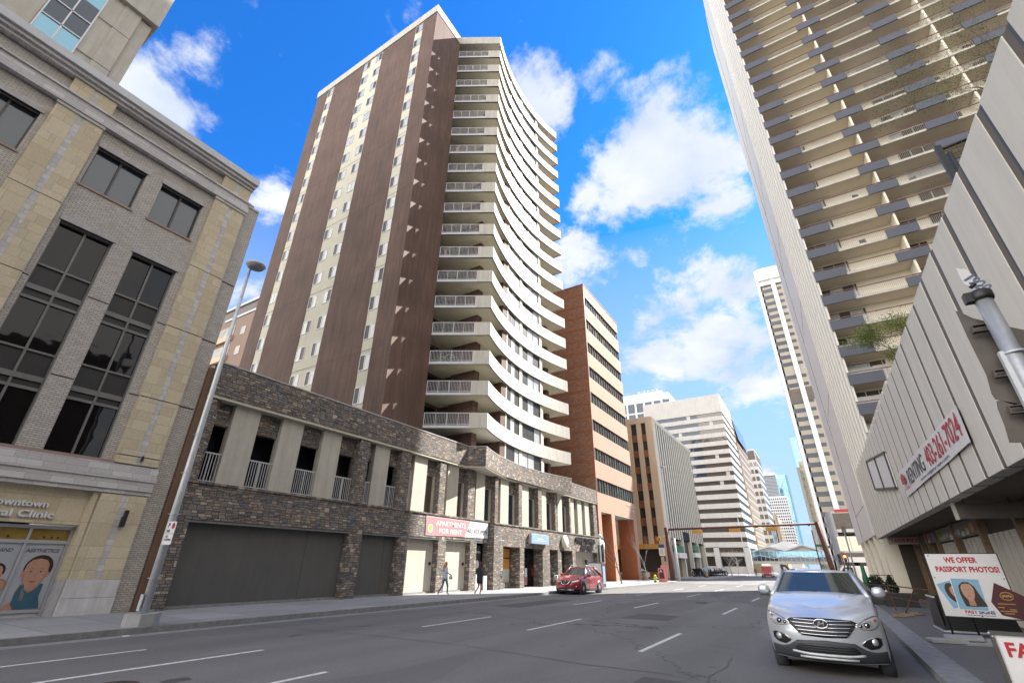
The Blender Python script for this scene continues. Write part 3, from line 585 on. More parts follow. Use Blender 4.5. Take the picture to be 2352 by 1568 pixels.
# window posters (flat prints behind the glass)
PF=Fr(F.P(0,0,c+.0),(0,1,0))
q=MB(); q.fquad(PF,2.2,5.34,.34,2.2,.0); q.fquad(PF,5.42,6.38,.34,2.2,.0)
q.mi=1
q.text('AESTHETICS',PF,5.47,6.28,1.94,2.05,.002,.008,italic=.15,bold=.02); q.text('COSMETIC AND',PF,4.15,5.17,1.94,2.05,.002,.008,italic=.15,bold=.02)
def face(q,F_,cx_,cz,s,d,hairm,skinm,shm,lipm,eyem,hairtop=True,long=False):
    """flat printed portrait"""
    q.mi=hairm
    if long: q.fpoly(F_,[(cx_-.62*s,cz-1.05*s),(cx_-.72*s,cz-.1*s),(cx_-.6*s,cz+.6*s),(cx_-.2*s,cz+.95*s),(cx_+.25*s,cz+.93*s),(cx_+.62*s,cz+.55*s),(cx_+.85*s,cz-.3*s),(cx_+1.15*s,cz-1.3*s),(cx_+.2*s,cz-1.35*s),(cx_-.55*s,cz-1.35*s)],d,d+.003)
    else: q.ellipse(F_,cx_+.05*s,cz+.32*s,.62*s,.66*s,d,d+.003)
    q.mi=shm; q.fpoly(F_,[(cx_-.24*s,cz-1.25*s),(cx_+.3*s,cz-1.25*s),(cx_+.25*s,cz-.5*s),(cx_-.2*s,cz-.5*s)],d+.003,d+.004)
    out=[(.0,-.80),(.16,-.76),(.31,-.60),(.42,-.38),(.49,-.1),(.51,.2),(.47,.5),(.33,.72),(.0,.80)]
    q.mi=skinm; q.fpoly(F_,[(cx_+x*s,cz+z*s) for x,z in out]+[(cx_-x*s,cz+z*s) for x,z in out[-2:0:-1]],d+.004,d+.006)
    if not long:
        for g in (-1,1): q.ellipse(F_,cx_+g*.52*s,cz-.0*s,.07*s,.15*s,d+.003,d+.005)
    q.mi=shm
    for g in (-1,1):
        q.fpoly(F_,[(cx_+g*.49*s,cz-.1*s),(cx_+g*.51*s,cz+.2*s),(cx_+g*.45*s,cz+.1*s),(cx_+g*.38*s,cz-.35*s),(cx_+g*.16*s,cz-.72*s),(cx_+g*.31*s,cz-.60*s),(cx_+g*.42*s,cz-.38*s)],d+.006,d+.0062)
        q.ellipse(F_,cx_+g*.065*s,cz-.17*s,.035*s,.018*s,d+.006,d+.0066,10)
        q.ellipse(F_,cx_+g*.215*s,cz+.125*s,.135*s,.06*s,d+.006,d+.0064,16)
    q.fpoly(F_,[(cx_+.0*s,cz-.14*s),(cx_+.075*s,cz-.16*s),(cx_+.055*s,cz-.02*s),(cx_+.035*s,cz+.12*s),(cx_+.02*s,cz+.0*s)],d+.006,d+.0063)
    q.fpoly(F_,[(cx_-.1*s,cz-.5*s),(cx_+.1*s,cz-.5*s),(cx_+.05*s,cz-.53*s),(cx_-.05*s,cz-.53*s)],d+.006,d+.0063)
    q.mi=0
    for g in (-1,1): q.ellipse(F_,cx_+g*.215*s,cz+.115*s,.10*s,.034*s,d+.0064,d+.0068,14)
    q.mi=eyem
    for g in (-1,1):
        q.ellipse(F_,cx_+g*.215*s,cz+.118*s,.036*s,.034*s,d+.0068,d+.0072,12)
        q.fpoly(F_,[(cx_+g*.105*s,cz+.135*s),(cx_+g*.2*s,cz+.165*s),(cx_+g*.33*s,cz+.12*s),(cx_+g*.2*s,cz+.15*s)],d+.0068,d+.0073)
        q.fpoly(F_,[(cx_+g*.08*s,cz+.255*s),(cx_+g*.2*s,cz+.30*s),(cx_+g*.36*s,cz+.24*s),(cx_+g*.2*s,cz+.275*s)],d+.006,d+.007)
    q.mi=lipm; q.fpoly(F_,[(cx_-.17*s,cz-.36*s),(cx_-.05*s,cz-.31*s),(cx_,cz-.325*s),(cx_+.05*s,cz-.31*s),(cx_+.17*s,cz-.36*s),(cx_+.07*s,cz-.425*s),(cx_-.07*s,cz-.425*s)],d+.006,d+.0075)
    q.mi=shm; q.fpoly(F_,[(cx_-.16*s,cz-.362*s),(cx_,cz-.355*s),(cx_+.16*s,cz-.362*s),(cx_,cz-.372*s)],d+.0075,d+.0078)
q.mi=3; q.fpoly(PF,[(5.44,.36),(5.52,.5),(5.78,.72),(6.05,.78),(6.2,.5),(6.3,.36)],.002,.004)
face(q,PF,5.92,1.32,.56,.006,2,3,4,5,2)
q.mi=6; q.fpoly(PF,[(5.74,.37),(5.64,.5),(5.63,.82),(5.68,1.02),(5.76,1.04),(5.8,.9),(5.93,.80),(6.05,.88),(6.15,1.06),(6.22,1.04),(6.22,.7),(6.29,.5),(6.33,.37)],.016,.019)
q.mi=4
for k in range(3): q.fpoly(PF,[(5.76+k*.035,.93-k*.06),(5.775+k*.035,.93-k*.06),(5.80+k*.035,.6),(5.785+k*.035,.6)],.019,.0195)
face(q,PF,4.98,1.30,.34,.006,2,3,4,5,2); face(q,PF,5.17,.95,.26,.016,7,3,4,5,2)
q.mi=8; q.fpoly(PF,[(4.7,.36),(4.75,.6),(5.0,.74),(5.3,.66),(5.33,.36)],.004,.006)
q.build('window_poster',['posterbg','textblue','hair','skin','skinshade','lip','glove','blond','signwhite'],sfo)
q=MB(); q.fbox(F,1.5,6.45,.12,2.72,c-.2,c-.12); q.build('back_panel','dark',sfo)
# raised letters
q=MB(); q.text('Downtown',F,4.0,5.47,3.24,3.44,-.11,-.05,bold=.03); q.text('Medical Clinic',F,3.55,5.7,2.93,3.14,-.11,-.05,bold=.03); q.build('sign_lettering','signwhite',cl)
# sconces
def sconce(a,z,s):
    q=MB(); q.fbox(F,a-.06*s,a+.06*s,z-.28*s,z+.26*s,.14,.24); q.mi=0; q.fbox(F,a-.1*s,a-.0*s,z-.3*s,z+.05*s,.16,.32); q.build('wall_lamp','black',cl,bevel=.01)
sconce(7.55,3.08,1.0); sconce(7.45,5.13,.38); sconce(1.6,3.08,1.0)
# upper tower set back
FT=FX(-27.); 
b=MB(); b.box(-45,-27,-6,2.0,18,46); b.build('tower_wall','panelcream',cl)
b=MB()
b.fbox(FT,1.2,1.98,19,46,.0,.12); b.fbox(FT,2.0,2.55,19,30.1,-.6,.0); b.fbox(FT,-.0+.55,1.2,19,46,0,.06); b.fbox(FT,-1.5,-1.13,19,46,0,.06); b.fbox(FT,-1.3,2.75,30.2,46,-2,.35)
b.build('tower_pier','panelcream',cl)
b=MB()
for z in (22.5,25.3,28.1): b.fbox(FT,.56,2.0,z,z+.03,.1,.125)
b.build('panel_joint','groove',cl)
b=MB(); b.fbox(FT,-1.1,-1.04,19,33,0,.1); b.fbox(FT,.49,.55,19,33,0,.1); b.fbox(FT,-.31,-.25,19,33,0,.09)
for z in (24.6,26.05,27.3,29.7): b.fbox(FT,-1.04,.49,z,z+.07,0,.09)
w=b.build('tower_window','signwhite',cl)
q=MB(); q.fquad(FT,-1.1,.5,19,26.05,.03); q.fquad(FT,-1.1,.5,28.6,33,.03); q.mi=1; q.fquad(FT,-1.1,.5,26.05,28.6,.035)
q.build('tower_pane',['glasssky','glassblue'],w)

# brown flashing strip between clinic and podium
b=MB(); b.fbox(FX(-20.75),8.74,9.02,.15,9.3,-.8,.0)
tag(b.build('metal_flashing','brownstrip'),'tall brown metal strip filling the gap between the clinic and the stone building','flashing')

# ================================================================ STONE PODIUM
PX=-20.4; F=FX(PX)
po=thing('podium_building','low podium clad in mixed ledgestone with cream panels and shopfronts below the curved tower','building',(PX-8,30,0))
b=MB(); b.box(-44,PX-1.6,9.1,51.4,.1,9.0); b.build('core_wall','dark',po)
b=MB(); b.box(-44,PX-.25,9.1,9.5,.1,9.45); b.box(-44,PX-.3,51.1,51.5,.1,9.4); b.each('side_wall','stone',po)
# arc of the tower and canopy (plan)
def circ3(p1,p2,p3):
    ax,ay=p1;bx,by=p2;cx_,cy_=p3; d=2*(ax*(by-cy_)+bx*(cy_-ay)+cx_*(ay-by))
    ux=((ax*ax+ay*ay)*(by-cy_)+(bx*bx+by*by)*(cy_-ay)+(cx_*cx_+cy_*cy_)*(ay-by))/d; uy=((ax*ax+ay*ay)*(cx_-bx)+(bx*bx+by*by)*(ax-cx_)+(cx_*cx_+cy_*cy_)*(bx-ax))/d
    return ux,uy,math.hypot(ax-ux,ay-uy)
AX,AY,AR=circ3((-19.22,27.57),(-20.68,35.8),(-19.6,43.2))
def arc_x(y,off=0): return AX-math.sqrt(max((AR+off)**2-(y-AY)**2,0))
def arcpts(y0,y1,off=0,n=20): return [(arc_x(y0+(y1-y0)*i/n,off),y0+(y1-y0)*i/n) for i in range(n+1)]
# parapet
b=MB()
b.fbox(F,8.95,26.95,8.1,9.5,-.5,.0)
ap=arcpts(27.57,43.2)
b.prism([(-20.9,26.65),(-20.4,26.95),(-19.22,27.57)]+ap[1:]+[(-20.4,43.25),(-20.9,43.25)],8.1,9.5)
b.fbox(F,43.25,51.5,8.1,9.35,-.5,.0)
b.build('stone_parapet','stone',po)
b=MB(); b.fbox(F,8.9,26.9,9.5,9.56,-.55,.03); b.fbox(F,43.3,51.55,9.35,9.4,-.55,.03); b.prism([(-20.9,26.7),(-20.4,26.97),(-19.2,27.6)]+[(x+.02,y) for x,y in ap[1:]]+[(-20.4,43.2),(-20.9,43.2)],9.5,9.55); b.build('parapet_cap','limesmooth',po)
b=MB(); b.fbox(F,8.95,51.5,7.98,8.096,-1.6,-.04); b.prism([(-20.44,26.95),(-19.27,27.6)]+[(x-.04,y) for x,y in ap[1:]]+[(-20.44,43.2)],8.03,8.097); b.build('canopy_soffit','cream',po)
b=MB(); b.box(-44,PX-.4,9.2,51.3,9.0,9.1); b.build('roof_deck','garage',po)
# band between floors
b=MB(); b.fbox(F,9.0,30.0,3.18,4.5,-.6,0); b.fbox(F,30.0,51.5,2.95,4.4,-.6,.45); b.build('stone_band','stone',po)
b=MB(); b.fbox(F,8.97,30.0,4.5,4.6,-.6,.05); b.fbox(F,29.97,51.55,4.4,4.5,-.6,.5); b.build('band_cap','stone',po)
b=MB(); b.fbox(F,9.0,30.0,3.1,3.178,-.6,-.03); b.build('opening_head','kerb',po)
# upper pillars
for a0,a1 in ((9.0,9.35),(17.22,17.94),(20.5,21.33),(24.15,24.8),(27.35,28.18),(30.84,31.3),(34.4,35.0),(37.8,38.5),(41.1,41.7),(44.3,44.65),(50.5,51.5)):
    q=MB(); q.fbox(F,a0,a1,4.6 if a0<30 else 4.5,7.98,-.8,-.12); q.build('upper_pillar','stone',po,bevel=.03)
creams=[(10.22,11.41),(12.55,13.7),(14.91,16.06),(18.51,19.65),(21.85,23.05),(25.2,26.4),(28.55,29.7),(31.9,33.1),(35.15,36.4),(38.6,39.7),(41.8,43.0),(44.75,45.8),(46.7,47.75),(48.6,49.7)]
for a0,a1 in creams:
    q=MB(); q.fbox(F,a0,a1,4.6 if a0<30 else 4.5,7.98,-.7,-.3); q.build('cream_panel','panelcream',po,bevel=.01)
b=MB(); b.fbox(F,9.3,51.2,7.0,7.98,-.9,-.55); b.build('stone_lintel','stone',po)
b=MB(); b.fbox(F,9.3,51.2,3.2,4.55,-1.5,-.61); b.build('inner_sill','kerb',po)
b=MB()
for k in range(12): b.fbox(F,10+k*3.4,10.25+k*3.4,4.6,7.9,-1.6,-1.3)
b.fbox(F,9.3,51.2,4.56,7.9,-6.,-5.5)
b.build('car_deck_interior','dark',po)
# terrace railings in the dark openings
def openings():
    ed=sorted(creams+[(9.0,9.35),(17.22,17.94),(20.5,21.33),(24.15,24.8),(27.35,28.18),(30.84,31.3),(34.4,35.0),(37.8,38.5),(41.1,41.7),(44.3,44.65),(50.5,51.5)])
    return [(p[1],n[0]) for p,n in zip(ed[:-1],ed[1:]) if n[0]-p[1]>.15]
for a0,a1 in openings():
    if a1<20.6:
        q=MB(); q.fbox(F,a0,a1,5.78,5.83,-.45,-.4); q.fbox(F,a0,a1,4.68,4.71,-.44,-.41)
        n=max(2,int((a1-a0)/.11))
        for i in range(n): a=a0+(a1-a0)*(i+.5)/n; q.fbox(F,a-.012,a+.012,4.7,5.8,-.435,-.415)
        q.fbox(F,(a0+a1)/2-.02,(a0+a1)/2+.02,4.6,5.8,-.45,-.4)
        q.build('terrace_railing','rail',po)
    else:
        q=MB(); q.fbox(F,a0,a1,6.96,7.0,-.7,-.6); q.fbox(F,a1-.1,a1,4.5,7.0,-.7,-.52); q.fbox(F,a0,a0+.03,4.5,7.,-.7,-.6)
        w=q.build('upper_window','panelcream',po)
        q=MB(); q.fquad(F,a0,a1-.1,4.5,7.0,-.66); q.build('pane','glassbrown' if a0<28 else 'glassblue',w)
# ground floor pillars
gp1=[(9.0,9.55),(17.3,18.15),(20.9,21.65),(24.35,25.15),(27.75,28.5)]
for a0,a1 in gp1:
    q=MB(); q.fbox(F,a0,a1,.1,3.18,-.5,0.0); q.build('ground_pillar','stone',po,bevel=.03)
F2=FX(PX+.45)
for a0,a1 in ((30.0,31.25),(33.65,34.35),(37.4,38.75),(40.25,41.0),(43.35,44.1),(50.5,51.5)):
    q=MB(); q.fbox(F2,a0,a1,.1,2.95,-1.0,0.); q.build('ground_pillar','stone',po,bevel=.03)
for a0,a1,mm,nm in ((9.55,17.3,'garage','garage_door'),(18.15,20.9,'garage','garage_door'),(21.65,24.35,'creamdoor','infill_panel'),(25.15,27.75,'creamdoor','infill_panel')):
    q=MB(); q.fquad(F,a0,a1,.12,3.12,-.4); d=q.build(nm,mm,po)
    q=MB(); q.fbox(F,a0,a1,.12,.24,-.42,-.3); q.build('threshold','kerb',d)
    if nm=='garage_door':
        q=MB(); q.fbox(F,a0+(a1-a0)*.72,a0+(a1-a0)*.72+.015,.24,3.1,-.4,-.394); q.build('panel_seam','groove',d)
    else:
        q=MB(); q.disc(F.P(a1-.25,1.75,-.37),(1,0,0),.09,.08,12); q.build('wall_light','black',d)
# shopfront doors / windows
def shop(Fq,a0,a1,z1,kind,c=-.5):
    q=MB(); w=.05
    q.fbox(Fq,a0,a0+w,.13,z1,c-.03,c+.03); q.fbox(Fq,a1-w,a1,.13,z1,c-.03,c+.03); q.fbox(Fq,a0+w,a1-w,z1-w,z1,c-.03,c+.03); q.fbox(Fq,a0+w,a1-w,2.15,2.22,c-.03,c+.03)
    mid=(a0+a1)/2; q.fbox(Fq,mid-.03,mid+.03,.13,2.15,c-.03,c+.03)
    o=q.build('shop_door' if kind!='win' else 'shop_window','black',po)
    q=MB(); q.fquad(Fq,a0,a1,.13,z1,c-.01)
    if kind=='win':
        q.mi=1; q.fquad(Fq,a0+w,a1-w,1.45,z1-w,c+.0); q.mi=2; q.fquad(Fq,a0+w,a1-w,.5,1.44,c+.0); q.mi=3; q.ellipse(Fq,a0+.2,2.1,.09,.12,c+.002,c+.006)
        q.build('pane',['glassdark','paper','blind','bluesign'],o)
        q=MB(); q.fbox(Fq,a0-.1,a1+.1,.13,.5,c-.05,c+.25); q.build('stone_sill','stone',o)
    elif kind=='posters':
        q.mi=1
        for (x,z,s,h) in ((a0+.15,.3,.35,1.1),(mid+.1,.3,.35,1.2),(a0+.12,1.55,.3,.4)): q.fquad(Fq,x,x+s,z,z+h,c+.004)
        q.mi=2
        for (x,z,s,h) in ((a0+.2,.9,.25,.35),(mid+.15,.35,.25,.5),(a1-.3,.9,.2,.6)): q.fquad(Fq,x,x+s,z,z+h,c+.006)
        q.build('pane',['glassdark','signwhite','red'],o)
    else:
        q.mi=1
        if kind=='logo': q.ellipse(Fq,a1-.42,1.72,.2,.28,c+.003,c+.006); q.text('NOW OPEN',Fq,a0+.1,a1-.1,2.45,2.58,c+.003,c+.008,bold=.02)
        q.build('pane',['glassgreen','signwhite'],o)
    return o
shop(F,28.5,29.75,2.95,'logo')
shop(F2,31.25,33.65,2.9,'win',-.9)
shop(F2,34.35,37.4,2.9,'posters',-.9)
shop(F2,38.75,40.25,2.9,'plain',-.9); shop(F2,41.0,43.35,2.9,'plain',-.9)
q=MB(); q.fquad(F2,44.1,50.5,.13,2.95,-.9); q.mi=1; q.disc(F2.P(48,2.0,-.6),(1,0,.3),.28,.12,20); q.mi=2; q.disc(F2.P(48,2.03,-.52),(1,0,.3),.1,.02,16); q.build('entrance_recess',['panelcream','black','chrome'],po)
for a,z in ((31.0,1.0),): 
    q=MB(); q.tube([F2.P(a-.1,.85,.08),F2.P(a+.05,1.05,.1),F2.P(a+.1,1.2,.06)],.03,6); q.build('standpipe','rust',po)
# signs on the podium
bn=thing('rent_banner','faded red and white banner reading apartments for rent on the stone band','banner',(PX,26,3.2))
bz=.03
q=MB(); q.fpoly(F,[(23.05,3.32),(29.8,3.42),(29.75,4.42),(23.0,4.42)],.005,bz); q.build('banner_sheet','signwhite',bn)
q=MB(); q.fpoly(F,[(23.05,3.36),(27.0,3.38),(27.6,4.4),(23.03,4.4)],bz,bz+.006); q.build('red_field','pinkred',bn)
q=MB(); q.text('APARTMENTS',F,23.95,27.05,3.92,4.22,bz+.008,bz+.016,bold=.02); q.text('FOR RENT',F,24.3,26.7,3.48,3.78,bz+.008,bz+.016,bold=.02); q.build('white_lettering','signwhite',bn); q=MB(); q.ellipse(F,23.45,3.72,.24,.26,bz+.007,bz+.012); q.mi=1; q.ellipse(F,23.45,3.74,.15,.17,bz+.012,bz+.016); q.build('round_logo',['signwhite','hydrant'],bn)
q=MB(); q.text('403.453.0999',F,27.25,29.68,3.66,3.93,bz+.002,bz+.01,bold=.0); q.build('phone_number','textgrey',bn)
bs=thing('shop_sign','pale blue rectangular box sign projecting from the stone band above the poster covered door','sign',(PX+.45,36,3.3))
q=MB(); q.fbox(F2,35.0,38.0,3.28,4.02,0,.3); q.build('sign_box','alu',bs,bevel=.02)
q=MB(); q.fquad(F2,35.04,37.96,3.32,3.98,.303); q.build('sign_face','bluesign',bs)
q=MB(); q.fquad(F2,35.5,37.5,3.52,3.56,.306); q.fquad(F2,35.9,37.1,3.66,3.72,.306); q.build('faded_lettering','signwhite',bs)
for i,(a,lb) in enumerate(((41.5,'round cream disc on the stone band, left of the black lettering'),(50.6,'round cream disc on the stone band, right of the black lettering'))):
    q=MB(); q.disc(F2.P(a,3.65,.14),(1,0,0),.56,.2,28); tag(q.build('disc_sign','cream'),lb,'sign',group='round cream disc signs')
sl_=thing('salon_lettering','raised black capital lettering in two rows on the stone band at the far end','sign lettering',(PX+.45,46,3.1))
q=MB(); q.text('PARK TOWER',F2,44.1,48.9,3.72,4.2,.06,.14,bold=.05); q.build('letter_row','black',sl_)
q=MB(); q.text('AND HAIR',F2,45.1,48.3,3.12,3.52,.06,.14,bold=.05); q.build('letter_row','black',sl_)
# ================================================================ CURVED APARTMENT TOWER
TX=-23.4; TY=20.95; TZ=58.85; F=FX(TX); G_=FY(TY)
at=thing('apartment_tower','tall brown and white apartment tower with concave curved balconies above the stone podium','building',(-32,30,9))
LV=[12.07+2.597*k for k in range(18)]
strips=[(-26.62,-25.42),(-35.15,-31.85),(-41.95,-40.7)]
b=MB(); xs=[-44.1]+[x for s_ in sorted(strips) for x in s_]+[TX]
for i in range(0,len(xs),2): b.fbox(G_,xs[i],xs[i+1],8.9,57.55,-4.0,0)
b.box(-44.1,TX,TY+3.9,TY+4.15,8.9,57.5); b.fquad(F,TY,TY+4.15,8.9,57.55,.003)
b.build('brown_wall','brown',at)
b=MB(); b.prism([(-44.1,TY+.4),(TX-.05,TY+.4),(TX-.05,25.09),(-24.6,25.1),(-24.6,28.2),(-23.2,28.5),(-23.2,31.6)]+[(x-.4,y) for x,y in arcpts(32.2,39.0)]+[(-22.6,39.3),(-22.6,43),(-24,45),(-44.1,45)],8.9,57.5); b.build('inner_core','brown',at)
b=MB()
for a0,a1 in strips: b.fbox(G_,a0,a1,8.9,57.55,-.5,-.04)
b.build('cream_strip','cream',at)
b=MB(); b.prism([(-44.2,TY-.08),(TX+.06,TY-.08),(TX+.06,25.12),(-19.22,27.55)]+ap[1:]+[(-24,46),(-44.2,46)],57.6,TZ); b.build('roof_band','white',at)
b=MB(); 
for z in (16.2,23.9,31.8,39.6,47.3): b.fbox(G_,-44.1,TX,z,z+.025,0,.006); 
b.build('wall_joint','groove',at)
# south windows
def swin(a0,a1,zt):
    w=MB(); w.fbox(G_,a0,a1,zt-.04,zt,-.06,-.01); w.fbox(G_,a0,a1,zt-1.28,zt-1.23,-.06,.0); w.fbox(G_,a0,a0+.04,zt-1.23,zt-.04,-.06,-.01); w.fbox(G_,a1-.04,a1,zt-1.23,zt-.04,-.06,-.01); w.fbox(G_,(a0+a1)/2-.03,(a0+a1)/2+.03,zt-1.23,zt-.04,-.06,-.01)
    o=w.build('window','alu',at); m_=(a0+a1)/2; r_=random.random()
    q=MB(); q.mi=0 if r_<.75 else 1; q.fquad(G_,a0,m_,zt-1.26,zt-.02,-.035); q.mi=1 if r_<.82 else 0; q.fquad(G_,m_,a1,zt-1.26,zt-.02,-.035); q.build('pane',['screen','curtain'],o)
for k in range(-1,18):
    zt=57.42-2.597*(17-k)
    for a0,a1 in ((-26.55,-25.48),(-35.08,-33.92),(-32.98,-31.92),(-41.85,-40.85)):
        if zt>10.6: swin(a0,a1,zt)
# floors with balconies
def floor(zr,first=False):
    zb=zr-1.2
    s_=MB()
    # slab
    s_.prism([(TX-.3,25.1),(TX,25.12),(-19.26,27.57)]+[(x-.03,y) for x,y in ap[1:]]+[(-22.7,43.2),(-22.7,39.2),(-23.3,31.6),(-24.7,28.2),(-24.7,25.1)],zb,zb+.16)
    sl0=s_.build('balcony_slab','cream',at)
    # curved parapet and closed end panel
    p=MB(); th=.14
    out=[(-20.36,26.90),(-19.22,27.57)]+ap[1:]; inn=[(-20.43,27.03),(-19.36,27.66)]+[(x-th,y+.0) for x,y in ap[1:]]
    for i in range(len(out)-1):
        a,b_,c_,d_=out[i],out[i+1],inn[i+1],inn[i]
        p.add([(a[0],a[1],zb+.0),(b_[0],b_[1],zb),(c_[0],c_[1],zb),(d_[0],d_[1],zb),(a[0],a[1],zr),(b_[0],b_[1],zr),(c_[0],c_[1],zr),(d_[0],d_[1],zr)],[(4,5,6,7),(0,1,5,4),(2,3,7,6),(0,3,2,1)]+([(0,4,7,3)] if i==0 else []))
    p.prism([(-21.0,43.05),(-19.62,43.18),(-19.7,43.3),(-21.0,43.3)],zb,zr-.0)
    p.build('curved_parapet','white',sl0)
    e=MB(); d=Vector((-20.36-TX,26.9-25.12,0)); L_=d.length; d.normalize(); Fe=Fr((TX,25.12,0),d)
    e.fbox(Fe,0,L_,zb,zb+.22,-.12,.0); eo=e.build('slab_edge','whitegrey',sl0)
    q=MB(); q.fbox(Fe,0.03,L_,zr-.05,zr,-.06,-.02); q.fbox(Fe,.03,L_,zb+.3,zb+.33,-.055,-.025)
    n=30
    for i in range(n): a=L_*(i+.5)/n; w=.011; q.fbox(Fe,a-w,a+w,zb+.3,zr-.04,-.05,-.03)
    for i in range(5): a=.03+(L_-.06)*i/4; q.fbox(Fe,a-.022,a+.022,zb+.2,zr,-.06,-.02)
    q.build('railing','rail',sl0)
    return sl0
for zr in LV: floor(zr)
# shared piers and glazing between floors
b=MB()
b.box(-23.5,-20.95,28.0,28.64,9.0,57.6); b.box(-24,-20.58,31.45,32.2,9.0,57.6); b.box(-21.9,-21.35,41.5,42.1,9,57.6)
b.build('brown_fin_wall','brown',at)
b=MB()
for y0,y1 in ((32.2,32.38),(35.0,35.5),(38.8,39.3)): b.box(-23,arc_x((y0+y1)/2)-.16,y0,y1,9.,57.6)
b.build('cream_pier','cream',at)
for k in range(-1,18):
    z1=12.07+2.597*(k+1)-1.2; z0=12.07+2.597*k if k>=0 else 9.0
    if k==17: z1=57.6
    for (y0,y1) in ((32.38,35.0),(35.5,38.8)):
        w=MB(); n=3; rr=random.random()
        pts=[(arc_x(y0+(y1-y0)*i/n)-.22,y0+(y1-y0)*i/n) for i in range(n+1)]
        for i in range(n+1): w.box(pts[i][0]-.05,pts[i][0]+.02,max(y0,pts[i][1]-.03),min(y1,pts[i][1]+.03),z0-.2,z1)
        for i in range(n):
            (xa,ya),(xb,yb)=pts[i],pts[i+1]
            for zz0,zz1 in ((z1-.06,z1),(z0+.02,z0+.1)): w.add([(xa-.04,ya,zz0),(xb-.04,yb,zz0),(xb+.02,yb,zz0),(xa+.02,ya,zz0),(xa-.04,ya,zz1),(xb-.04,yb,zz1),(xb+.02,yb,zz1),(xa+.02,ya,zz1)],[(4,7,6,5),(0,1,2,3),(3,2,6,7),(0,4,5,1)])
        o=w.build('balcony_window','bronze',at)
        q=MB()
        kinds=[0,1,0] if rr<.35 else ([0,0,1] if rr<.5 else ([1,1,0] if rr<.75 else [0,1,1]))
        for i in range(n):
            q.mi=kinds[i]; (xa,ya),(xb,yb)=pts[i],pts[i+1]; q.quad((xa,ya,z0-.2),(xb,yb,z0-.2),(xb,yb,z1),(xa,ya,z1))
        q.build('pane',['screen','curtain'],o)
b=MB()
for zr in LV: b.box(-24.6,-24.55,25.4,27.6,zr-1.0,zr+1.1)
b.build('balcony_door_glazing','glassdark',at)
# balcony belongings
def clutter(k,a,mm,nm,lb,cat,kind):
    d=Vector((-20.36-TX,26.9-25.12,0)).normalized(); Fe=Fr((TX,25.12,0),d); z=LV[k]-1.04
    q=MB()
    if kind=='plant':
        for i in range(60):
            c=Fe.P(a+random.gauss(0,.16),z+.5+random.gauss(0,.22),-.45+random.gauss(0,.1)); u=Vector((random.uniform(-1,1),random.uniform(-1,1),random.uniform(-1,1)))*.09; w=Vector((random.uniform(-1,1),random.uniform(-1,1),random.uniform(-1,1)))*.09; q.quad(c,c+u,c+u+w,c+w)
        q.mi=1; q.lathe(Fe.P(a,z,-.45),[(.12,0),(.16,.28)],10)
    elif kind=='bike':
        for s_ in (-.5,.5):
            pts=[Fe.P(a+s_+.3*math.cos(t),z+.32+.3*math.sin(t),-.3) for t in [2*math.pi*i/16 for i in range(17)]]; q.tube(pts,.02,5)
        q.tube([Fe.P(a-.5,z+.32,-.3),Fe.P(a-.1,z+.8,-.3),Fe.P(a+.35,z+.8,-.3),Fe.P(a+.5,z+.32,-.3)],.02,5); q.tube([Fe.P(a,z+.35,-.3),Fe.P(a+.35,z+.8,-.3)],.02,5)
    else:
        q.fbox(Fe,a-.1,a+.1,z,z+.75,-.35,-.2); q.fbox(Fe,a-.16,a+.16,z+.75,z+.95,-.35,-.2)
    tag(q.build(nm,[mm,'rust'],bevel=0),lb,cat)
clutter(2,.6,'leaf','potted_plant','leafy green potted plant behind the railing, third balcony above the podium','plant','plant')
clutter(2,1.5,'whitegrey','bicycle','pale bicycle leaning behind the railing of the third balcony above the podium','bicycle','bike')
clutter(11,.7,'yellow','folded_parasol','yellow folded object standing behind the railing of a high balcony','parasol','box')
clutter(14,.3,'boxwood','potted_shrub','dark green shrub rising by the wall on a high balcony','plant','plant')
clutter(6,.5,'wood','wicker_chair','tan wicker chair behind the railing of a middle balcony','chair','box')

# ================================================================ RIGHT HIGH RISE with staggered balconies
RX=3.5; RY=30.8
rt=thing('balcony_tower','tall cream high rise with blue grey balcony panels and a ribbed concrete end wall','building',(20,45,0))
FE=FXn(RX); FB=FY(RY); ZT=86
b=MB(); b.box(RX+.05,48,RY+1.25,62.7,7.4,ZT); b.box(RX+2,48,39.2,60.9,0.1,7.4); b.build('facade_wall','palecream',rt)
b=MB(); b.fbox(FE,-62.9,-55.53,3.9,ZT,-.12,0.06); b.fbox(FE,-55.5,-44.9,3.9,ZT,-.12,0)
for z in range(6,86,9): b.fbox(FE,-44.9,-30.85,z,z+8.95,-.12,-.02)
for k in range(9): 
    y=31.6+k*1.55; b.fbox(FE,-(y+.75),-y,3.9,ZT,-.05,.035)
b.build('ribbed_end_wall','ribwhite',rt)
b=MB(); b.fbox(FE,-55.55,-55.48,3.9,ZT,0,.03)
for z in (6.,15,24,33,42,51,60): 
    for k in range(1): b.fbox(FE,-55.4,-44.9,z+ k,z+.03+k,0,.012)
b.build('wall_joint','groove',rt)
for y in (40.5,45,50,55,59.5):
    q=MB(); q.fbox(FE,-(y+1.3),-y,0.1,3.95,-.9,-.05); q.build('leg_column','palecream',rt)
q=MB(); q.box(RX+.3,RX+1.8,39.5,60.9,3.6,4.2); q.build('leg_lintel','palecream',rt)
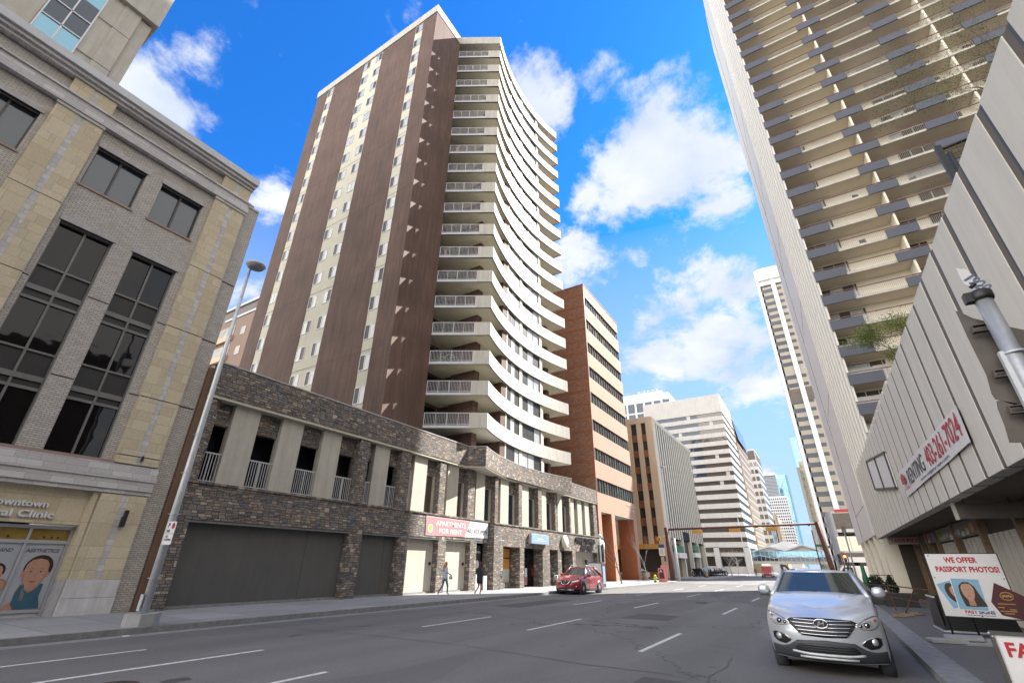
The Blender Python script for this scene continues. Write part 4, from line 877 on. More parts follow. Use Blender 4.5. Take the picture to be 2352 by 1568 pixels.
def rlevel(z):
    """one storey: slab, fins; children panels and railing"""
    s_=MB(); s_.box(RX+.05,34,RY,RY+1.25,z,z+.14); sl0=s_.build('balcony_slab','soffit',rt)
    e=MB(); e.fbox(FB,RX+.05,34,z,z+.16,0,.02); e.build('slab_edge','white',sl0)
    f=MB()
    for x in (8.4,14.45,20.5): f.box(x-.06,x+.06,RY+.03,RY+1.25,z+.14,z+1.7)
    f.each('partition','palecream',sl0)
    for x0,x1 in ((RX,5.15),(7.65,9.2),(11.6,13.1),(15.6,17.2)):
        if z>50: break
        g_=MB(); g_.fbox(FB,x0,x1,z-.02,z+.6,.02,.1); g_.build('blue_grey_panel','bluegrey',sl0)
    g_=MB()
    for x0,x1 in ((RX,5.15),(7.65,9.2),(11.6,13.1),(15.6,17.2),(19.8,21.4),(23.6,25.2)):
        if z>50 or x0>19: g_.fbox(FB,x0,x1,z-.02,z+.6,.02,.1)
    g_.build('more_blue_grey_panels','bluegrey',sl0)['kind']='stuff'
    r_=MB(); r_.fbox(FB,RX,34,z+.7,z+.745,-.02,.03); r_.mi=1
    for x0,x1 in ((5.15,7.65),(9.2,11.6),(13.1,15.6),(17.2,19.8)):
        n=int((x1-x0)/.085)
        for i in range(n): x=x0+(x1-x0)*(i+.5)/n; r_.fbox(FB,x-.006,x+.006,z+.14,z+.7,0,.012)
    r_.build('railing',['redrail','panelcream'],sl0)
    segs=[(3.6,5.6),(8.6,9.6),(10.2,13.9),(15.6,16.6),(17.2,19.9)]; Fw=FY(RY+1.22); rest=MB()
    for si,(x0,x1) in enumerate(segs):
        own=si<4 and z<46; w=MB() if own else rest
        w.mi=0; w.fbox(Fw,x0,x1,z+.16,z+1.6,0,.008); w.mi=1
        for i in range(int((x1-x0)/.62)+1):
            x=x0+.62*i
            if x<x1: w.fbox(Fw,x-.02,x+.02,z+.16,z+1.6,.0,.04)
        w.mi=2
        for i in range(int((x1-x0)/.62)):
            if random.random()<.4: w.fbox(Fw,x0+.62*i+.03,x0+.62*(i+1)-.03,z+.2,z+1.55,.0,.014)
        if own: w.build('balcony_window',['glassbrown','alu','curtain'],sl0)
    rest.build('more_balcony_windows',['glassbrown','alu','curtain'],sl0)['kind']='stuff'
    return sl0
for k in range(30): rlevel(7.6+1.735*k)

# ================================================================ PANELLED BUILDING on the right
BX=3.2; FP=FXn(BX)
pb=thing('panelled_building','low building of white vertical panels over a recessed shopping arcade','building',(BX+4,15,0))
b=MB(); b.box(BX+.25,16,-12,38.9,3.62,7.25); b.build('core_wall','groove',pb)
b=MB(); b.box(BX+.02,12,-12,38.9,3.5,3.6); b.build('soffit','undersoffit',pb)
pitch=1.235; y=39.0; k=0
while y>-3:
    q=MB(); zt=7.62 if y>20 else 7.5
    q.fbox(FP,-(y-.0),-(y-pitch+.22),3.42,zt,-.3,0)
    q.build('wall_panel','panel',pb,bevel=.008); y-=pitch; k+=1
b=MB()
for i in range(k+1):
    y_=39.0-pitch*i; b.mi=0; b.fbox(FP,-y_-.22,-y_-.0,3.44,7.48,-.29,-.012); b.mi=1; b.fbox(FP,-y_-.07,-y_-.0,3.46,7.46,-.05,-.008)
b.build('groove_batten',['batten','black'],pb)
# window in the panels
w=MB()
def skewbar(mb,a0,b0,a1,b1,t,c0,c1): mb.fpoly(FP,[(a0,b0-t),(a1,b1-t),(a1,b1+t),(a0,b0+t)],c0,c1)
skewbar(w,-31.3,6.93,-24.4,6.1,  .045,.0,.07); skewbar(w,-31.3,5.5,-24.4,4.68,.045,.0,.09)
for a,z0,z1 in ((-31.3,5.5,6.93),(-27.85,5.1,6.5),(-24.5,4.68,6.1)): w.fbox(FP,a-.075,a+.075,z0,z1,.0,.075)
wo=w.build('window','black',pb)
q=MB(); q.fpoly(FP,[(-31.3,5.5),(-24.4,4.68),(-24.4,6.1),(-31.3,6.93)],.0,.03); q.build('pane','signwhite',wo)
# arcade shopfront
FS=FXn(5.0)
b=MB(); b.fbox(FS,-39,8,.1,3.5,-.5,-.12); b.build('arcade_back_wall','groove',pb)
for i,a in enumerate([-38.8,-36.2,-34.0,-31.5,-27.5,-23.4,-19.4,-15]):
    q=MB(); q.fbox(FS,a-.12,a+.12,.1,3.5,-.12,.12); q.build('shopfront_post','wood',pb)
b=MB()
for (a0,a1) in ((-38.7,-36.3),(-36.1,-34.1),(-33.9,-31.6)): 
    b.fquad(FS,a0,a1,.5,2.85,-.1)
b.build('shopfront_glass','glassbrown',pb)
b=MB()
for i in range(26):
    a=-31.2+i*.62
    if abs((a+27.5))>.2 and abs(a+23.4)>.2: b.fbox(FS,a,a+.46,.55,2.85,-.1,-.02)
b.build('board_cladding','panel',pb)
b=MB(); b.fbox(FS,-31.2,-15,.1,.5,-.1,.15); b.build('base_ledge','palecream',pb)
b=MB(); b.mi=0; b.fbox(FS,-38.7,-31.7,2.92,3.45,-.1,.06); b.mi=1; b.fquad(FS,-34.6,-33.2,2.97,3.4,.065); b.mi=2; b.fquad(FS,-38.5,-37.3,2.97,3.4,.065); b.fquad(FS,-33.1,-31.9,2.97,3.4,.065); b.mi=3; b.text('TAO\'S',FS,-34.5,-33.3,3.15,3.38,.067,.075,bold=.03); b.mi=4; b.text('Pizza',FS,-34.4,-33.3,3.0,3.12,.067,.075)
b.build('fascia_sign',['groove','pinkconc','navy','red','signwhite'],pb)
b=MB(); b.fbox(FS,-31.2,-23.4,2.9,3.45,-.1,.06); b.mi=1; b.fquad(FS,-31.0,-29.4,2.95,3.4,.065)
for i in range(8): b.mi=2; b.ellipse(FS,-30.4+i*.75,3.02+.05*(i%3),.3,.1+.03*(i%2),.066,.07,12)
b.mi=3; b.ellipse(FS,-24.4,3.15,.35,.16,.066,.072,14)
b.build('fascia_picture',['signgrey','leaf','curtain','paper'],pb)
b=MB(); b.box(4.2,4.95,39.2,39.3,.1,3.4); b.build('side_screen','groove',pb)
tp=MB(); tp.box(3.55,5.2,36.9,37.1,3.05,3.42); tpo=thing('hanging_shop_sign','small cream hanging sign with red capitals under the soffit by the columns','sign',(4.3,37,3.2)); tp.build('sign_board','panelcream',tpo)
tp=MB(); tp.text("TAO'S PIZZA",FY(36.89),3.65,5.1,3.14,3.34,.0,.012,bold=.03); tp.build('lettering','red',tpo)
tp=MB(); 
for x in (3.8,4.9): tp.box(x,x+.02,36.99,37.01,3.42,3.5)
tp.build('hanger','black',tpo)
hs=thing('blank_lightbox','blank dark grey lightbox hanging from the dark soffit','sign',(4.3,18,3.3))
q=MB(); q.box(3.4,4.75,17.6,17.75,2.98,3.36); q.build('box_body','signgrey',hs,bevel=.01)
q=MB(); q.box(3.34,3.4,17.58,17.77,2.96,3.4); q.build('end_trim','panelcream',hs)
q=MB(); 
for x in (3.6,4.5): q.box(x,x+.03,17.66,17.69,3.36,3.5)
q.build('hanger','black',hs)
# renting banner on the panels
rb=thing('renting_banner','white banner with red telephone number and the word renting, tied across the white panels','banner',(BX,18,4.4))
def wav(a,b_): return .05+.010*math.sin(a*1.3)+.004*math.sin(b_*5+a)
q=MB(); q.smooth=True; nA,nB=140,14; vs=[]
for j in range(nB+1):
    for i in range(nA+1):
        a=-22.6+(22.6-12.95)*i/nA; zb0=4.13-.12*math.sin(math.pi*i/nA)*0+0; zt0=5.0+(4.9-5.0)*i/nA; z=zb0+(zt0-zb0)*j/nB
        vs.append(FP.P(a,z,wav(a,z)))
q.add(vs,[(j*(nA+1)+i,j*(nA+1)+i+1,(j+1)*(nA+1)+i+1,(j+1)*(nA+1)+i) for j in range(nB) for i in range(nA)]); q.build('banner_sheet','signwhite',rb)
def wtext(name,txt,a0,a1,z0,z1,mm,bold=.02):
    q=MB(); q.text(txt,FP,a0,a1,z0,z1,0,.006,bold=bold); vv=[]
    for v in q.v:
        a=-v[1]; z=v[2]; c=BX-v[0]; vv.append((v[0]-(wav(a,z)+.012),v[1],v[2]))
    q.v=vv; q.build(name,mm,rb)
wtext('word_renting','RENTING',-21.1,-17.85,4.35,4.83,'textgrey',.0)
wtext('phone_number','403-261-7024',-17.4,-13.2,4.33,4.84,'red',.0)
wtext('web_address','www.calgary-apt.com',-19.1,-15.0,4.18,4.27,'textblue',.0)
wtext('small_print','HOMES',-22.3,-21.3,4.32,4.4,'pinkred'); 
q=MB(); q.fpoly(FP,[(-22.2,4.5),(-21.5,4.5),(-21.5,4.72),(-21.85,4.86),(-22.2,4.74)],.11,.115); q.build('house_logo','red',rb)
# bracket with netting at the roof edge
nb=thing('mesh_bracket','black steel bracket with netting sticking out over the white panels','bracket',(3.4,9,8))
q=MB(); q.box(3.36,3.44,8.96,9.04,7.3,8.6); q.box(3.47,3.52,8.96,9.04,7.3,8.4); q.tube([(3.4,9,8.52),(4.3,9.2,8.75)],.03,6); q.tube([(3.4,9,7.95),(4.0,9.1,7.85)],.03,6); q.build('post','black',nb)
q=MB()
for i in range(9):
    t=i/8; q.tube([(3.45+.75*t,9+.1*t,7.95-.05*t),(3.45+.75*t,9+.1*t,8.5+.2*t)],.006,4)
for j in range(6): q.tube([(3.42,9,7.95+.1*j),(4.2,9.15,7.9+.14*j)],.006,4)
q.build('netting','groove',nb)
# ================================================================ ORANGE BRICK OFFICE
OX=-20.4; OY=51.65
ob=thing('orange_office_building','orange brick office building with pink bands and long ribbon windows beyond the curved tower','building',(-30,58,0))
b=MB(); b.box(-46,OX-.6,OY+.3,65.3,7.4,37.3); b.build('core_wall','dark',ob)
b=MB(); b.box(-46,OX-.03,OY-.02,OY+.3,4.5,37.4); b.build('brick_end_wall','orange',ob)
b=MB()
for k in range(20): 
    z=35.8-1.76*k
    if z>8: b.fbox(FY(OY),-46,OX-.02,z-.09,z+.09,0,.05)
b.fbox(FY(OY),OX-.06,OX+.02,7.4,37.39,.0,.06); b.fbox(FY(OY),-46,OX+.05,37.4,37.52,-14,.08)
b.build('terracotta_band','orangetrim',ob)
FO=FX(OX)
wz=[(34.25,35.62),(30.6,32.12),(27.1,28.6),(23.55,25.1),(20.1,21.55),(16.55,18.0),(13.0,14.5),(9.35,10.95)]
ed=[37.4]+[z for w_ in wz for z in (w_[1],w_[0])]+[7.4]
for i in range(0,len(ed),2):
    q=MB(); q.fbox(FO,OY+.0,65.35,ed[i+1],ed[i],-.02,0); q.fbox(FO,OY+.31,65.35,ed[i+1],ed[i],-.5,-.02); q.build('spandrel_band','pinkconc',ob)
for z0,z1 in wz:
    q=MB(); n=15
    q.fbox(FO,OY+.0,OY+.35,z0,z1,-.4,-.0)
    for i in range(n+1): a=OY+.4+(65.2-OY-.4)*i/n; q.fbox(FO,a-.03,a+.03,z0,z1,-.25,-.12)
    q.fbox(FO,OY+.35,65.2,z0,z0+.06,-.25,-.1); q.fbox(FO,OY+.35,65.2,z1-.05,z1,-.25,-.1); o=q.build('ribbon_window','bronze',ob)
    q=MB()
    for i in range(n):
        a=OY+.4+(65.2-OY-.4)*i/n; q.mi=random.choice([0,0,0,1,2]); q.fquad(FO,a,a+(65.2-OY-.4)/n,z0,z1,-.2)
    q.build('pane',['glassgreen','glassbrown','screen'],o)
b=MB(); b.box(-44,OX-.02,OY+.3,65.2,7.3,7.395); b.build('soffit','cream',ob)
for a0,a1 in ((OY,52.6),(55.9,57.0),(64.2,65.35)):
    q=MB(); q.fbox(FO,a0,a1,.1,7.4,-.5,-.002); q.mi=1; q.fbox(FO,a0+.0,a1-.3,.1,7.35,-2.2,-.5); q.fquad(Fr((0,a0-.004,0),(1,0,0)),OX-2.2,OX-.06,.1,7.35,0); q.build('ground_pier',['pinkconc','orangetrim'],ob)
b=MB(); b.box(-30,-29.5,OY+.3,65,.1,7.3); b.build('ground_floor_wall','glassbrown',ob)
b=MB(); b.text('SPECTRUM',FO,61.8,65.0,9.0-.25,9.15-.15,.0,.04); b.text('PLACE',FO,63.2,65.0,8.1,8.4,.0,.04); b.build('name_lettering','palestone',ob)
# ================================================================ BEIGE CORNER BUILDING with fins
QX=-20.4; QY=79.8; F=FX(QX); G_=FY(QY)
bb=thing('fin_clad_building','peach stone corner building whose street side carries narrow pale vertical fins','building',(-28,95,0))
b=MB(); b.box(-45,QX-.7,QY+.5,110.3,.1,25.0); b.build('core_wall','glassbrown',bb)
b=MB(); b.fbox(G_,-21.6,QX,.1,25.6,-.5,0)
for x in (-23.25,-25.1,-26.9,-28.7,-30.5,-33,-35.5,-38): b.fbox(G_,x,x+.8,4.6,25.6,-.5,0)
b.fbox(G_,-45,-21.6,24.6,25.6,-.5,-.01)
b.build('peach_pier','beige',bb)
b=MB()
for k in range(7): b.fbox(G_,-45,-21.6,22.6-2.75*k-1.2,22.6-2.75*k,-.48,-.25)
b.build('copper_spandrel','copper',bb)
b=MB(); b.fbox(G_,-45,-21.4,4.2,4.9,-.4,.45); b.build('awning','awning',bb)
b=MB(); b.fbox(G_,-45,-21.6,.1,.9,-.45,-.05); b.fbox(G_,-26.5,-25.9,.9,3.4,-.4,-.1); b.build('shopfront_base','copper',bb)
b=MB(); b.fbox(F,QY+.51,110.4,24.9,25.62,-.8,0.03); b.fbox(F,QY+.51,QY+2.2,5.9,24.9,-.7,0); b.fbox(F,QY+.51,QY+.8,.1,5.9,-.7,0)
b.build('stone_head','palestone',bb)
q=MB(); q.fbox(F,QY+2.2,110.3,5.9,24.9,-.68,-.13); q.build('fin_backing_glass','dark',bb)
n=17
for i in range(n):
    a=QY+2.9+(110.2-QY-2.9)*i/n; z0=7.4 if 91<a<96.2 else 5.9
    q=MB(); q.fbox(F,a,a+.74,z0,24.9,-.13,-.03); q.build('fin','palestone',bb)
for a in (QY+5.2,90.6,97.0,103,109.5):
    q=MB(); q.fbox(F,a,a+.7,.1,6,-.7,.02); q.build('street_pier','palestone',bb)
b=MB(); b.fbox(F,91.3,97,.9,7.2,-.65,-.6); b.build('entrance_glass','glassdark',bb)
b=MB(); b.fbox(F,84.2,90.4,3.9,4.9,-.3,.1); b.fbox(F,98,102.8,4.4,5.3,-.3,.1); b.mi=1; b.fbox(F,85,90.2,3.0,3.8,-.2,.5); b.fbox(F,98.2,102.6,3.3,4.1,-.2,.4); 
b.each('shop_fascia',['green','signwhite','signwhite'],bb)
# ================================================================ WHITE BANDED OFFICE
VX=-16; VY=144.7; F=FX(VX); G_=FY(VY)
wb=thing('banded_office_building','tall pale concrete office building with horizontal window bands in the middle distance','building',(-28,155,0))
b=MB(); b.box(-39,VX-.25,VY+.25,166.5,5.8,48.6); b.build('core_glazing','glassblue',wb)
tops=[43.35-2.46*k for k in range(16)]
for i,zt in enumerate(tops):
    z1=48.9 if i==0 else tops[i-1]-1.15; z0=zt
    if z0<4.4: break
    q=MB(); q.box(-39.2,VX,VY,166.6,z0,z1); q.build('spandrel_band','concband',wb)
    for j in range(10):
        x=-38.5+j*2.2
    w=MB()
    for j in range(22):
        x=-38.6+j*1.03
        w.mi=2 if random.random()<.04 else (0 if (i<8 and j<15) else 1) ; w.fquad(G_,x+.03,x+1.0,z0-1.1,z0-.03,-.235)
    for j in range(18):
        w.mi=random.choice([0,0,0,1]); w.fquad(F,VY+.4+j*1.2,VY+1.5+j*1.2,z0-1.1,z0-.03,-.235)
    w.build('window_band',['glassblue','glassbrown','curtain'],wb)
lz=tops[-1]
b=MB(); b.box(-39,VX-.5,VY+.5,166,4.3,tops[15]); b.build('lower_wall','concband',wb)
for x in (-17.2,-24.7,-31.5,-38): 
    q=MB(); q.box(x,x+1.4,VY,VY+1.4,0.1,6.6); q.build('street_column','concband',wb)
b=MB(); b.box(-38,-18,VY+5,VY+5.3,0.1,5.8); b.build('lobby_glass','glassbrown',wb)
b=MB(); b.box(-37,-17.5,VY+1.6,VY+1.8,0.1,1.9); b.build('planter_wall','concband',wb)
# white blocks behind with rooftop units
hb=thing('white_tower_block','white clad tower block with a square window grid peeking over the pale office building','building',(-45,175,0))
b=MB(); b.box(-60,-38.5,170,190,0,61.9); b.box(-38.7,-36.2,171,190,0,61.2); b.build('clad_wall','white2',hb)
b=MB()
for r_ in range(3):
    for c_ in range(7):
        x=-58.5+c_*3.35; z=58.2-4.2*r_; 
        if r_==0 and c_>3: b.fbox(FY(170),x,x+2.6,z-1.1,z,0,.05)
        else: b.fbox(FY(170),x,x+2.6,z-3.6,z,0,.05)
b.build('window_grid','glassblue',hb)
for k in range(5):
    q=MB(); x=-47.6+k*1.75+.2*(k%2); q.tube([(x,172,61.9),(x,172,63.2)],.12,6); q.disc((x+.15,172,63.3),(.3,-.3,1),.45,.25,10); q.build('roof_vent','metal',hb)
# ================================================================ farther street wall, left
def gridbldg(name,label,x0,x1,y0,y1,z,wallm,glm,sp,wh,cols,colsS,part='row_glazing',hw=.62,top=1.5,cat='building'):
    t=thing(name,label,cat,((x0+x1)/2,(y0+y1)/2,0)); b=MB(); b.box(x0,x1,y0,y1,0,z); b.build('wall',wallm,t)
    n=int((z-top-4)/sp)
    for k in range(n):
        zt=z-top-sp*k; w=MB()
        wd=(x1-x0)/cols
        for c in range(cols): w.fbox(FY(y0),x0+wd*(c+.5-hw/2),x0+wd*(c+.5+hw/2),zt-wh,zt,0,.04)
        wd=(y1-y0)/colsS
        xs_,sg=(x1,1) if x1<0 else (x0,-1)
        for c in range(colsS):
            a0=y0+wd*(c+.5-hw/2); a1=y0+wd*(c+.5+hw/2)
            if sg>0: w.fbox(FX(x1),a0,a1,zt-wh,zt,0,.04)
            else: w.fbox(FXn(x0),-a1,-a0,zt-wh,zt,0,.04)
        w.fbox(FY(y0),x0,x1,zt-wh-.08,zt-wh,0,.045); (w.fbox(FX(x1),y0,y1,zt-wh-.08,zt-wh,0,.045) if sg>0 else w.fbox(FXn(x0),-y1,-y0,zt-wh-.08,zt-wh,0,.045))
        w.build(part,glm,t)
    return t
b5=gridbldg('straw_stone_building','straw and pink stone building with a dark glass top beside the banded office',-30,-15.9,168.5,196,44.5,'yellowst','glassbrown',2.55,1.25,4,9,'row_glazing',.6,.9)
b=MB(); b.fpoly(Fr((0,168.6,0),(1,0,0)),[(-22,44.6),(-15.9,44.6),(-15.2,40),(-15.9,46.8),(-17.5,48.4),(-22,48.4)],-26,0); b.build('sloped_glass_crown','glassblue',b5)
q=MB()
for k in range(18): q.fbox(FX(-15.9),168.5,196,43.5-2.5*k,44.3-2.5*k,0,.12)
q.build('pink_band','pinkconc',b5)
b6=gridbldg('pale_grid_building','grey beige building with a regular grid of brown windows further along the street',-30,-15.9,238,262,50.8,'concband','glassbrown',3.2,1.7,8,9,'row_glazing',.74,6.0)
q=MB(); q.fbox(FY(238),-29.5,-16.2,46.0,50.0,0,.05); q.fbox(FX(-15.9),238.5,261.5,46,50,0,.05); q.build('plant_louvre','signgrey',b6)
gridbldg('brown_corner_block','tan low block with dark vertical bays at the foot of the far white grid tower',-30,-16.2,290,330,27,'beige','glassbrown',19,15,4,6,'window_bay',.5,3)
b7=thing('mirror_tower','far tower of purple grey mirror glass with a pale flat cap','building',(-21,400,0))
q=MB(); q.box(-25.6,-16.6,400,420,0,64); q.build('glass_wall','glassblue',b7)
q=MB(); q.box(-25.7,-16.5,399.8,420,63.5,65.4); q.build('roof_cap','white2',b7)
q=MB()
for k in range(22): q.fbox(FY(400),-25.6,-16.6,62-1.0*k,62.25-1.0*k,0,.05)
q.build('floor_line','curtain',b7)
gridbldg('white_grid_tower','far white tower with a dense grid of small square blue windows',-21.5,-11.0,352,372,43,'white2','glassblue',1.75,1.0,9,8,'row_glazing',.6,1.2)
b8=thing('braced_glass_tower','farthest pale blue glass tower with crossed diagonal bracing','building',(-12,450,0))
q=MB(); q.prism([(-19.0,450),(-11.6,450),(-10.8,452),(-10.0,456),(-12,470),(-19,470)],0,71); q.build('glass_wall','glasssky',b8)
q=MB()
for k in range(5):
    z=69-13*k
    for s_ in (0,1): q.tube([(-18.6,449.8,z if s_ else z-12),(-11.6,449.8,z-12 if s_ else z)],.22,4)
    q.fbox(FY(450),-19,-11.6,z-.2,z+.2,.0,.15)
q.build('diagonal_brace','curtain',b8)
# ================================================================ right side, farther
TY2=125
r2=thing('white_column_tower','slender tower with bright white vertical columns and dark window bands behind the ribbed high rise','building',(6,130,0))
b=MB(); b.box(2.15,16,TY2+.3,TY2+26,0,70); b.build('beige_wall','tanclad',r2)
b=MB(); b.box(1.08,1.76,TY2-.2,TY2+27,0,72.5); b.box(4.38,5.4,TY2-.3,TY2+.6,0,73); b.prism([(1.08,TY2+27),(1.08,TY2-.1),(1.7,TY2-.6),(3.4,TY2-.9),(6.6,TY2-.6),(16,TY2+2),(16,TY2+27)],71.8,75.4)
b.box(1.76,4.38,TY2+.05,TY2+2,70.5,71.9); b.box(5.4,16,TY2+.05,TY2+2,70.5,71.9)
b.build('white_column','white2',r2)
zs=[71.2-1.955*k for k in range(13)]+[44.3-2.11*k for k in range(20)]
for z in zs:
    if z>4:
        q=MB(); q.fbox(FY(TY2+.3),1.76,4.38,z-1.0,z,0,.06); q.build('window_band','glassslate',r2)
        q=MB(); q.fbox(FY(TY2+.3),5.4,6.5,z-.85,z-.05,0,.06); q.build('side_window','glassslate',r2)
q=MB(); q.fbox(FY(TY2+.3),1.76,4.38,37.3,40.7,.06,.1); q.build('plant_louvre','signgrey',r2)
q=MB(); q.fbox(FY(TY2+.3),5.4,7.1,37.8,40.9,.06,.1); q.build('plant_louvre','signgrey',r2)
r3_=thing('pale_glass_tower','far pale mirror glass tower right of the street gap','building',(2,300,0))
q=MB(); q.box(-.9,6,300,330,0,67.5); q.build('glass_wall','glasssky',r3_)
q=MB()
for k in range(20): q.fbox(FY(300),-.9,6,4+3.2*k,4.3+3.2*k,0,.06)
q.build('floor_line','curtain',r3_)
r4_=gridbldg('beige_window_tower','far narrow beige tower with small dark windows just left of the white columns',.1,8,255,275,46.5,'yellowst','glassbrown',2.9,1.4,6,7,'row_glazing',.5,1.5)
r5_=thing('green_glass_slab','far thin green glass slab beside the narrow beige tower','building',(-.5,262,0))
q=MB(); q.box(-1.2,0.05,250,285,0,43); q.build('glass_wall','glassgreen',r5_)
# curved grey corner building
cb=thing('rounded_corner_building','low grey building with a rounded corner, red roof stripe and cream panels','building',(6,88,0))
pts=[(9,84.6),(3.2,84.6)]+[(2.9-1.05*math.sin(t),86.4-1.8*math.cos(t)) for t in [i*math.pi/16 for i in range(9)]]+[(1.85,100),(9,100)]
pts_=pts[::-1]
b=MB(); b.prism(pts_,0,9.2); b.build('grey_wall','whitegrey',cb)
def off(p,d): return [((x-d if x<8.9 else x),(y-d if y<99 else y)) for x,y in p]
b=MB(); b.fbox(FY(84.6),2.95,9,9.05,9.42,-.2,.1); b.build('red_stripe','red',cb)
b=MB(); b.fbox(FY(84.6),2.6,9,6.8,8.9,-.1,.05); b.build('louvre','signgrey',cb)
b=MB(); b.fbox(FY(84.6),2.65,9,5.85,6.35,-.1,.08); b.build('dark_band','glassdark',cb)
b=MB(); b.fbox(FY(84.6),2.35,3.75,3.9,6.55-.75,.0,.12); b.fbox(FY(84.6),3.85,9,3.9,5.8,.0,.12); b.build('cream_panel','palecream',cb)
b=MB(); b.fbox(FY(84.6),2.2,9,3.2,3.7,.0,.14); b.mi=1; b.fbox(FY(84.6),2.4,9,2.5,3.15,.0,.5); b.build('canopy',['signgrey','signwhite'],cb)
b=MB(); b.fbox(FY(84.6),2.5,9,.1,2.5,.0,.06); b.build('shop_glass','glassdark',cb)
# pink building seen between the clinic and the brown tower
pk=thing('pink_apartment_block','pinkish balcony apartment block glimpsed between the clinic and the brown wall','building',(-95,45,0))
b=MB(); b.box(-120,-84.6,40.5,60,0,46.5); b.build('pink_wall','dullpink',pk)
b=MB(); b.box(-118,-85.8,41.5,60,46.5,50.3); b.build('roof_storey','signgrey',pk)
b=MB(); b.box(-118.5,-85.2,41.2,60,50.3,50.9); b.fbox(FY(40.5),-96,-85.0,46.6,47.1,-.3,.15); b.build('roof_edge','whitegrey',pk)
b=MB()
for k in range(9):
    z=45-4.4*k
    b.fbox(FY(40.5),-100,-91.2,z-3.4,z,0,.06); b.fbox(FX(-84.6),43,46.5,z-3.3,z-.6,0,.05)
    b.fbox(FY(40.5),-88.6,-87.0,z-3,z-1.2,0,.05)
b.build('balcony_opening','glassbrown',pk)
b=MB()
for k in range(9):
    z=45-4.4*k; b.fbox(FY(40.5),-100,-91,z-3.6,z-2.4,.05,.5)
b.build('balcony_front','beige',pk)
q=MB(); 
for x in (-94,-92.6): q.tube([(x,44,50.9),(x,44,54)],.15,6)
q.build('roof_mast','signwhite',pk)
# ================================================================ SKYWALK
sk=thing('glass_skywalk','pale zigzag framed glass footbridge crossing the far end of the street','footbridge',(-7,150,3))
SY=150; G_=FY(SY)
x0s,x1s=-17.0,1.2; nz=8
q=MB(); q.box(x0s,x1s,SY,SY+4,2.6,3.25); q.build('deck','palestone',sk)
q=MB(); q.fquad(G_,x0s,x1s,3.25,5.6,-.15); q.build('glass_wall','glasssky',sk)
q=MB(); q.fquad(G_,x0s,x1s,3.25,4.2,-.12); q.build('lower_glass','glassblue',sk)
tp_=[(-17,5.0),(-11.6,6.6),(-7.9,5.6),(-4.0,6.9),(1.2,5.2)]; 
q=MB()
for (a,b_),(c_,d_) in zip(tp_[:-1],tp_[1:]):
    q.fpoly(G_,[(a,b_-.0),(c_,d_-.0),(c_,d_+.35),(a,b_+.35)],-.3,.3)
lp=[(-17,3.9),(-14.2,4.6),(-11,3.85),(-6.9,4.7),(-2.6,3.8),(1.2,4.5)]
for (a,b_),(c_,d_) in zip(lp[:-1],lp[1:]): q.fpoly(G_,[(a,b_),(c_,d_),(c_,d_+.14),(a,b_+.14)],-.1,.1)
q.fpoly(G_,[(-11.6,6.9),(-7.9,8.2),(-3.8,7.0),(-4,6.8),(-7.9,5.7),(-11.6,6.7)],-2.3,-2.0)
for i in range(19): x=x0s+i*(x1s-x0s)/18; q.fbox(G_,x-.04,x+.04,3.25,5.5,-.1,.02)
q.build('white_frame','signwhite',sk)
q=MB(); q.fpoly(G_,[(-17,5.2),(-11.6,6.8),(-7.9,5.8),(-4,7.1),(1.2,5.4),(1.2,5.6),(-17,5.6)],-3.8,-.3); q.build('roof','whitegrey',sk)
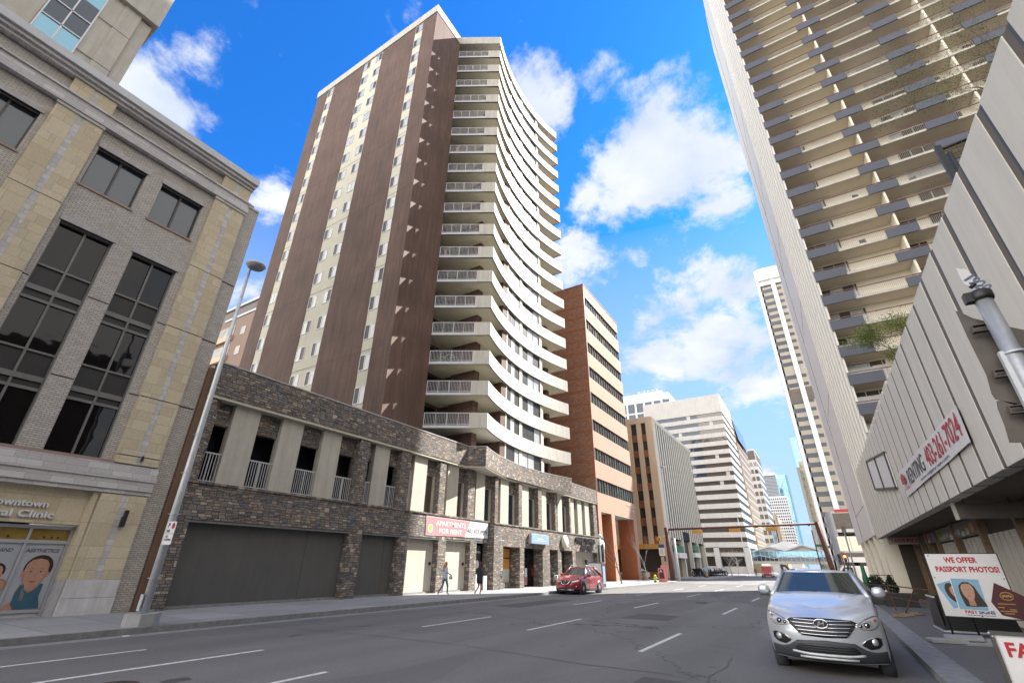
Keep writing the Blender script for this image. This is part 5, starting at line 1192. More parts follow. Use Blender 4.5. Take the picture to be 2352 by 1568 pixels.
# ================================================================ VEHICLES
def smooth(a,b,t):
    t=max(0,min(1,(t-a)/(b-a))); return t*t*(3-2*t)
def lerp(tab,t):
    if t<=tab[0][0]: return tab[0][1]
    for (a,va),(b,vb) in zip(tab[:-1],tab[1:]):
        if t<=b: return va+(vb-va)*(t-a)/(b-a)
    return tab[-1][1]
class Car:
    def __init__(s,L=4.7,Wd=1.88,H=1.68,hood=1.10,nose=.93,cowl=1.2,roof0=2.0,roofW=.62,sweep=.34):
        s.L=L;s.hw=Wd/2;s.H=H;s.hood=hood;s.nose=nose;s.cowl=cowl;s.roof0=roof0;s.roofW=roofW;s.sweep=sweep
        s.prof=[(.15,.16),(.24,.07),(.36,.02),(.5,0.),(.66,.0),(.78,.03),(.86,.08),(.92,.17),(.98,.30)]
    def hwz(s,z): return s.hw*lerp([(.15,.93),(.3,.985),(.55,1.),(.8,.995),(1.0,.955),(1.1,.92)],z)
    def yf(s,x,z):
        t=min(1,abs(x)/s.hwz(z)); return lerp(s.prof,z)+s.sweep*t**2.7+.05*t
    def ztop(s,y): return s.nose-.03+(s.hood-s.nose+.03)*smooth(.1,s.cowl+.2,y)
    def body(s,paint,parent):
        q=MB(); q.smooth=True; NF,NS,NR=12,16,8
        zs=[.2,.27,.36,.46,.56,.66,.75,.83,.89]
        rings=[]
        for z in zs:
            hw=s.hwz(z); ring=[]
            for i in range(NF+1): x=hw*(i/NF)**.85; ring.append((x,s.yf(x,z),z))
            y0=ring[-1][1]; y1=s.L-.35
            for i in range(1,NS+1): ring.append((hw,y0+(y1-y0)*i/NS,z))
            for i in range(1,NR+1): t=i/NR*math.pi/2; ring.append((hw-.28+.28*math.cos(t) if i<NR else 0,y1+.33*math.sin(t)-.03*(z>.8),z)) if i<NR else ring.append((0,y1+.35,z))
            rings.append(ring)
        K=len(rings[0])
        for ins,dz in ((.0,-.02),(.025,.015),(.09,.04)):
            ring=[]
            base=rings[len(zs)-1]
            for k,(x,y,z) in enumerate(base):
                yy=y+ins*(1.2 if k<=NF else 0)+(.07 if k<=NF else 0)*( (ins+.03)/.12 ) - (ins if k>NF+NS else 0)
                ring.append((max(0,x-ins-(.03 if k>0 else 0)*(ins>0)-.02),yy,s.ztop(yy)+dz))
            rings.append(ring)
        vs=[];idx={}
        def vid(r,k,side):
            x,y,z=rings[r][k]
            key=(r,k,side if x>1e-6 else 1)
            if key not in idx: idx[key]=len(vs); vs.append((x*side if x>1e-6 else 0,y,z))
            return idx[key]
        fs=[]
        for r in range(len(rings)-1):
            for k in range(K-1):
                for sd in (1,-1):
                    f=(vid(r,k,sd),vid(r,k+1,sd),vid(r+1,k+1,sd),vid(r+1,k,sd)); f=tuple(dict.fromkeys(f))
                    if len(f)>2: fs.append(f if sd==1 else f[::-1])
        # cap
        top=len(rings)-1; C=10; grid=[]
        for k in range(K):
            x,y,z=rings[top][k]; row=[]
            for c in range(C+1):
                t=-1+2*c/C
                if c==C: row.append(vid(top,k,1))
                elif c==0: row.append(vid(top,k,-1))
                else: row.append(len(vs)); vs.append((x*t,y,z+.035*(1-t*t)*min(1,x/.5)+ (.012 if .45<abs(t)<.75 and y<s.cowl else 0)))
            grid.append(row)
        for k in range(K-1):
            for c in range(C): 
                f=tuple(dict.fromkeys((grid[k][c],grid[k][c+1],grid[k+1][c+1],grid[k+1][c])))
                if len(f)>2: fs.append(f)
        q.add(vs,fs); o=q.build('body',paint,parent,local=True); return o
    def patch(s,xs,top,bot,off,name,mm,parent,nz=5,th=.03,z_off=0):
        """panel following the front surface; top/bot tables in x"""
        q=MB(); q.smooth=True; vs=[]
        for x in xs:
            t=lerp(top,x); b=lerp(bot,x)
            for j in range(nz+1):
                z=b+(t-b)*j/nz; vs.append((x,s.yf(x,z)-off,z))
        n=nz+1; fs=[(i*n+j,(i+1)*n+j,(i+1)*n+j+1,i*n+j+1) for i in range(len(xs)-1) for j in range(nz)]
        m0=len(vs); vs+= [(x,y+th,z) for x,y,z in vs]
        edge=[i*n for i in range(len(xs))]+[(len(xs)-1)*n+j for j in range(1,n)]+[i*n+nz for i in range(len(xs)-2,-1,-1)]+[j for j in range(nz-1,0,-1)]
        for a,b in zip(edge,edge[1:]+edge[:1]): fs.append((b,a,a+m0,b+m0))
        q.add(vs,fs); return q.build(name,mm,parent,local=True)
def fr(a,b,n): return [a+(b-a)*i/n for i in range(n+1)]
def wheel(parent,x,y,r=.36,w=.24,spokes=5):
    q=MB(); sg=1 if x>0 else -1
    c=[(r-.12,-w/2),(r-.02,-w/2),(r,-w/2+.03),(r,w/2-.03),(r-.02,w/2),(r-.12,w/2)]
    n=28; vs=[(x+zz,y+rr*math.cos(2*math.pi*k/n),r+rr*math.sin(2*math.pi*k/n)) for rr,zz in c for k in range(n)]
    q.smooth=True; q.add(vs,[(i*n+k,i*n+(k+1)%n,(i+1)*n+(k+1)%n,(i+1)*n+k) for i in range(len(c)-1) for k in range(n)])
    wo=q.build('wheel','tyre',parent,local=True)
    q=MB(); q.disc((x+sg*.02,y,r),(1,0,0),r-.11,.06,24); q.mi=1
    for k in range(spokes):
        a=2*math.pi*k/spokes+.3; d=Vector((0,math.cos(a),math.sin(a))); e=Vector((0,-math.sin(a),math.cos(a))); c0=Vector((x+sg*.09,y,r))
        for s_ in (-1,1): 
            p0=c0+e*.03*s_; p1=c0+d*(r-.13)+e*.07*s_; q.tube([p0,p1],[.028,.02],6)
    q.tube([Vector((x+sg*.07,y+(r-.125)*math.cos(t),r+(r-.125)*math.sin(t))) for t in [2*math.pi*i/24 for i in range(25)]],.022,6); q.disc((x+sg*.1,y,r),(1,0,0),.05,.05,12)
    q.build('rim',['black','metal'],wo,local=True)
def greenhouse(s,paint,parent,rear_slope=.75):
    q=MB(); q.smooth=True
    zb=s.hood-.03; zt=s.H-.06; hb=s.hw*.93; ht=s.roofW
    L_=s.L
    def ring(z,ex=0):
        t=(z-zb)/(zt-zb); hw=hb+(ht-hb)*t**.9+ex; y0=s.cowl+(s.roof0-s.cowl)*t-ex; y1=L_-.28-rear_slope*t**1.3+ex
        pts=[]; N=8
        for i in range(N+1): x=hw*i/N; pts.append((x,y0+.16*(x/hw)**2.2+ (0.0)))
        for i in range(1,9): pts.append((hw+.02*math.sin(math.pi*i/9),y0+.16+(y1-.12-y0-.16)*i/8))
        for i in range(1,5): a=i/4*math.pi/2; pts.append((hw-.12*(1-math.cos(a)) if i<4 else 0,y1-.12+.12*math.sin(a)))
        return [(x,y,z) for x,y in pts]
    zz=[zb,zb+.15,zb+.3,zt-.12,zt]; rings=[ring(z) for z in zz]; K=len(rings[0])
    vs=[];fs=[]
    for r in rings:
        for x,y,z in r: vs.append((x,y,z)); vs.append((-x,y,z))
    for r in range(len(rings)-1):
        for k in range(K-1):
            a=(r*K+k)*2; b=(r*K+k+1)*2; c=((r+1)*K+k+1)*2; d=((r+1)*K+k)*2
            fs.append((a,b,c,d)); fs.append((a+1,d+1,c+1,b+1))
    q.add(vs,fs); gl=q.build('glass','carglass',parent,local=True)
    # roof
    q=MB(); q.smooth=True; top=ring(zt-.015,.012); top2=ring(zt+.015,-.02); C=8; vs=[];fs=[]
    lip=[(x,y,z-.05) for x,y,z in ring(zt-.015,.012)]
    chains=[lip,top]
    for chn in chains:
        for x,y,z in chn: vs.append((x,y,z)); vs.append((-x,y,z))
    for k in range(K-1):
        a=k*2;b=(k+1)*2;c=(K+k+1)*2;d=(K+k)*2; fs.append((a,b,c,d)); fs.append((a+1,d+1,c+1,b+1))
    base=len(vs)
    for k in range(K):
        x,y,z=top[k]; yy=y
        for c in range(C+1):
            t=-1+2*c/C; vs.append((x*t,yy,z+.05*(1-t*t)*min(1,x/.4)+.0))
    for k in range(K-1):
        for c in range(C): fs.append((base+k*(C+1)+c,base+k*(C+1)+c+1,base+(k+1)*(C+1)+c+1,base+(k+1)*(C+1)+c))
    q.add(vs,fs); q.build('roof',paint,parent,local=True)
    # pillars
    q=MB()
    for sg in (1,-1):
        def at_(t,fy,ex=.012):
            z=zb+(zt-zb)*t; hw=hb+(ht-hb)*t**.9; y0=s.cowl+(s.roof0-s.cowl)*t; y1=L_-.28-rear_slope*t**1.3
            return hw,y0+.16,y1-.12,z
        pts=[]
        for t in (0,.33,.66,1): hw,y0,y1,z=at_(t,0); pts.append((sg*(hw-.01),y0-.02,z))
        q.tube(pts,[.055,.045,.04,.04],8)
        for f,w in ((.33,.03),(.64,.035)):
            pp=[]
            for t in (0,.5,1): hw,y0,y1,z=at_(t,0); pp.append((sg*(hw+.015),y0+(y1-y0)*f,z))
            q.tube(pp,w,6)
        pp=[]
        for t in (0,.33,.66,1): hw,y0,y1,z=at_(t,0); pp.append((sg*(hw-.03),y1-.02,z))
        q.tube(pp,[.16,.13,.1,.07],8)
    q.each('window_frame',paint,parent,local=True)
    return gl
def mirror(parent,x,y,z,paint,sg):
    q=MB(); q.smooth=True
    prof=[(0,.02),(.03,.09),(.10,.115),(.18,.10),(.23,.05),(.24,.01)]
    n=14; vs=[]
    for d,r in prof:
        for k in range(n):
            a=2*math.pi*k/n; vs.append((x+sg*(d+.0),y+.6*r*math.cos(a)*.9,z+r*math.sin(a)*.92+.02*d))
    q.add(vs,[(i*n+k,i*n+(k+1)%n,(i+1)*n+(k+1)%n,(i+1)*n+k) for i in range(len(prof)-1) for k in range(n)])
    o=q.build('wing_mirror',paint,parent,local=True)
    q=MB(); q.box(x-sg*.12 if sg>0 else x,x if sg>0 else x-sg*.12,y-.03,y+.03,z-.09,z-.05); q.mi=0; q.box(min(x,x+sg*.2),max(x,x+sg*.2),y-.05,y+.05,z-.115,z-.075); q.build('mirror_foot','black',o,local=True)
def suv(name,label,loc,rz,paint,kind='silver'):
    t=thing(name,label,'car',loc,rz)
    s=Car(H=1.65,roofW=.66,hood=1.16,nose=.95) if kind=='silver' else Car(L=4.6,Wd=1.82,H=1.68,hood=1.08,nose=.92,cowl=1.2,roof0=2.0,roofW=.60)
    s.body(paint,t); greenhouse(s,paint,t)
    yw0,yw1=.93,3.62
    q=MB()
    for sg in (1,-1):
        for y in (yw0,yw1): q.disc((sg*(s.hw-.09),y,.37),(1,0,0),.435,.2,28)
    # lower cladding ring
    q.each('wheel_arch','plastic',t,local=True)
    for sg in (1,-1):
        for y in (yw0,yw1): wheel(t,sg*(s.hw-.10),y,.36,.24)
    q=MB()
    for sg in (1,-1): q.box(sg*(s.hw-.02)-.03,sg*(s.hw-.02)+.03,1.38,3.18,.2,.33)
    q.box(-s.hw+.1,s.hw-.1,s.L-.2,s.L+.02,.2,.45); q.box(-.7,.7,.35,4.2,.16,.24); q.build('sill_cladding','plastic',t,local=True)
    X=lambda a,b,n=12: fr(a,b,n)
    if kind=='silver':
        # hexagonal grille
        gt=[(-.56,.80),(-.50,.835),(-.25,.85),(0,.855),(.25,.85),(.5,.835),(.56,.80)]; gb=[(-.56,.78),(-.36,.58),(0,.565),(.36,.58),(.56,.78)]
        g_=s.patch(X(-.56,.56,16),gt,gb,.012,'grille','black',t,6)
        q=MB()
        for z,hw,w in ((.825,.50,.007),(.775,.535,.009),(.722,.49,.009),(.668,.445,.009),(.615,.40,.008)):
            xs_=fr(-hw,hw,14); q.tube([(x,s.yf(x,z)-.03,z-.008*(1-(x/hw)**2)) for x in xs_],w,6)
        q.build('chrome_bar','chrome',g_,local=True)
        e=MB(); yb=s.yf(0,.77)-.055
        ell=[(.115*math.cos(a),.066*math.sin(a)) for a in [2*math.pi*i/24 for i in range(25)]]
        e.tube([(x,yb-.01,.775+z) for x,z in ell],.013,6); e.mi=1; e.ellipse(Fr((0,yb+.012,.775),(1,0,0)),0,0,.11,.062,0,.006); e.mi=0; Fe=Fr((0,yb+.004,.775),(1,0,0))
        e.fpoly(Fe,[(-.062,-.036),(-.036,-.036),(-.004,.038),(-.030,.040)],0,.012); e.fpoly(Fe,[(.030,-.040),(.004+.028,-.036),(.062,.036),(.036,.036)],0,.012); e.fpoly(Fe,[(-.03,-.014),(.035,.0),(.03,.014),(-.035,.0)],0,.012)
        e.build('badge',['chrome','black'],g_,local=True)
        for sg in (1,-1):
            def tb(l): return sorted([(sg*x,z) for x,z in l])
            xs_=sorted([sg*x for x in X(.52,.90,12)])
            s.patch(xs_,tb([(.52,.76),(.6,.80),(.72,.86),(.82,.895),(.90,.90)]),tb([(.52,.745),(.6,.715),(.75,.70),(.84,.735),(.90,.80)]),.014,'headlight','lens',t,5)
            hl=[c for c in t.children if c.name.startswith('headlight')][-1]
            q=MB()
            for x,z,r in ((.70,.775,.042),(.60,.762,.026)):
                y=s.yf(x,z)-.02; q.disc((sg*x,y,z),(sg*.3,-1,0),r,.02,16)
                q.mi=1; q.disc((sg*x,y-.012,z),(sg*.3,-1,0),r*.55,.01,12); q.mi=0
            q.mi=2; q.disc((sg*.84,s.yf(.84,.84)-.012,.83),(sg*.9,-.6,0),.04,.012,12)
            q.build('lamp_reflector_rings',['black','chrome','amberlens'],hl,local=True)
            q=MB(); q.tube([(sg*x,s.yf(x,z)-.02,z) for x,z in ((.52,.768),(.6,.808),(.72,.868),(.82,.90),(.90,.905))],.009,5); q.build('lamp_brow','chrome',hl,local=True)
            xs_=sorted([sg*x for x in X(.56,.86,8)])
            f=s.patch(xs_,tb([(.56,.50),(.64,.56),(.8,.60),(.86,.58)]),tb([(.56,.48),(.66,.42),(.8,.44),(.86,.50)]),.012,'fog_lamp','black',t,4)
            q=MB(); q.disc((sg*.755,s.yf(.755,.53)-.014,.53),(sg*.5,-1,0),.052,.02,16); q.mi=1; q.tube([(sg*x,s.yf(x,z)-.015,z) for x,z in ((.56,.5),(.64,.56),(.8,.602),(.865,.58))],.008,5); q.build('fog_lens',['lens','chrome'],f,local=True)
        # lower bumper cladding, intake, skid plate
        s.patch(X(-.90,.90,24),[(-.90,.40),(-.72,.38),(-.58,.42),(-.46,.50),(0,.525),(.46,.50),(.58,.42),(.72,.38),(.90,.40)],[(-.90,.22),(0,.20),(.90,.22)],.012,'bumper_cladding','plastic',t,5)
        it=s.patch(X(-.50,.50,14),[(-.50,.38),(-.42,.455),(0,.475),(.42,.455),(.50,.38)],[(-.50,.33),(0,.335),(.50,.33)],.022,'lower_intake','black',t,4)
        q=MB()
        for z in (.37,.405,.44): q.tube([(x,s.yf(x,z)-.024,z) for x in fr(-.42,.42,8)],.006,5)
        q.build('intake_slat','plastic',it,local=True)
        q=MB(); q.tube([(x,s.yf(x,.29)-.03,.305 if abs(x)<.5 else .325) for x in (-.56,-.5,-.3,0,.3,.5,.56)],.022,8); q.tube([(x,s.yf(x,.25)-.025,.255) for x in fr(-.45,.45,8)],.02,6); q.build('skid_plate','metal',t,local=True)
    else:
        gt=[(-.42,.80),(0,.815),(.42,.80)]; gb=[(-.42,.66),(-.25,.57),(0,.56),(.25,.57),(.42,.66)]
        g_=s.patch(X(-.42,.42,14),gt,gb,.012,'grille','black',t,5)
        q=MB(); q.tube([(x,s.yf(x,z)-.035,z) for x,z in ((-.36,.83),(-.30,.74),(-.2,.63),(-.1,.595),(0,.59),(.1,.595),(.2,.63),(.30,.74),(.36,.83))],.03,8); q.build('chrome_bar','chrome',g_,local=True)
        q=MB(); q.tube([(.075*math.cos(a),s.yf(0,.75)-.05,.74+.075*math.sin(a)) for a in [2*math.pi*i/20 for i in range(21)]],.012,6); q.box(-.1,.1,s.yf(0,.75)-.065,s.yf(0,.75)-.04,.725,.755); q.build('badge','chrome',g_,local=True)
        for sg in (1,-1):
            def tb(l): return sorted([(sg*x,z) for x,z in l])
            xs_=sorted([sg*x for x in X(.46,.86,10)])
            hl=s.patch(xs_,tb([(.46,.80),(.6,.83),(.75,.88),(.86,.90)]),tb([(.46,.72),(.6,.72),(.75,.76),(.86,.83)]),.013,'headlight','lens',t,4)
            xs_=sorted([sg*x for x in X(.6,.82,6)])
            f=s.patch(xs_,tb([(.6,.50),(.7,.53),(.82,.52)]),tb([(.6,.44),(.7,.43),(.82,.46)]),.012,'fog_lamp','black',t,3)
            q=MB(); q.disc((sg*.72,s.yf(.72,.48)-.014,.48),(sg*.4,-1,0),.04,.02,12); q.build('fog_lens','lens',f,local=True)
        s.patch(X(-.86,.86,18),[(-.86,.36),(-.6,.38),(0,.42),(.6,.38),(.86,.36)],[(-.86,.22),(0,.2),(.86,.22)],.012,'bumper_cladding','black',t,4)
        q=MB(); q.tube([(x,s.yf(x,.29)-.03,.29) for x in fr(-.6,.6,10)],.02,8); q.build('skid_plate','chrome',t,local=True)
        q=MB()
        for sg in (1,-1):
            for y in (1.95,2.95): q.box(sg*s.hw-.03,sg*s.hw+.01,y,y+.2,.88,.91)
        q.build('door_handle','chrome',t,local=True)
    for sg in (1,-1):
        mirror(t,sg*(s.hw*.93+.06),s.cowl+.42,s.hood+.07,paint,sg)
        q=MB(); q.tube([(sg*(s.roofW-.02),s.roof0+.12,s.H-.04),(sg*(s.roofW+.0),s.roof0+.25,s.H+.04),(sg*(s.roofW+.0),s.L-1.5,s.H+.04),(sg*(s.roofW-.02),s.L-1.2,s.H-.03)],.022,8); q.build('roof_rail','black' if kind=='silver' else 'chrome',t,local=True)
    # wipers, cabin seats
    q=MB(); q.tube([(-.6,s.cowl+.1,s.hood+.02),(.0,s.cowl+.16,s.hood+.075)],.012,5); q.tube([(0.05,s.cowl+.05,s.hood+.02),(.62,s.cowl+.22,s.hood+.06)],.012,5); q.build('wiper','black',t,local=True)
    q=MB()
    for y in (1.45,2.45,3.3):
        for x in (-.9*0-.0,): pass
    for y in (1.9,2.85): 
        for sg in (1,-1): q.box(sg*(s.hw+.001)-.006,sg*(s.hw+.001)+.004,y,y+.012,.35,1.0)
    q.build('door_seam','black',t,local=True)
    return t
suv('parked_silver_car','silver sport utility car parked nose forward at the right kerb',(-.30,11.5,0),R(-2.0),'silver','silver').scale=(1.01,1,1.06)
suv('parked_red_car','dark red sport utility car parked at the kerb by the stone building',(-14.95,31.1,0),R(-1.0),'redpaint','red')
def simplecar(name,label,cat,loc,rz,paint,H=1.5,L=4.4,group=None,van=False,truck=False):
    t=thing(name,label,cat,loc,rz,group); q=MB(); q.smooth=False
    hw=.88; F_=Fr((0,0,0),(0,1,0))
    if van: prof=[(0,.3),(0,.85),(.25,1.05),(.75,1.2),(1.3,H-.05),(1.5,H),(L-.05,H),(L,H-.1),(L,.3)]
    elif truck: prof=[(0,.4),(0,.95),(.2,1.08),(1.4,1.14),(1.9,1.75),(3.3,1.75),(3.6,1.15),(L,1.12),(L,.45)]
    else: prof=[(0,.3),(0,.65),(.15,.78),(1.15,.92),(1.9,H-.03),(2.3,H),(3.3,H-.02),(4.0,.98),(L,.92),(L,.3)]
    q.fpoly(F_,prof,-hw,hw); q.build('body',paint,t,local=True,bevel=.05)
    q=MB()
    if van: g1=[(1.0,1.22),(1.45,H-.15),(2.3,H-.15),(2.3,1.2)]; ws=(.82,1.24,1.28,H-.12)
    elif truck: g1=[(1.6,1.16),(1.98,1.66),(3.2,1.66),(3.4,1.16)]; ws=(1.45,1.2,1.86,1.7)
    else: g1=[(1.35,.95),(1.95,H-.1),(3.2,H-.1),(3.8,.98)]; ws=(1.2,.95,1.85,H-.06)
    q.fpoly(F_,g1,-hw-.008,hw+.008); q.quad((-hw+.1,ws[0]-.02,ws[1]),(hw-.1,ws[0]-.02,ws[1]),(hw-.16,ws[2]-.03,ws[3]),(-hw+.16,ws[2]-.03,ws[3])); q.box(-hw+.15,hw-.15,L-.01,L+.015,.95 if not truck else .6,min(H-.15,1.3) if not truck else .7)
    q.build('window','carglass',t,local=True)
    for sg in (1,-1):
        for y in (.8,L-.85): 
            w=MB(); w.disc((sg*(hw-.06),y,.33),(1,0,0),.33,.2,18); wo=w.build('wheel','tyre',t,local=True); w=MB(); w.disc((sg*(hw+.03),y,.33),(1,0,0),.19,.04,14); w.build('rim','metal',wo,local=True)
        w=MB(); w.box(sg*.62-.16,sg*.62+.16,-.02,.03,.62,.76); w.build('headlight','lens',t,local=True)
        w=MB(); w.box(sg*.68-.12,sg*.68+.12,L-.02,L+.02,.75,.9); w.build('tail_light','red',t,local=True)
    w=MB(); w.box(-.45,.45,-.025,.02,.42,.6); w.build('grille','black',t,local=True)
    return t
simplecar('grey_pickup','dark grey pickup truck standing in the side street behind the orange brick piers','pickup',(-28.9,69.6,0),R(90),'greypaint',1.75,5.3,truck=True)
simplecar('white_saloon','white saloon car in the side street, right of the dark grey pickup','car',(-27.2,76.3,0),R(-90),'whitepaint',1.42,4.4)
simplecar('white_van','white van with a red roof line crossing the street behind the silver car','van',(.4,71.5,0),R(-90),'whitepaint',2.0,4.9,van=True)
simplecar('approaching_red_vehicle','orange red vehicle with lit headlights driving towards us near the footbridge','van',(-9.8,109,0),0,'orangepaint',2.0,5.6,van=True)
for i,(x,y,p,lb,rz) in enumerate(((-8.2,168,'whitepaint','white car far down the street under the footbridge',0),(-5.5,180,'whitepaint','white van shaped car farthest down the street on the right lane',0),(1.4,62.5,'greypaint','dark car half hidden behind the silver car near the rusty gantry pole',0))):
    if i<2: simplecar('distant_car',lb,'car',(x,y,0),R(rz),p,1.5+.5*i,4.4,van=i==1)
# motorcycles parked by the pale office
def moto(loc,rz,col,lb):
    t=thing('motorcycle',lb,'motorcycle',loc,rz,'motorcycles parked in a row'); q=MB(); q.tube([(0,.5,.75),(0,.9,.85),(0,1.5,.8),(0,1.95,.85)],[.12,.2,.17,.08],8); q.build('body',col,t,local=True)
    t.scale=(1.3,1.3,1.35)
    for y in (.35,1.75):
        q=MB(); q.tube([(0,y+.28*math.cos(a),.33+.28*math.sin(a)) for a in [2*math.pi*i/14 for i in range(15)]],.06,6); q.build('wheel','tyre',t,local=True)
    q=MB(); q.tube([(0,.35,.33),(0,.6,1.0)],.04,5); q.tube([(-.36,.68,1.02),(0,.6,1.05),(.36,.68,1.02)],.025,5); q.disc((0,.5,.88),(0,-1,0),.09,.08,12); q.build('handlebar','metal',t,local=True)
    q=MB(); q.box(-.16,.16,.8,1.5,.3,.62); q.build('engine','black',t,local=True)
cols=['black','greypaint','bluesign','black','navy','whitepaint','black','redpaint','greypaint','black','navy','whitepaint']
for i in range(12):
    moto((-17.9+.05*i-(.0),94.5+i*1.75,.0+.14),R(78+random.uniform(-8,8)),cols[i],['nearest','second nearest','third','fourth','fifth','sixth','seventh','eighth','ninth','tenth','eleventh','farthest'][i]+' motorcycle along the kerb in the row before the pale office')
# ================================================================ PEOPLE
def person(loc,rz,label,pose,cloth):
    """skinned figure; joints in metres for a 1.7 m body"""
    t=thing('person',label,'person',loc,rz)
    J=pose
    me=bpy.data.meshes.new('body'); names=list(J.keys()); idx={n:i for i,n in enumerate(names)}
    E_=[('pelvis','waist'),('waist','chest'),('chest','neck'),('neck','head'),('head','crown'),('chest','shL'),('shL','elL'),('elL','wrL'),('wrL','haL'),('chest','shR'),('shR','elR'),('elR','wrR'),('wrR','haR'),('pelvis','hipL'),('hipL','knL'),('knL','anL'),('anL','toL'),('pelvis','hipR'),('hipR','knR'),('knR','anR'),('anR','toR')]
    Rd={'pelvis':.135,'waist':.11,'chest':.135,'neck':.05,'head':.088,'crown':.07,'shL':.06,'elL':.04,'wrL':.027,'haL':.03,'hipL':.088,'knL':.058,'anL':.038,'toL':.034}
    for k in list(Rd): 
        if k.endswith('L'): Rd[k[:-1]+'R']=Rd[k]
    me.from_pydata([J[n] for n in names],[(idx[a],idx[b]) for a,b in E_],[]); 
    for m_ in ('skin',)+tuple(cloth['mats']): me.materials.append(M[m_])
    o=bpy.data.objects.new('body',me); S.collection.objects.link(o); o.parent=t
    sk_=o.modifiers.new('skin','SKIN'); sk_.use_smooth_shade=True; sv=me.skin_vertices[0].data
    for n in names: sv[idx[n]].radius=(Rd[n]*(1.15 if n in('pelvis','waist','chest') else 1),Rd[n]*(.8 if n in('pelvis','waist','chest') else 1)); sv[idx[n]].use_root=(n=='pelvis')
    sb=o.modifiers.new('sub','SUBSURF'); sb.levels=1; sb.render_levels=2
    dg=bpy.context.evaluated_depsgraph_get(); m2=bpy.data.meshes.new_from_object(o.evaluated_get(dg)); 
    o.modifiers.clear(); o.data=m2; m2.materials.clear()
    for m_ in ('skin',)+tuple(cloth['mats']): m2.materials.append(M[m_])
    for p in m2.polygons:
        c=p.center; p.material_index=cloth['fn'](c); p.use_smooth=True
    return t
# walking woman, seen from behind, heading away
P1=dict(pelvis=(0,0,.93),waist=(0,.0,1.08),chest=(0,.01,1.30),neck=(0,.02,1.45),head=(.0,.04,1.57),crown=(0,.05,1.64),
 shL=(-.17,.01,1.38),elL=(-.25,-.10,1.14),wrL=(-.27,-.17,.92),haL=(-.27,-.17,.84),shR=(.17,.01,1.38),elR=(.24,-.02,1.14),wrR=(.20,.18,1.06),haR=(.19,.26,1.06),
 hipL=(-.09,0,.86),knL=(-.06,-.08,.48),anL=(-.10,-.36,.12),toL=(-.10,-.30,.03),hipR=(.09,0,.86),knR=(.08,.16,.47),anR=(.05,.18,.08),toR=(.05,.32,.03))
def f1(c):
    if c.z>1.42: return 0
    if c.z<.1: return 3
    if c.z<.88 and abs(c.x)<.2: return 2
    if abs(c.x)>.215 and c.z<1.0: return 0
    return 1
p1=person((-18.95,23.45,.145),R(-18),'woman with long fair hair in a light blue shirt and jeans walking on the sidewalk',P1,dict(mats=['clothlb','denim','shoe'],fn=f1))
q=MB(); q.smooth=True; q.lathe((0,.0,0),[(.05,1.16),(.085,1.22),(.10,1.35),(.105,1.5),(.11,1.6),(.085,1.69),(.03,1.715)],14); q.v=[(x,y*.75-.01+(.03 if z>1.5 else -.07),z) for x,y,z in q.v]; q.build('hair','blond',p1,local=True)
q=MB(); q.smooth=True; q.lathe((0,0,0),[(.20,.80),(.195,.9),(.17,1.05),(.175,1.2),(.19,1.33),(.12,1.42)],16); q.v=[(x,y*.72,z) for x,y,z in q.v]; q.build('loose_shirt','clothlb',p1,local=True)
q=MB(); q.lathe((.24,.24,.8),[(.09,0),(.11,.1),(.05,.24)],10); q.build('bag','curtain',p1,local=True)
P2=dict(P1); P2.update(wrL=(-.20,.14,1.08),haL=(-.14,.2,1.1),elL=(-.25,-.02,1.14),wrR=(.26,.16,1.06),haR=(.28,.22,1.08),elR=(.26,.0,1.13),knL=(-.07,.02,.47),anL=(-.10,-.22,.11),toL=(-.1,-.12,.03),knR=(.06,.1,.47),anR=(.02,.05,.08),toR=(.03,.2,.03))
def f2(c):
    if c.z>1.46: return 0
    if c.z<.1: return 3
    if c.z<.62 and abs(c.x)<.2: return 0
    if c.z<.9 and abs(c.x)<.2: return 1
    return 2
p2=person((-17.0,24.15,.145),R(-18),'person in a dark knee length outfit walking ahead of the fair haired woman',P2,dict(mats=['darkcloth','purplecloth','shoe'],fn=f2))
q=MB(); q.smooth=True; q.lathe((0,0,0),[(.17,.62),(.18,.8),(.17,.95),(.15,1.08),(.18,1.25),(.17,1.38),(.08,1.47)],16); q.v=[(x*1.08,y*.8,z) for x,y,z in q.v]; q.build('dark_dress','darkcloth',p2,local=True)
q=MB(); q.smooth=True; q.lathe((0,.04,0),[(.075,1.44),(.10,1.54),(.105,1.62),(.08,1.70),(.02,1.73)],12); q.build('headscarf','purplecloth',p2,local=True)
q=MB(); q.tube([(-.13,-.0,1.42),(-.19,.0,1.2),(-.17,.0,1.0)],[.05,.07,.06],8); q.build('shawl','purplecloth',p2,local=True)
P3=dict(P1); P3.update(elL=(-.24,-.02,1.12),wrL=(-.24,.02,.9),haL=(-.24,.03,.82),elR=(.24,-.02,1.12),wrR=(.24,.02,.9),haR=(.24,.03,.82),knL=(-.09,0,.48),anL=(-.1,0,.08),toL=(-.1,.12,.03),knR=(.09,.02,.48),anR=(.1,.02,.08),toR=(.1,.14,.03))
def f3(c):
    if c.z>1.44: return 0
    return 1 if c.z>.88 else 2
person((-12.9,121,.0),R(180),'person in a red top walking at the far kerb by the footbridge',P3,dict(mats=['red','darkcloth'],fn=f3))
person((-17.9,89.0,.14),R(120),'person in dark top and blue jeans at the corner of the fin clad building',P3,dict(mats=['darkcloth','denim'],fn=f3))
# white boards and stacked sign by the second person
q=MB(); q.box(-19.5,-19.42,27.2,27.7,.14,1.15); q.box(-19.5,-19.42,28.1,28.45,.14,1.05); tag(q.build('sandwich_board','signwhite'),'plain white folding board on the sidewalk beside the dark dressed person','signboard')
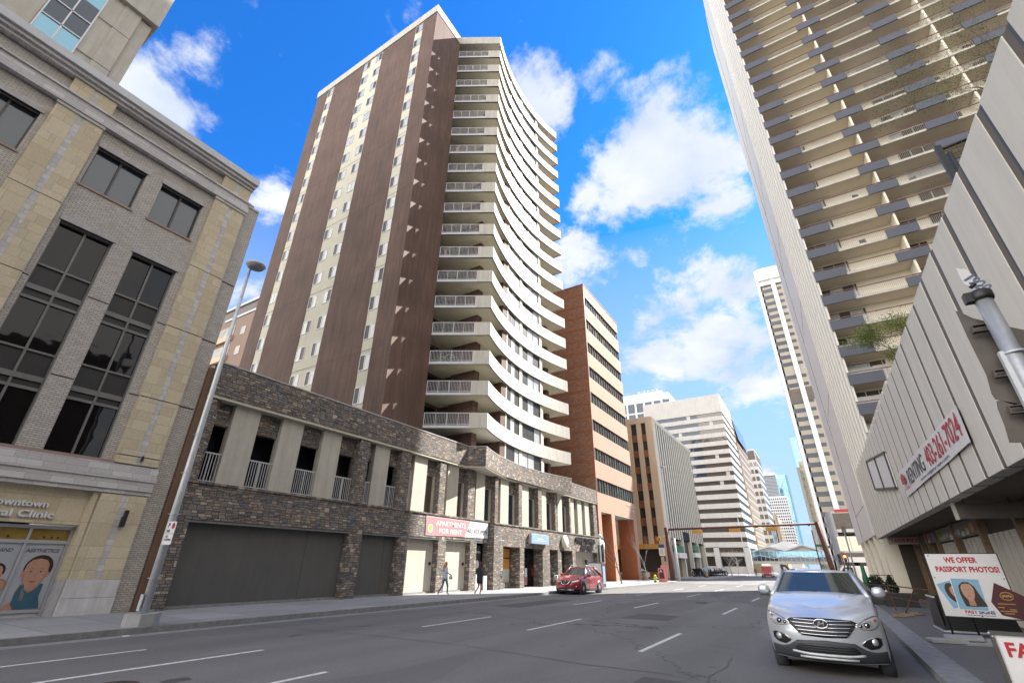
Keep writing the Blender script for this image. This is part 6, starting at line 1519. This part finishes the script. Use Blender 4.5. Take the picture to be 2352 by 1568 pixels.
# ================================================================ STREET FURNITURE
# lamp post
lp_=thing('street_lamp','tall galvanised street lamp with a disc head on a concrete foot, before the clinic','street lamp',(-16.3,7.14,.14))
q=MB(); q.smooth=False; q.prism([(-16.28+.42*math.cos(a),7.14+.42*math.sin(a)) for a in [i*math.pi/4+.3 for i in range(8)]],.1,.44); q.build('concrete_foot','slab',lp_)
q=MB(); q.tube([(-16.28,7.14,.45),(-16.3,7.14,4),(-16.33,7.14,8),(-16.36,7.14,11.85)],[.115,.095,.075,.045],16); q.build('pole','metal',lp_)
q=MB(); q.lathe((-15.98,7.14,11.78),[(.08,.0),(.28,.05),(.35,.11),(.33,.15),(.17,.22),(.05,.26)],20); q.tube([(-16.36,7.14,11.8),(-16.25,7.14,11.92)],.04,6); q.mi=1; q.lathe((-15.98,7.14,11.755),[(.05,0),(.2,.01),(.28,.045)],16); q.build('lamp_head',['rail','slab'],lp_)
q=MB()
for z in (1.3,3.0,4.2,5.4): q.tube([(-16.29+.155*math.cos(a),7.14+.155*math.sin(a),z) for a in [2*math.pi*i/16 for i in range(17)]],.008,4)
q.each('strap','metal',lp_); q=MB(); q.box(-16.36,-16.22,6.97,7.0,.5,.9); q.build('hand_hole_cover','metal',lp_)
ps=thing('parking_sign','small white parking rule sign with a red symbol strapped to the lamp post','sign',(-15.98,7.14,2.4))
Fs=Fr((-16.0,6.98,0),(.93,.1,0)); Fs=Fr((-16.12,7.0,0),Vector((.96,.28,0)).normalized())
q=MB(); q.fbox(Fs,-.02,.30,2.16,2.78,0,.006); q.build('sign_plate','signwhite',ps)
q=MB(); q.ellipse(Fs,.215,2.66,.055,.085,.007,.010,18); q.build('red_symbol','red',ps)
q=MB(); q.text('P',Fs,.03,.09,2.6,2.74,.007,.01,bold=.03); q.text('9AM',Fs,.02,.13,2.48,2.56,.007,.01,bold=.02); q.fbox(Fs,.0,.28,2.445,2.455,.007,.009); q.text('NO',Fs,.05,.13,2.34,2.41,.007,.01,bold=.02); q.text('STOPPING',Fs,.02,.26,2.26,2.32,.007,.01,bold=.02); q.build('lettering','black',ps)
# gantry
ga=thing('signal_gantry','rusty brown signal gantry spanning the street with yellow signal housings','signal gantry',(-16.4,64.8,.14))
def sqp(mb,a,b,w):
    mb.tube([a,b],w,4) 
q=MB(); sqp(q,(-16.4,64.8,.1),(-16.4,64.8,6.25),.28); q.build('left_post','rust',ga)
q=MB(); sqp(q,(.75,64.8,.1),(.32,64.8,6.4),.26); q.build('right_post','rust',ga)
q=MB(); sqp(q,(-16.4,64.8,6.0),(.32,64.8,6.22),.12)
for i in range(9): x=-15+i*1.8; q.box(x,x+.2,64.6,65.0,5.9+.013*i,6.16+.013*i)
q.build('crossbar','rust',ga)
for x in (-12.65,-8.3,-4.3):
    q=MB(); z=5.98+.013*(x+16); q.box(x-.62,x+.62,64.55,64.85,z-.55,z-.15); q.build('signal_housing','yellow',ga,bevel=.04)
q=MB(); q.box(-.4,.28,64.78,64.82,3.85,4.1) ; q.box(.3,1.05,64.78,64.82,3.72,3.92); q.build('street_name_plate','green',ga)
# traffic signals
for (x,lit,lb) in ((2.05,True,'traffic signal with its lit red lamp facing us, right of the rusty post'),(1.55,False,'dark traffic signal turned away, immediately left of the lit red signal')):
    t=thing('traffic_signal',lb,'traffic signal',(x,64.9,.14)); q=MB(); q.box(x-.14,x+.14,64.9,65.15,2.1,3.15); q.build('housing','black',t,bevel=.02)
    q=MB(); q.disc((x,64.87,2.9),(0,1,0),.12,.05,16); q.build('red_lens','redlamp' if lit else 'black',t)
    q=MB(); q.disc((x,64.87,2.6),(0,1,0),.1,.05,16); q.disc((x,64.87,2.3),(0,1,0),.1,.05,16); q.each('dark_lens','groove',t)
    q=MB(); q.tube([(x+.25,65,.1),(x+.25,65,2.9),(x,65.05,2.95)],.06,8); q.build('post','rust',t)
ws=thing('walk_signal','amber signal head on an arm on the left gantry post, above the tall notice','traffic signal',(-17,64.6,4.8)); q=MB(); q.box(-17.75,-17.25,64.4,64.7,4.7,5.1); q.build('housing','yellow',ws,bevel=.05); q=MB(); q.disc((-17.35,64.38,4.9),(0,1,0),.14,.04,14); q.build('lens','orangetrim',ws); q=MB(); q.tube([(-17.4,64.6,5.15),(-16.4,64.7,5.3)],.04,6); q.build('arm','metal',ws)
tn=thing('tall_notice','tall white notice board with a purple head on the gantry corner, above the dark box','sign',(-17.1,64.4,2)); q=MB(); q.box(-17.55,-16.85,64.35,64.4,2.95,4.2); q.build('board','signwhite',tn); q=MB(); q.box(-17.55,-16.85,64.33,64.349,3.85,4.25); q.build('purple_head','navy',tn); q=MB(); q.box(-17.0,-16.8,64.36,64.4,2.3,2.9); q.box(-17.45,-16.9,64.36,64.4,2.85,2.93); q.build('dark_box','black',tn)
q=MB(); 
for k in range(6): q.box(-17.45,-17.0,64.335,64.348,3.1+k*.12,3.13+k*.12)
q.build('text_line','textgrey',tn)
# silver pole beside gantry, mid street lamps
for (x,y,z,lb) in ((-15.9,66.0,5.2,'grey painted pole with small lamps standing right of the rusty left gantry post'),):
    t=thing('camera_pole',lb,'pole',(x,y,.14)); q=MB(); q.tube([(x,y,.1),(x,y,5.0)],.16,10); q.build('pole','whitegrey',t); q=MB(); q.tube([(x,y,4.3),(x+.5,y,4.4)],.05,6); q.box(x+.35,x+.6,y-.1,y+.1,4.1,4.4); q.build('bracket','black',t)
for (x,y,h,lb) in ((-19.6,79.2,16.6,'slender street lamp on the edge of the fin clad building'),(-15.6,131,13,'far street lamp pole at the corner of the pale banded office')):
    t=thing('street_lamp',lb,'street lamp',(x,y,.14)); q=MB(); q.tube([(x,y,.1),(x,y,h)],[.12,.06],8); q.build('pole','whitegrey',t); q=MB(); q.lathe((x+.3,y,h-.2),[(.1,0),(.45,.1),(.45,.2),(.1,.32)],14); q.build('lamp_head','signwhite',t)
for (x,y,lb) in ((-.55,98,'thin brown lamp pole far behind the gantry on the right'),(-.0,135,'farthest thin grey lamp pole with two arms beyond the footbridge')):
    t=thing('street_lamp',lb,'street lamp',(x,y,.1)); q=MB(); q.tube([(x,y,0),(x,y,7.5 if y<100 else 11)],.1,6); q.build('pole','rust' if y<100 else 'metal',t); 
    if y>100: q=MB(); q.tube([(x-1.6,y,10.8),(x,y,11),(x+1.6,y,10.8)],.06,5); q.build('lamp_arm','metal',t)
# hydrant
hy=thing('fire_hydrant','lime yellow fire hydrant on the corner sidewalk','fire hydrant',(-15.95,55.7,.14)); q=MB(); q.lathe((-15.95,55.7,.14),[(.17,0),(.17,.06),(.12,.08),(.12,.55),(.16,.58),(.16,.62),(.1,.74),(.03,.8)],14); q.build('barrel','hydrant',hy); q=MB(); q.disc((-15.95,55.7,.58),(1,0,0),.07,.42,10); q.disc((-15.95,55.62,.45),(0,1,0),.09,.22,10); q.build('outlet','hydrant',hy); q=MB(); q.lathe((-15.95,55.7,.14),[(.14,0),(.14,.2)],12); q.build('dark_base','black',hy)
# pink sandwich board
pbd=thing('sandwich_board','pink and grey sandwich board between the hydrant and the rusty post','signboard',(-15.9,58.4,.14)); q=MB(); q.fpoly(Fr((0,58.2,0),(1,0,0)),[(-16.3,.14),(-15.45,.14),(-15.5,1.55),(-16.25,1.55)],-.1,-.05); q.fpoly(Fr((0,58.6,0),(1,0,0)),[(-16.3,.14),(-15.45,.14),(-15.3,1.85),(-16.0,1.85)],-.1,-.05); q.build('board','pinkred',pbd); q=MB(); q.fpoly(Fr((0,58.16,0),(1,0,0)),[(-16.2,.5),(-15.6,.5),(-15.7,1.45),(-16.15,1.45)],-.1,-.07) ; q.build('panel','maroon',pbd); q=MB(); q.text('A',Fr((0,58.16,0),(1,0,0)),-16.1,-15.8,1.1,1.4,-.068,-.05); q.build('letter','signwhite',pbd)
# waste bins
for (x,y,lb,m1,m2) in ((-19.4,63.3,'dark brown waste bin by the last orange pier','wood','black'),(-17.2,90.3,'blue and brown waste bin at the kerb beyond the corner','wood','bluesign')):
    t=thing('waste_bin',lb,'waste bin',(x,y,.14)); q=MB(); q.lathe((x,y,.14),[(.3,0),(.33,.9)],14); q.build('bin_body',m1,t); q=MB(); q.lathe((x,y,1.04),[(.35,0),(.35,.06),(.2,.16)],14); q.build('bin_lid',m2,t)
# utility cabinet, bus pole
ub=thing('utility_cabinet','tall dark grey utility cabinet behind the red car','cabinet',(-15.9,40.2,.14)); q=MB(); q.box(-17.0,-15.75,39.9,40.6,.14,2.0); q.build('cabinet_body','signgrey',ub,bevel=.02); q=MB(); q.box(-16.95,-15.8,39.87,39.9,.3,1.9); q.build('door','metal',ub); q=MB(); q.box(-15.74,-15.73,40.0,40.5,.4,1.7); q.build('side_label','bluesign',ub)
mp_=thing('payment_pole','grey pole with a round cap and a small notice frame behind the utility cabinet','pole',(-16.6,42,.14)); q=MB(); q.tube([(-16.6,42,.14),(-16.6,42,4.0)],.07,8); q.lathe((-16.6,42,3.95),[(.1,0),(.16,.1),(.15,.25),(.05,.33)],12); q.build('pole','metal',mp_); q=MB(); q.box(-16.95,-16.3,42.1,42.15,1.9,3.5); q.build('frame','palestone',mp_); q=MB(); q.box(-16.9,-16.35,42.08,42.1,2.0,3.4); q.build('notice','glassgreen',mp_)
# bicycle by the shop pillar
bk=thing('bicycle','grey bicycle leaning against the stone pillar left of the red car','bicycle',(-20.0,39,.14))
for y in (38.9,39.9):
    q=MB(); q.tube([(-19.75,y+.33*math.cos(a),.47+.33*math.sin(a)) for a in [2*math.pi*i/20 for i in range(21)]],.02,5); q.build('wheel','tyre',bk)
q=MB(); q.tube([(-19.75,38.9,.47),(-19.75,39.15,.95),(-19.75,39.7,.95),(-19.75,39.9,.47)],.02,5); q.tube([(-19.75,39.15,.95),(-19.75,39.45,.45),(-19.75,39.7,.95)],.02,5); q.tube([(-19.75,39.1,.95),(-19.75,39.08,1.12),(-19.95,39.05,1.15)],.015,5); q.build('frame','metal',bk)
# sign pole (thin) right and its lamp
tpz=thing('sign_pole','thin silver pole standing in front of the rounded grey building','pole',(1.62,40,.14)); q=MB(); q.tube([(1.60,40,.1),(1.63,40,4.15)],.045,8); q.build('pole','paintpole',tpz); q=MB(); q.box(1.5,1.75,39.98,40.02,3.9,4.3); q.build('plate','signgrey',tpz)
# planters with evergreen balls, green bin
def leafball(c,rx,rz,n,mm,name,parent,seed,size=.05,cone=False):
    rnd=random.Random(seed); q=MB()
    for i in range(n):
        u=rnd.uniform(-1,1); a=rnd.uniform(0,2*math.pi); s_=math.sqrt(1-u*u); r=rnd.random()**.35
        k=(1-(u+1)/2*.75) if cone else 1
        p=Vector((c[0]+rx*r*s_*math.cos(a)*k,c[1]+rx*r*s_*math.sin(a)*k,c[2]+rz*r*u)); d1=Vector((rnd.gauss(0,1),rnd.gauss(0,1),rnd.gauss(0,1))).normalized()*size; d2=d1.cross(Vector((rnd.gauss(0,1),rnd.gauss(0,1),rnd.gauss(0,1)))).normalized()*size*.7
        q.quad(p-d1,p-d2,p+d1,p+d2)
    return q.build(name,mm,parent)
def planter(x,y,lb,w,h,ball,cone=False):
    t=thing('planter',lb,'planter',(x,y,.14)); q=MB(); q.box(x-w/2,x+w/2,y-.25,y+.25,.14,.14+h); q.build('box','black',t,bevel=.01)
    q=MB(); q.box(x-w/2-.02,x+w/2+.02,y-.28,y+.28,.14+h,.2+h); q.build('rim','groove',t)
    leafball((x+ball,y,.2+h+.35),.36,.42,900,'boxwood','shrub',t,int(x*97),.05,cone)
planter(2.05,32.0,'black planter with a rounded evergreen, the left one of the pair by the columns',.9,.5,.0)
planter(2.75,31.0,'long black planter with a pointed evergreen, the right one of the pair by the columns',1.25,.52,-.2,True)
q=MB(); q.lathe((2.05,40,.14),[(.16,0),(.17,1.0),(.12,1.3),(.1,1.75),(.03,1.85)],10); tag(q.build('green_post','green'),'dark green slim post beside the sign pole behind the silver car','post')
# railings
ra=thing('hand_railing','rusty brown sidewalk railing with thin posts beside the planters','railing',(2.5,28,.14))
pts=[(1.95,30.6),(2.4,29.0),(3.1,23.5)]
q=MB()
for z in (.62,1.08): q.tube([(x,y,z) for x,y in ((1.35,29.6),(2.25,28.6),(3.15,22.5))],.025,6)
q.build('rail_tube','rust',ra); q=MB(); q.tube([(2.2,28.0,.14),(2.2,28.6,1.1)],.022,6); q.build('rail_post','rust',ra); q=MB(); q.tube([(2.15,24.9,.14),(2.75,25.3,1.05)],.022,6); q.build('rail_post','rust',ra); q=MB()
q.tube([(1.9,33.2,1.1),(1.9,33.2,1.45),(2.9,33.2,1.45),(2.9,33.2,1.1)],.02,6)
q.build('upper_rail','rust',ra)
for i,(x,y,lb) in enumerate(((1.95,24.2,'flat wood block left of the railing foot'),(2.25,24.9,'wood block carrying the railing post'),(2.65,25.9,'wood block right of the railing foot near the black frame'))):
    q=MB(); q.fpoly(Fr((x,y,.15),Vector((.97,.2,0)).normalized()),[(-.22,0),(.22,.03),(.2,.06),(-.05,.1),(-.22,.08)],-.1,.1); tag(q.build('wood_block','wood'),lb,'wood block')
# ---- passport photo sign
pp=thing('passport_sign','large square advertising sign for passport photos with a woman portrait and a maroon booklet','sign',(2.45,17.8,.15))
Fq=Fr((2.42,17.85,0),Vector((.995,-.1,0)).normalized())
q=MB(); q.fbox(Fq,0,1.44,.66,2.13,-.03,0); q.build('sign_face','signwhite',pp,bevel=.004)
q=MB(); q.fbox(Fq,-.02,-.0,.64,2.15,-.04,.005); q.fbox(Fq,1.44,1.46,.64,2.15,-.04,.005); q.fbox(Fq,0,1.44,2.13,2.15,-.04,.005); q.fbox(Fq,0,1.44,.64,.66,-.04,.005)
q.tube([Fq.P(.03,.16,-.05),Fq.P(.0,1.2,-.06)],.025,6); q.tube([Fq.P(.55,.16,-.3),Fq.P(.5,1.2,-.05)],.025,6)
for a,z in ((.05,1.55),(1.40,1.55),(.72,.69),(.06,2.08)): q.disc(Fq.P(a,z,.004),Fq.n,.015,.01,8)
q.build('frame','black',pp)
q=MB(); q.text('WE OFFER',Fq,.36,1.02,1.91,2.05,.001,.005,bold=.04); q.text('PASSPORT PHOTOS!',Fq,.13,1.38,1.69,1.83,.001,.005,bold=.04); q.text('FAST',Fq,.42,.66,.74,.82,.001,.005,bold=.04); q.mi=1; q.text('SIGNS',Fq,.68,.99,.74,.82,.001,.005,bold=.04); q.fquad(Fq,.44,.98,.70,.712,.002); q.build('lettering',['red','navy'],pp)
def rotrect(mb,cxx,cz,w,h,a,c0,c1): 
    ca,sa=math.cos(a),math.sin(a); mb.fpoly(Fq,[(cxx+ca*x-sa*z,cz+sa*x+ca*z) for x,z in ((-w/2,-h/2),(w/2,-h/2),(w/2,h/2),(-w/2,h/2))],c0,c1)
q=MB(); q.mi=0; rotrect(q,.33,1.18,.46,.62,.32,.001,.003); q.mi=1; rotrect(q,.33,1.18,.43,.59,.32,.003,.004); q.mi=2; q.ellipse(Fq,.33,1.2,.15,.24,.004,.0045,20,.3); q.mi=3; q.ellipse(Fq,.36,1.22,.09,.14,.0045,.005,20,.3)
q.mi=0; rotrect(q,.62,1.18,.58,.74,-.03,.006,.008); q.mi=1; rotrect(q,.62,1.18,.545,.705,-.03,.008,.009)
face(q,Fq,.62,1.23,.245,.0095,2,3,4,5,2,long=True)
# trim the portrait to its print
q.build('portrait_print',['signwhite','skyposter','hair','skin','skinshade','lip'],pp)
q=MB(); q.fpoly(Fq,[(1.02,1.02),(1.1,.72),(1.2,.67),(1.6,.67),(1.44,1.14),(1.10,1.42)][0:0] or [(.99,1.02),(1.10,.74),(1.62,.62),(1.66,1.16),(1.18,1.46)],.004,.02); q.mi=1
Fr_=Fq
q.tube([Fr_.P(1.32+.12*math.cos(a),1.16+.085*math.sin(a),.023) for a in [2*math.pi*i/24 for i in range(25)]],.014,5)
for i in range(5): q.ellipse(Fq,1.25+.035*i,1.16+.01*(i%2),.018,.03,.021,.025,10)
for (a0,a1,z) in ((1.1,1.42,.98),(1.08,1.2,.9),(1.28,1.4,.86),(1.1,1.4,.82),(1.16,1.34,.77)): q.fquad(Fq,a0,a1,z,z+.018,.021)
q.build('maroon_booklet',['maroon','gold'],pp)
# paver weights
for i,(c,a,z,lb) in enumerate((((2.15,16.9),.15,.15,'lower left grey paver under the passport sign post'),((2.5,17.0),-.12,.225,'upper grey paver lying askew at the foot of the passport sign'),((2.75,16.9),.3,.15,'right hand grey paver tucked beneath the askew one'))):
    q=MB(); q.box(-.36,.36,-.24,.24,0,.07); o=q.build('concrete_paver','slab',bevel=.006); o.location=(c[0],c[1],z); o.rotation_euler=(R(2*i),R(-2*i),a); tag(o,lb,'paver')
# black A frame box behind
ab=thing('black_a_frame','empty black folding frame sign standing behind the passport sign','signboard',(3.0,20.6,.15))
q=MB(); q.fpoly(Fr((2.55,0,0),(0,1,0)),[(21.3,.16),(19.7,.16),(19.9,1.0),(21.0,.95)],-.02,.02); q.fpoly(FY(19.75),[(2.6,.16),(4.2,.16),(4.1,1.0),(2.65,1.0)],-.04,0); q.fpoly(FY(21.3),[(2.6,.16),(4.1,.16),(4.1,1.0),(2.65,1.0)],-.04,0); q.build('panel','black',ab)
q=MB(); q.box(2.52,2.58,19.85,21.05,.99,1.03); q.box(2.5,4.2,19.68,19.74,.12,.18); q.box(2.5,2.56,19.7,21.3,.12,.18); q.build('metal_edge','metal',ab)
# second sign, bottom right corner
fs=thing('corner_sign','framed white sign with big red letters standing nearest on the right sidewalk','sign',(2.2,10.2,.15))
Fz=Fr((1.80,10.2,0),Vector((.99,-.12,0)).normalized())
q=MB(); q.fbox(Fz,.04,1.3,.3,.92,-.04,-.005); q.build('sign_face','signwhite',fs)
q=MB(); q.fbox(Fz,0,.045,.12,.96,-.06,.02); q.fbox(Fz,.0,1.34,.92,.965,-.06,.022); q.fbox(Fz,.0,1.34,.255,.3,-.06,.022); q.fbox(Fz,1.3,1.345,.12,.96,-.06,.02); q.build('frame','bronze',fs)
q=MB()
for a,z in ((.0,.94),(.03,.9),(.02,.28)): q.disc(Fz.P(a,z,.02),(0,1,0),.014,.02,8)
q.build('bolt','metal',fs)
q=MB(); q.text('FASTSIGNS',Fz,.12,1.24,.66,.84,-.004,.004,bold=.03); q.text('Downtown',Fz,.24,.95,.46,.58,-.004,.004,bold=.01); q.build('lettering','red',fs)
# sign post very close on the right, seen from behind
sp=thing('bus_stop_pole','close silver sign post with bare sign backs and an angled plate reading 1920','sign post',(1.36,4.0,.15))
def Wp(px,py,Y): r=ray(px,py); t=Y/r.y; return Vector((r.x*t,Y,HC+r.z*t))
def zp_(x,y): return ((3500+x/2.24)/1.6327,(900+y/2.24)/1.6327)
Yp=4.0; top_=Wp(*zp_(412,488),Yp); bot_=Wp(*zp_(735,1060),Yp); d_=(top_-bot_); base_=Vector((bot_.x+.01,Yp,.14))
q=MB(); q.tube([(1.375,4.0,.14),(1.355,4.0,2.6),(top_.x,4.0,top_.z)],.048,20); q.build('pole','paintpole',sp)
q=MB(); q.lathe((top_.x,4.0,top_.z-.02),[(.056,0),(.062,.02),(.062,.06),(.05,.075)],20); q.box(top_.x-.09,top_.x-.04,3.97,4.03,top_.z-.02,top_.z+.05); q.tube([(top_.x-.05,3.95,top_.z+.07),(top_.x-.02,3.93,top_.z+.09)],.012,6); q.build('cap_clamp','black',sp)
def platepoly(mb,pts,Y,th): 
    P_=[Wp(*zp_(*p),Y) for p in pts]; mb.fpoly(FY(Y),[(p.x,p.z) for p in P_],-th,0)
q=MB(); platepoly(q,[(190,232),(232,245),(270,242),(405,355),(432,405),(430,432),(365,408),(262,372),(218,300)],4.06,.004); pl=q.build('number_plate','whitegrey',sp)
a_=Wp(*zp_(250,300),4.055); b_=Wp(*zp_(420,405),4.055)
Fn=Fr((a_.x,4.055,a_.z-.03),Vector((b_.x-a_.x,0,b_.z-a_.z)).normalized(),Vector((-(b_.z-a_.z),0,b_.x-a_.x)).normalized())
q=MB(); q.text('1920',Fn,.0,(b_-a_).length,-.012,.062,.0,.003,bold=.02); q.build('numerals','textblue',pl)
q=MB(); q.fpoly(FY(4.06),[(1.055,3.34),(1.37,3.34),(1.37,2.74),(1.08,2.74),(1.055,2.78)],-.004,0); q.fpoly(FY(4.06),[(1.13,2.72),(1.5,2.72),(1.5,1.9),(1.16,1.9),(1.13,1.95)],-.004,0); 
q.v=[]; q.f=[]; q.m=[]; q.sm=[]
platepoly(q,[(188,596),(215,600),(330,655),(600,720),(800,760),(800,1420),(560,1345),(520,1335),(490,1290),(445,1130),(290,820)],4.1,.004)
platepoly(q,[(530,1350),(560,1345),(700,1370),(860,1420),(900,1700),(640,1700),(600,1560),(540,1410)],4.1,.004)
q.build('sign_back','signgrey',sp)
q=MB()
for (x,y) in ((300,745),(480,1115),(605,1410)):
    p=Wp(*zp_(x,y),4.08); q.fbox(FY(4.07),p.x,p.x+.16,p.z-.005,p.z+.0,-.0,.05); q.fbox(FY(4.07),p.x,p.x+.16,p.z-.05,p.z-.045,0,.05); q.fbox(FY(4.07),p.x,p.x+.005,p.z-.045,p.z-.005,.0,.05)
q.each('channel_bracket','signgrey',sp)
q=MB()
for z in (top_.z-.42,top_.z-.92): q.tube([(1.355+.055*math.cos(a),4+.055*math.sin(a),z) for a in [2*math.pi*i/16 for i in range(17)]],.009,5)
q.box(1.28,1.31,3.98,4.02,top_.z-.95,top_.z-.4); q.build('strap','metal',sp)
# ================================================================ TREES
def tree(name,label,cat,base,h,spread,leaves,seed,barkm='bark',leafm='leaf',levels=4,lsize=.05,r0=.08,lean=(0,0),first=.35):
    rnd=random.Random(seed); t=thing(name,label,cat,base); q=MB(); q2=MB(); tips=[]
    def grow(p,d,L,r,lv):
        pts=[p]; rr=[r]; n=4
        for i in range(n):
            d=(d+Vector((rnd.gauss(0,.16),rnd.gauss(0,.16),rnd.gauss(.03,.1)))).normalized(); p=p+d*L/n; pts.append(p); rr.append(r*(1-.45*(i+1)/n))
        (q if lv==levels else q2).tube(pts,rr,6 if lv>2 else 4,False)
        if lv<=2: tips.extend(pts[1:])
        if lv>0:
            for k in range(rnd.choice([2,3,3]) if lv<levels else 4):
                j=rnd.choice([2,3,4]); a=rnd.uniform(0,2*math.pi); s_=spread
                nd=(d+Vector((math.cos(a)*s_,math.sin(a)*s_,rnd.uniform(-.1,.35)))).normalized(); grow(pts[j],nd,L*rnd.uniform(.55,.8),rr[j]*.65,lv-1)
    grow(Vector(base),Vector((lean[0],lean[1],1)).normalized(),h*first,r0,levels); q.build('trunk',barkm,t); q2.build('branches',barkm,t)
    if leaves:
        q=MB()
        for i in range(leaves):
            c=rnd.choice(tips)+Vector((rnd.gauss(0,.16),rnd.gauss(0,.16),rnd.gauss(0,.14))); a=Vector((rnd.gauss(0,1),rnd.gauss(0,1),rnd.gauss(0,1))).normalized()*lsize; b_=a.cross(Vector((rnd.gauss(0,1),rnd.gauss(0,1),rnd.gauss(0,1)))).normalized()*lsize*.55; q.quad(c-a,c-b_,c+a,c+b_)
        q.build('crown',leafm,t)
    return t
tree('roof_tree','sparse green tree growing above the white panelled wall in front of the lower balconies','tree',(4.5,20.2,7.2),5.2,.95,9000,3,'bark','leaf',4,.028,.07,(-.35,0),.3)
tree('roof_tree','thin twiggy tree with few leaves on the panelled roof, nearest to us','tree',(5.9,9.3,7.1),5.6,.5,6500,5,'bark','leaf',4,.014,.04,(.0,0),.34)
tree('bare_shrub','leafless twiggy shrub on the roof behind the panels, left of the green tree','shrub',(4.5,26,7.5),3.4,.8,0,8,'bark',levels=4,r0=.045,lean=(-.15,0))
for i,(x,y,h,sd,lb) in enumerate(((-17.6,49.6,6.5,11,'bare young tree in front of the first orange pier'),(-18.4,61.5,7.5,12,'bare pale tree in front of the last orange pier'),(-16.4,112,5.5,13,'bare pale tree before the right end of the pale banded office'),(-17.2,127,7,14,'thin bare tree left of the pale tree before the pale banded office'))):
    tree('bare_tree',lb,'tree',(x,y,.14),h,.45 if i<2 else .9,0,sd,'slab' if i else 'bark',levels=4,r0=.07 if i<2 else .13,first=.42)

nb2=thing('brown_brick_block','plain brown brick block with stepped roof set back behind the panelled building','building',(28,-12,0))
b=MB(); b.box(15.5,40,-60,2,.1,27); b.box(15.5,40,2,16,.1,20.5); b.box(17,40,-40,-10,27,30.5); b.build('brick_wall','brown',nb2)
b=MB()
for k in range(7):
    for j in range(16): b.fbox(FXn(15.5),58-j*3.8-2.2,58-j*3.8,3+k*3.3,4.8+k*3.3,0,.03)
b.build('row_glazing','black',nb2)

rc=random.Random(12)
def patio(x,z,k):
    t=thing('patio_chair','dark patio chair standing behind a railing of the cream high rise','chair',(x,RY+.55,z+.15),rc.uniform(-1,1),'dark patio chairs on the high rise balconies')
    q=MB(); q.box(-.17,.17,-.15,.15,.26,.3); q.build('seat','black',t,local=True); q=MB(); q.box(-.17,.17,.13,.17,.3,.68); q.build('backrest','black',t,local=True)
    for a in (-.15,.15):
        for b_ in (-.13,.13): q=MB(); q.box(a-.015,a+.015,b_-.015,b_+.015,0,.26); q.build('leg','black',t,local=True)
for k,(x,lv) in enumerate(((6.6,7),(7.2,9),(10.4,12),(6.2,14),(10.9,16),(14.9,13),(10.1,9),(6.9,18),(13.6,17),(15.1,15))): patio(x,7.6+1.735*lv,k)
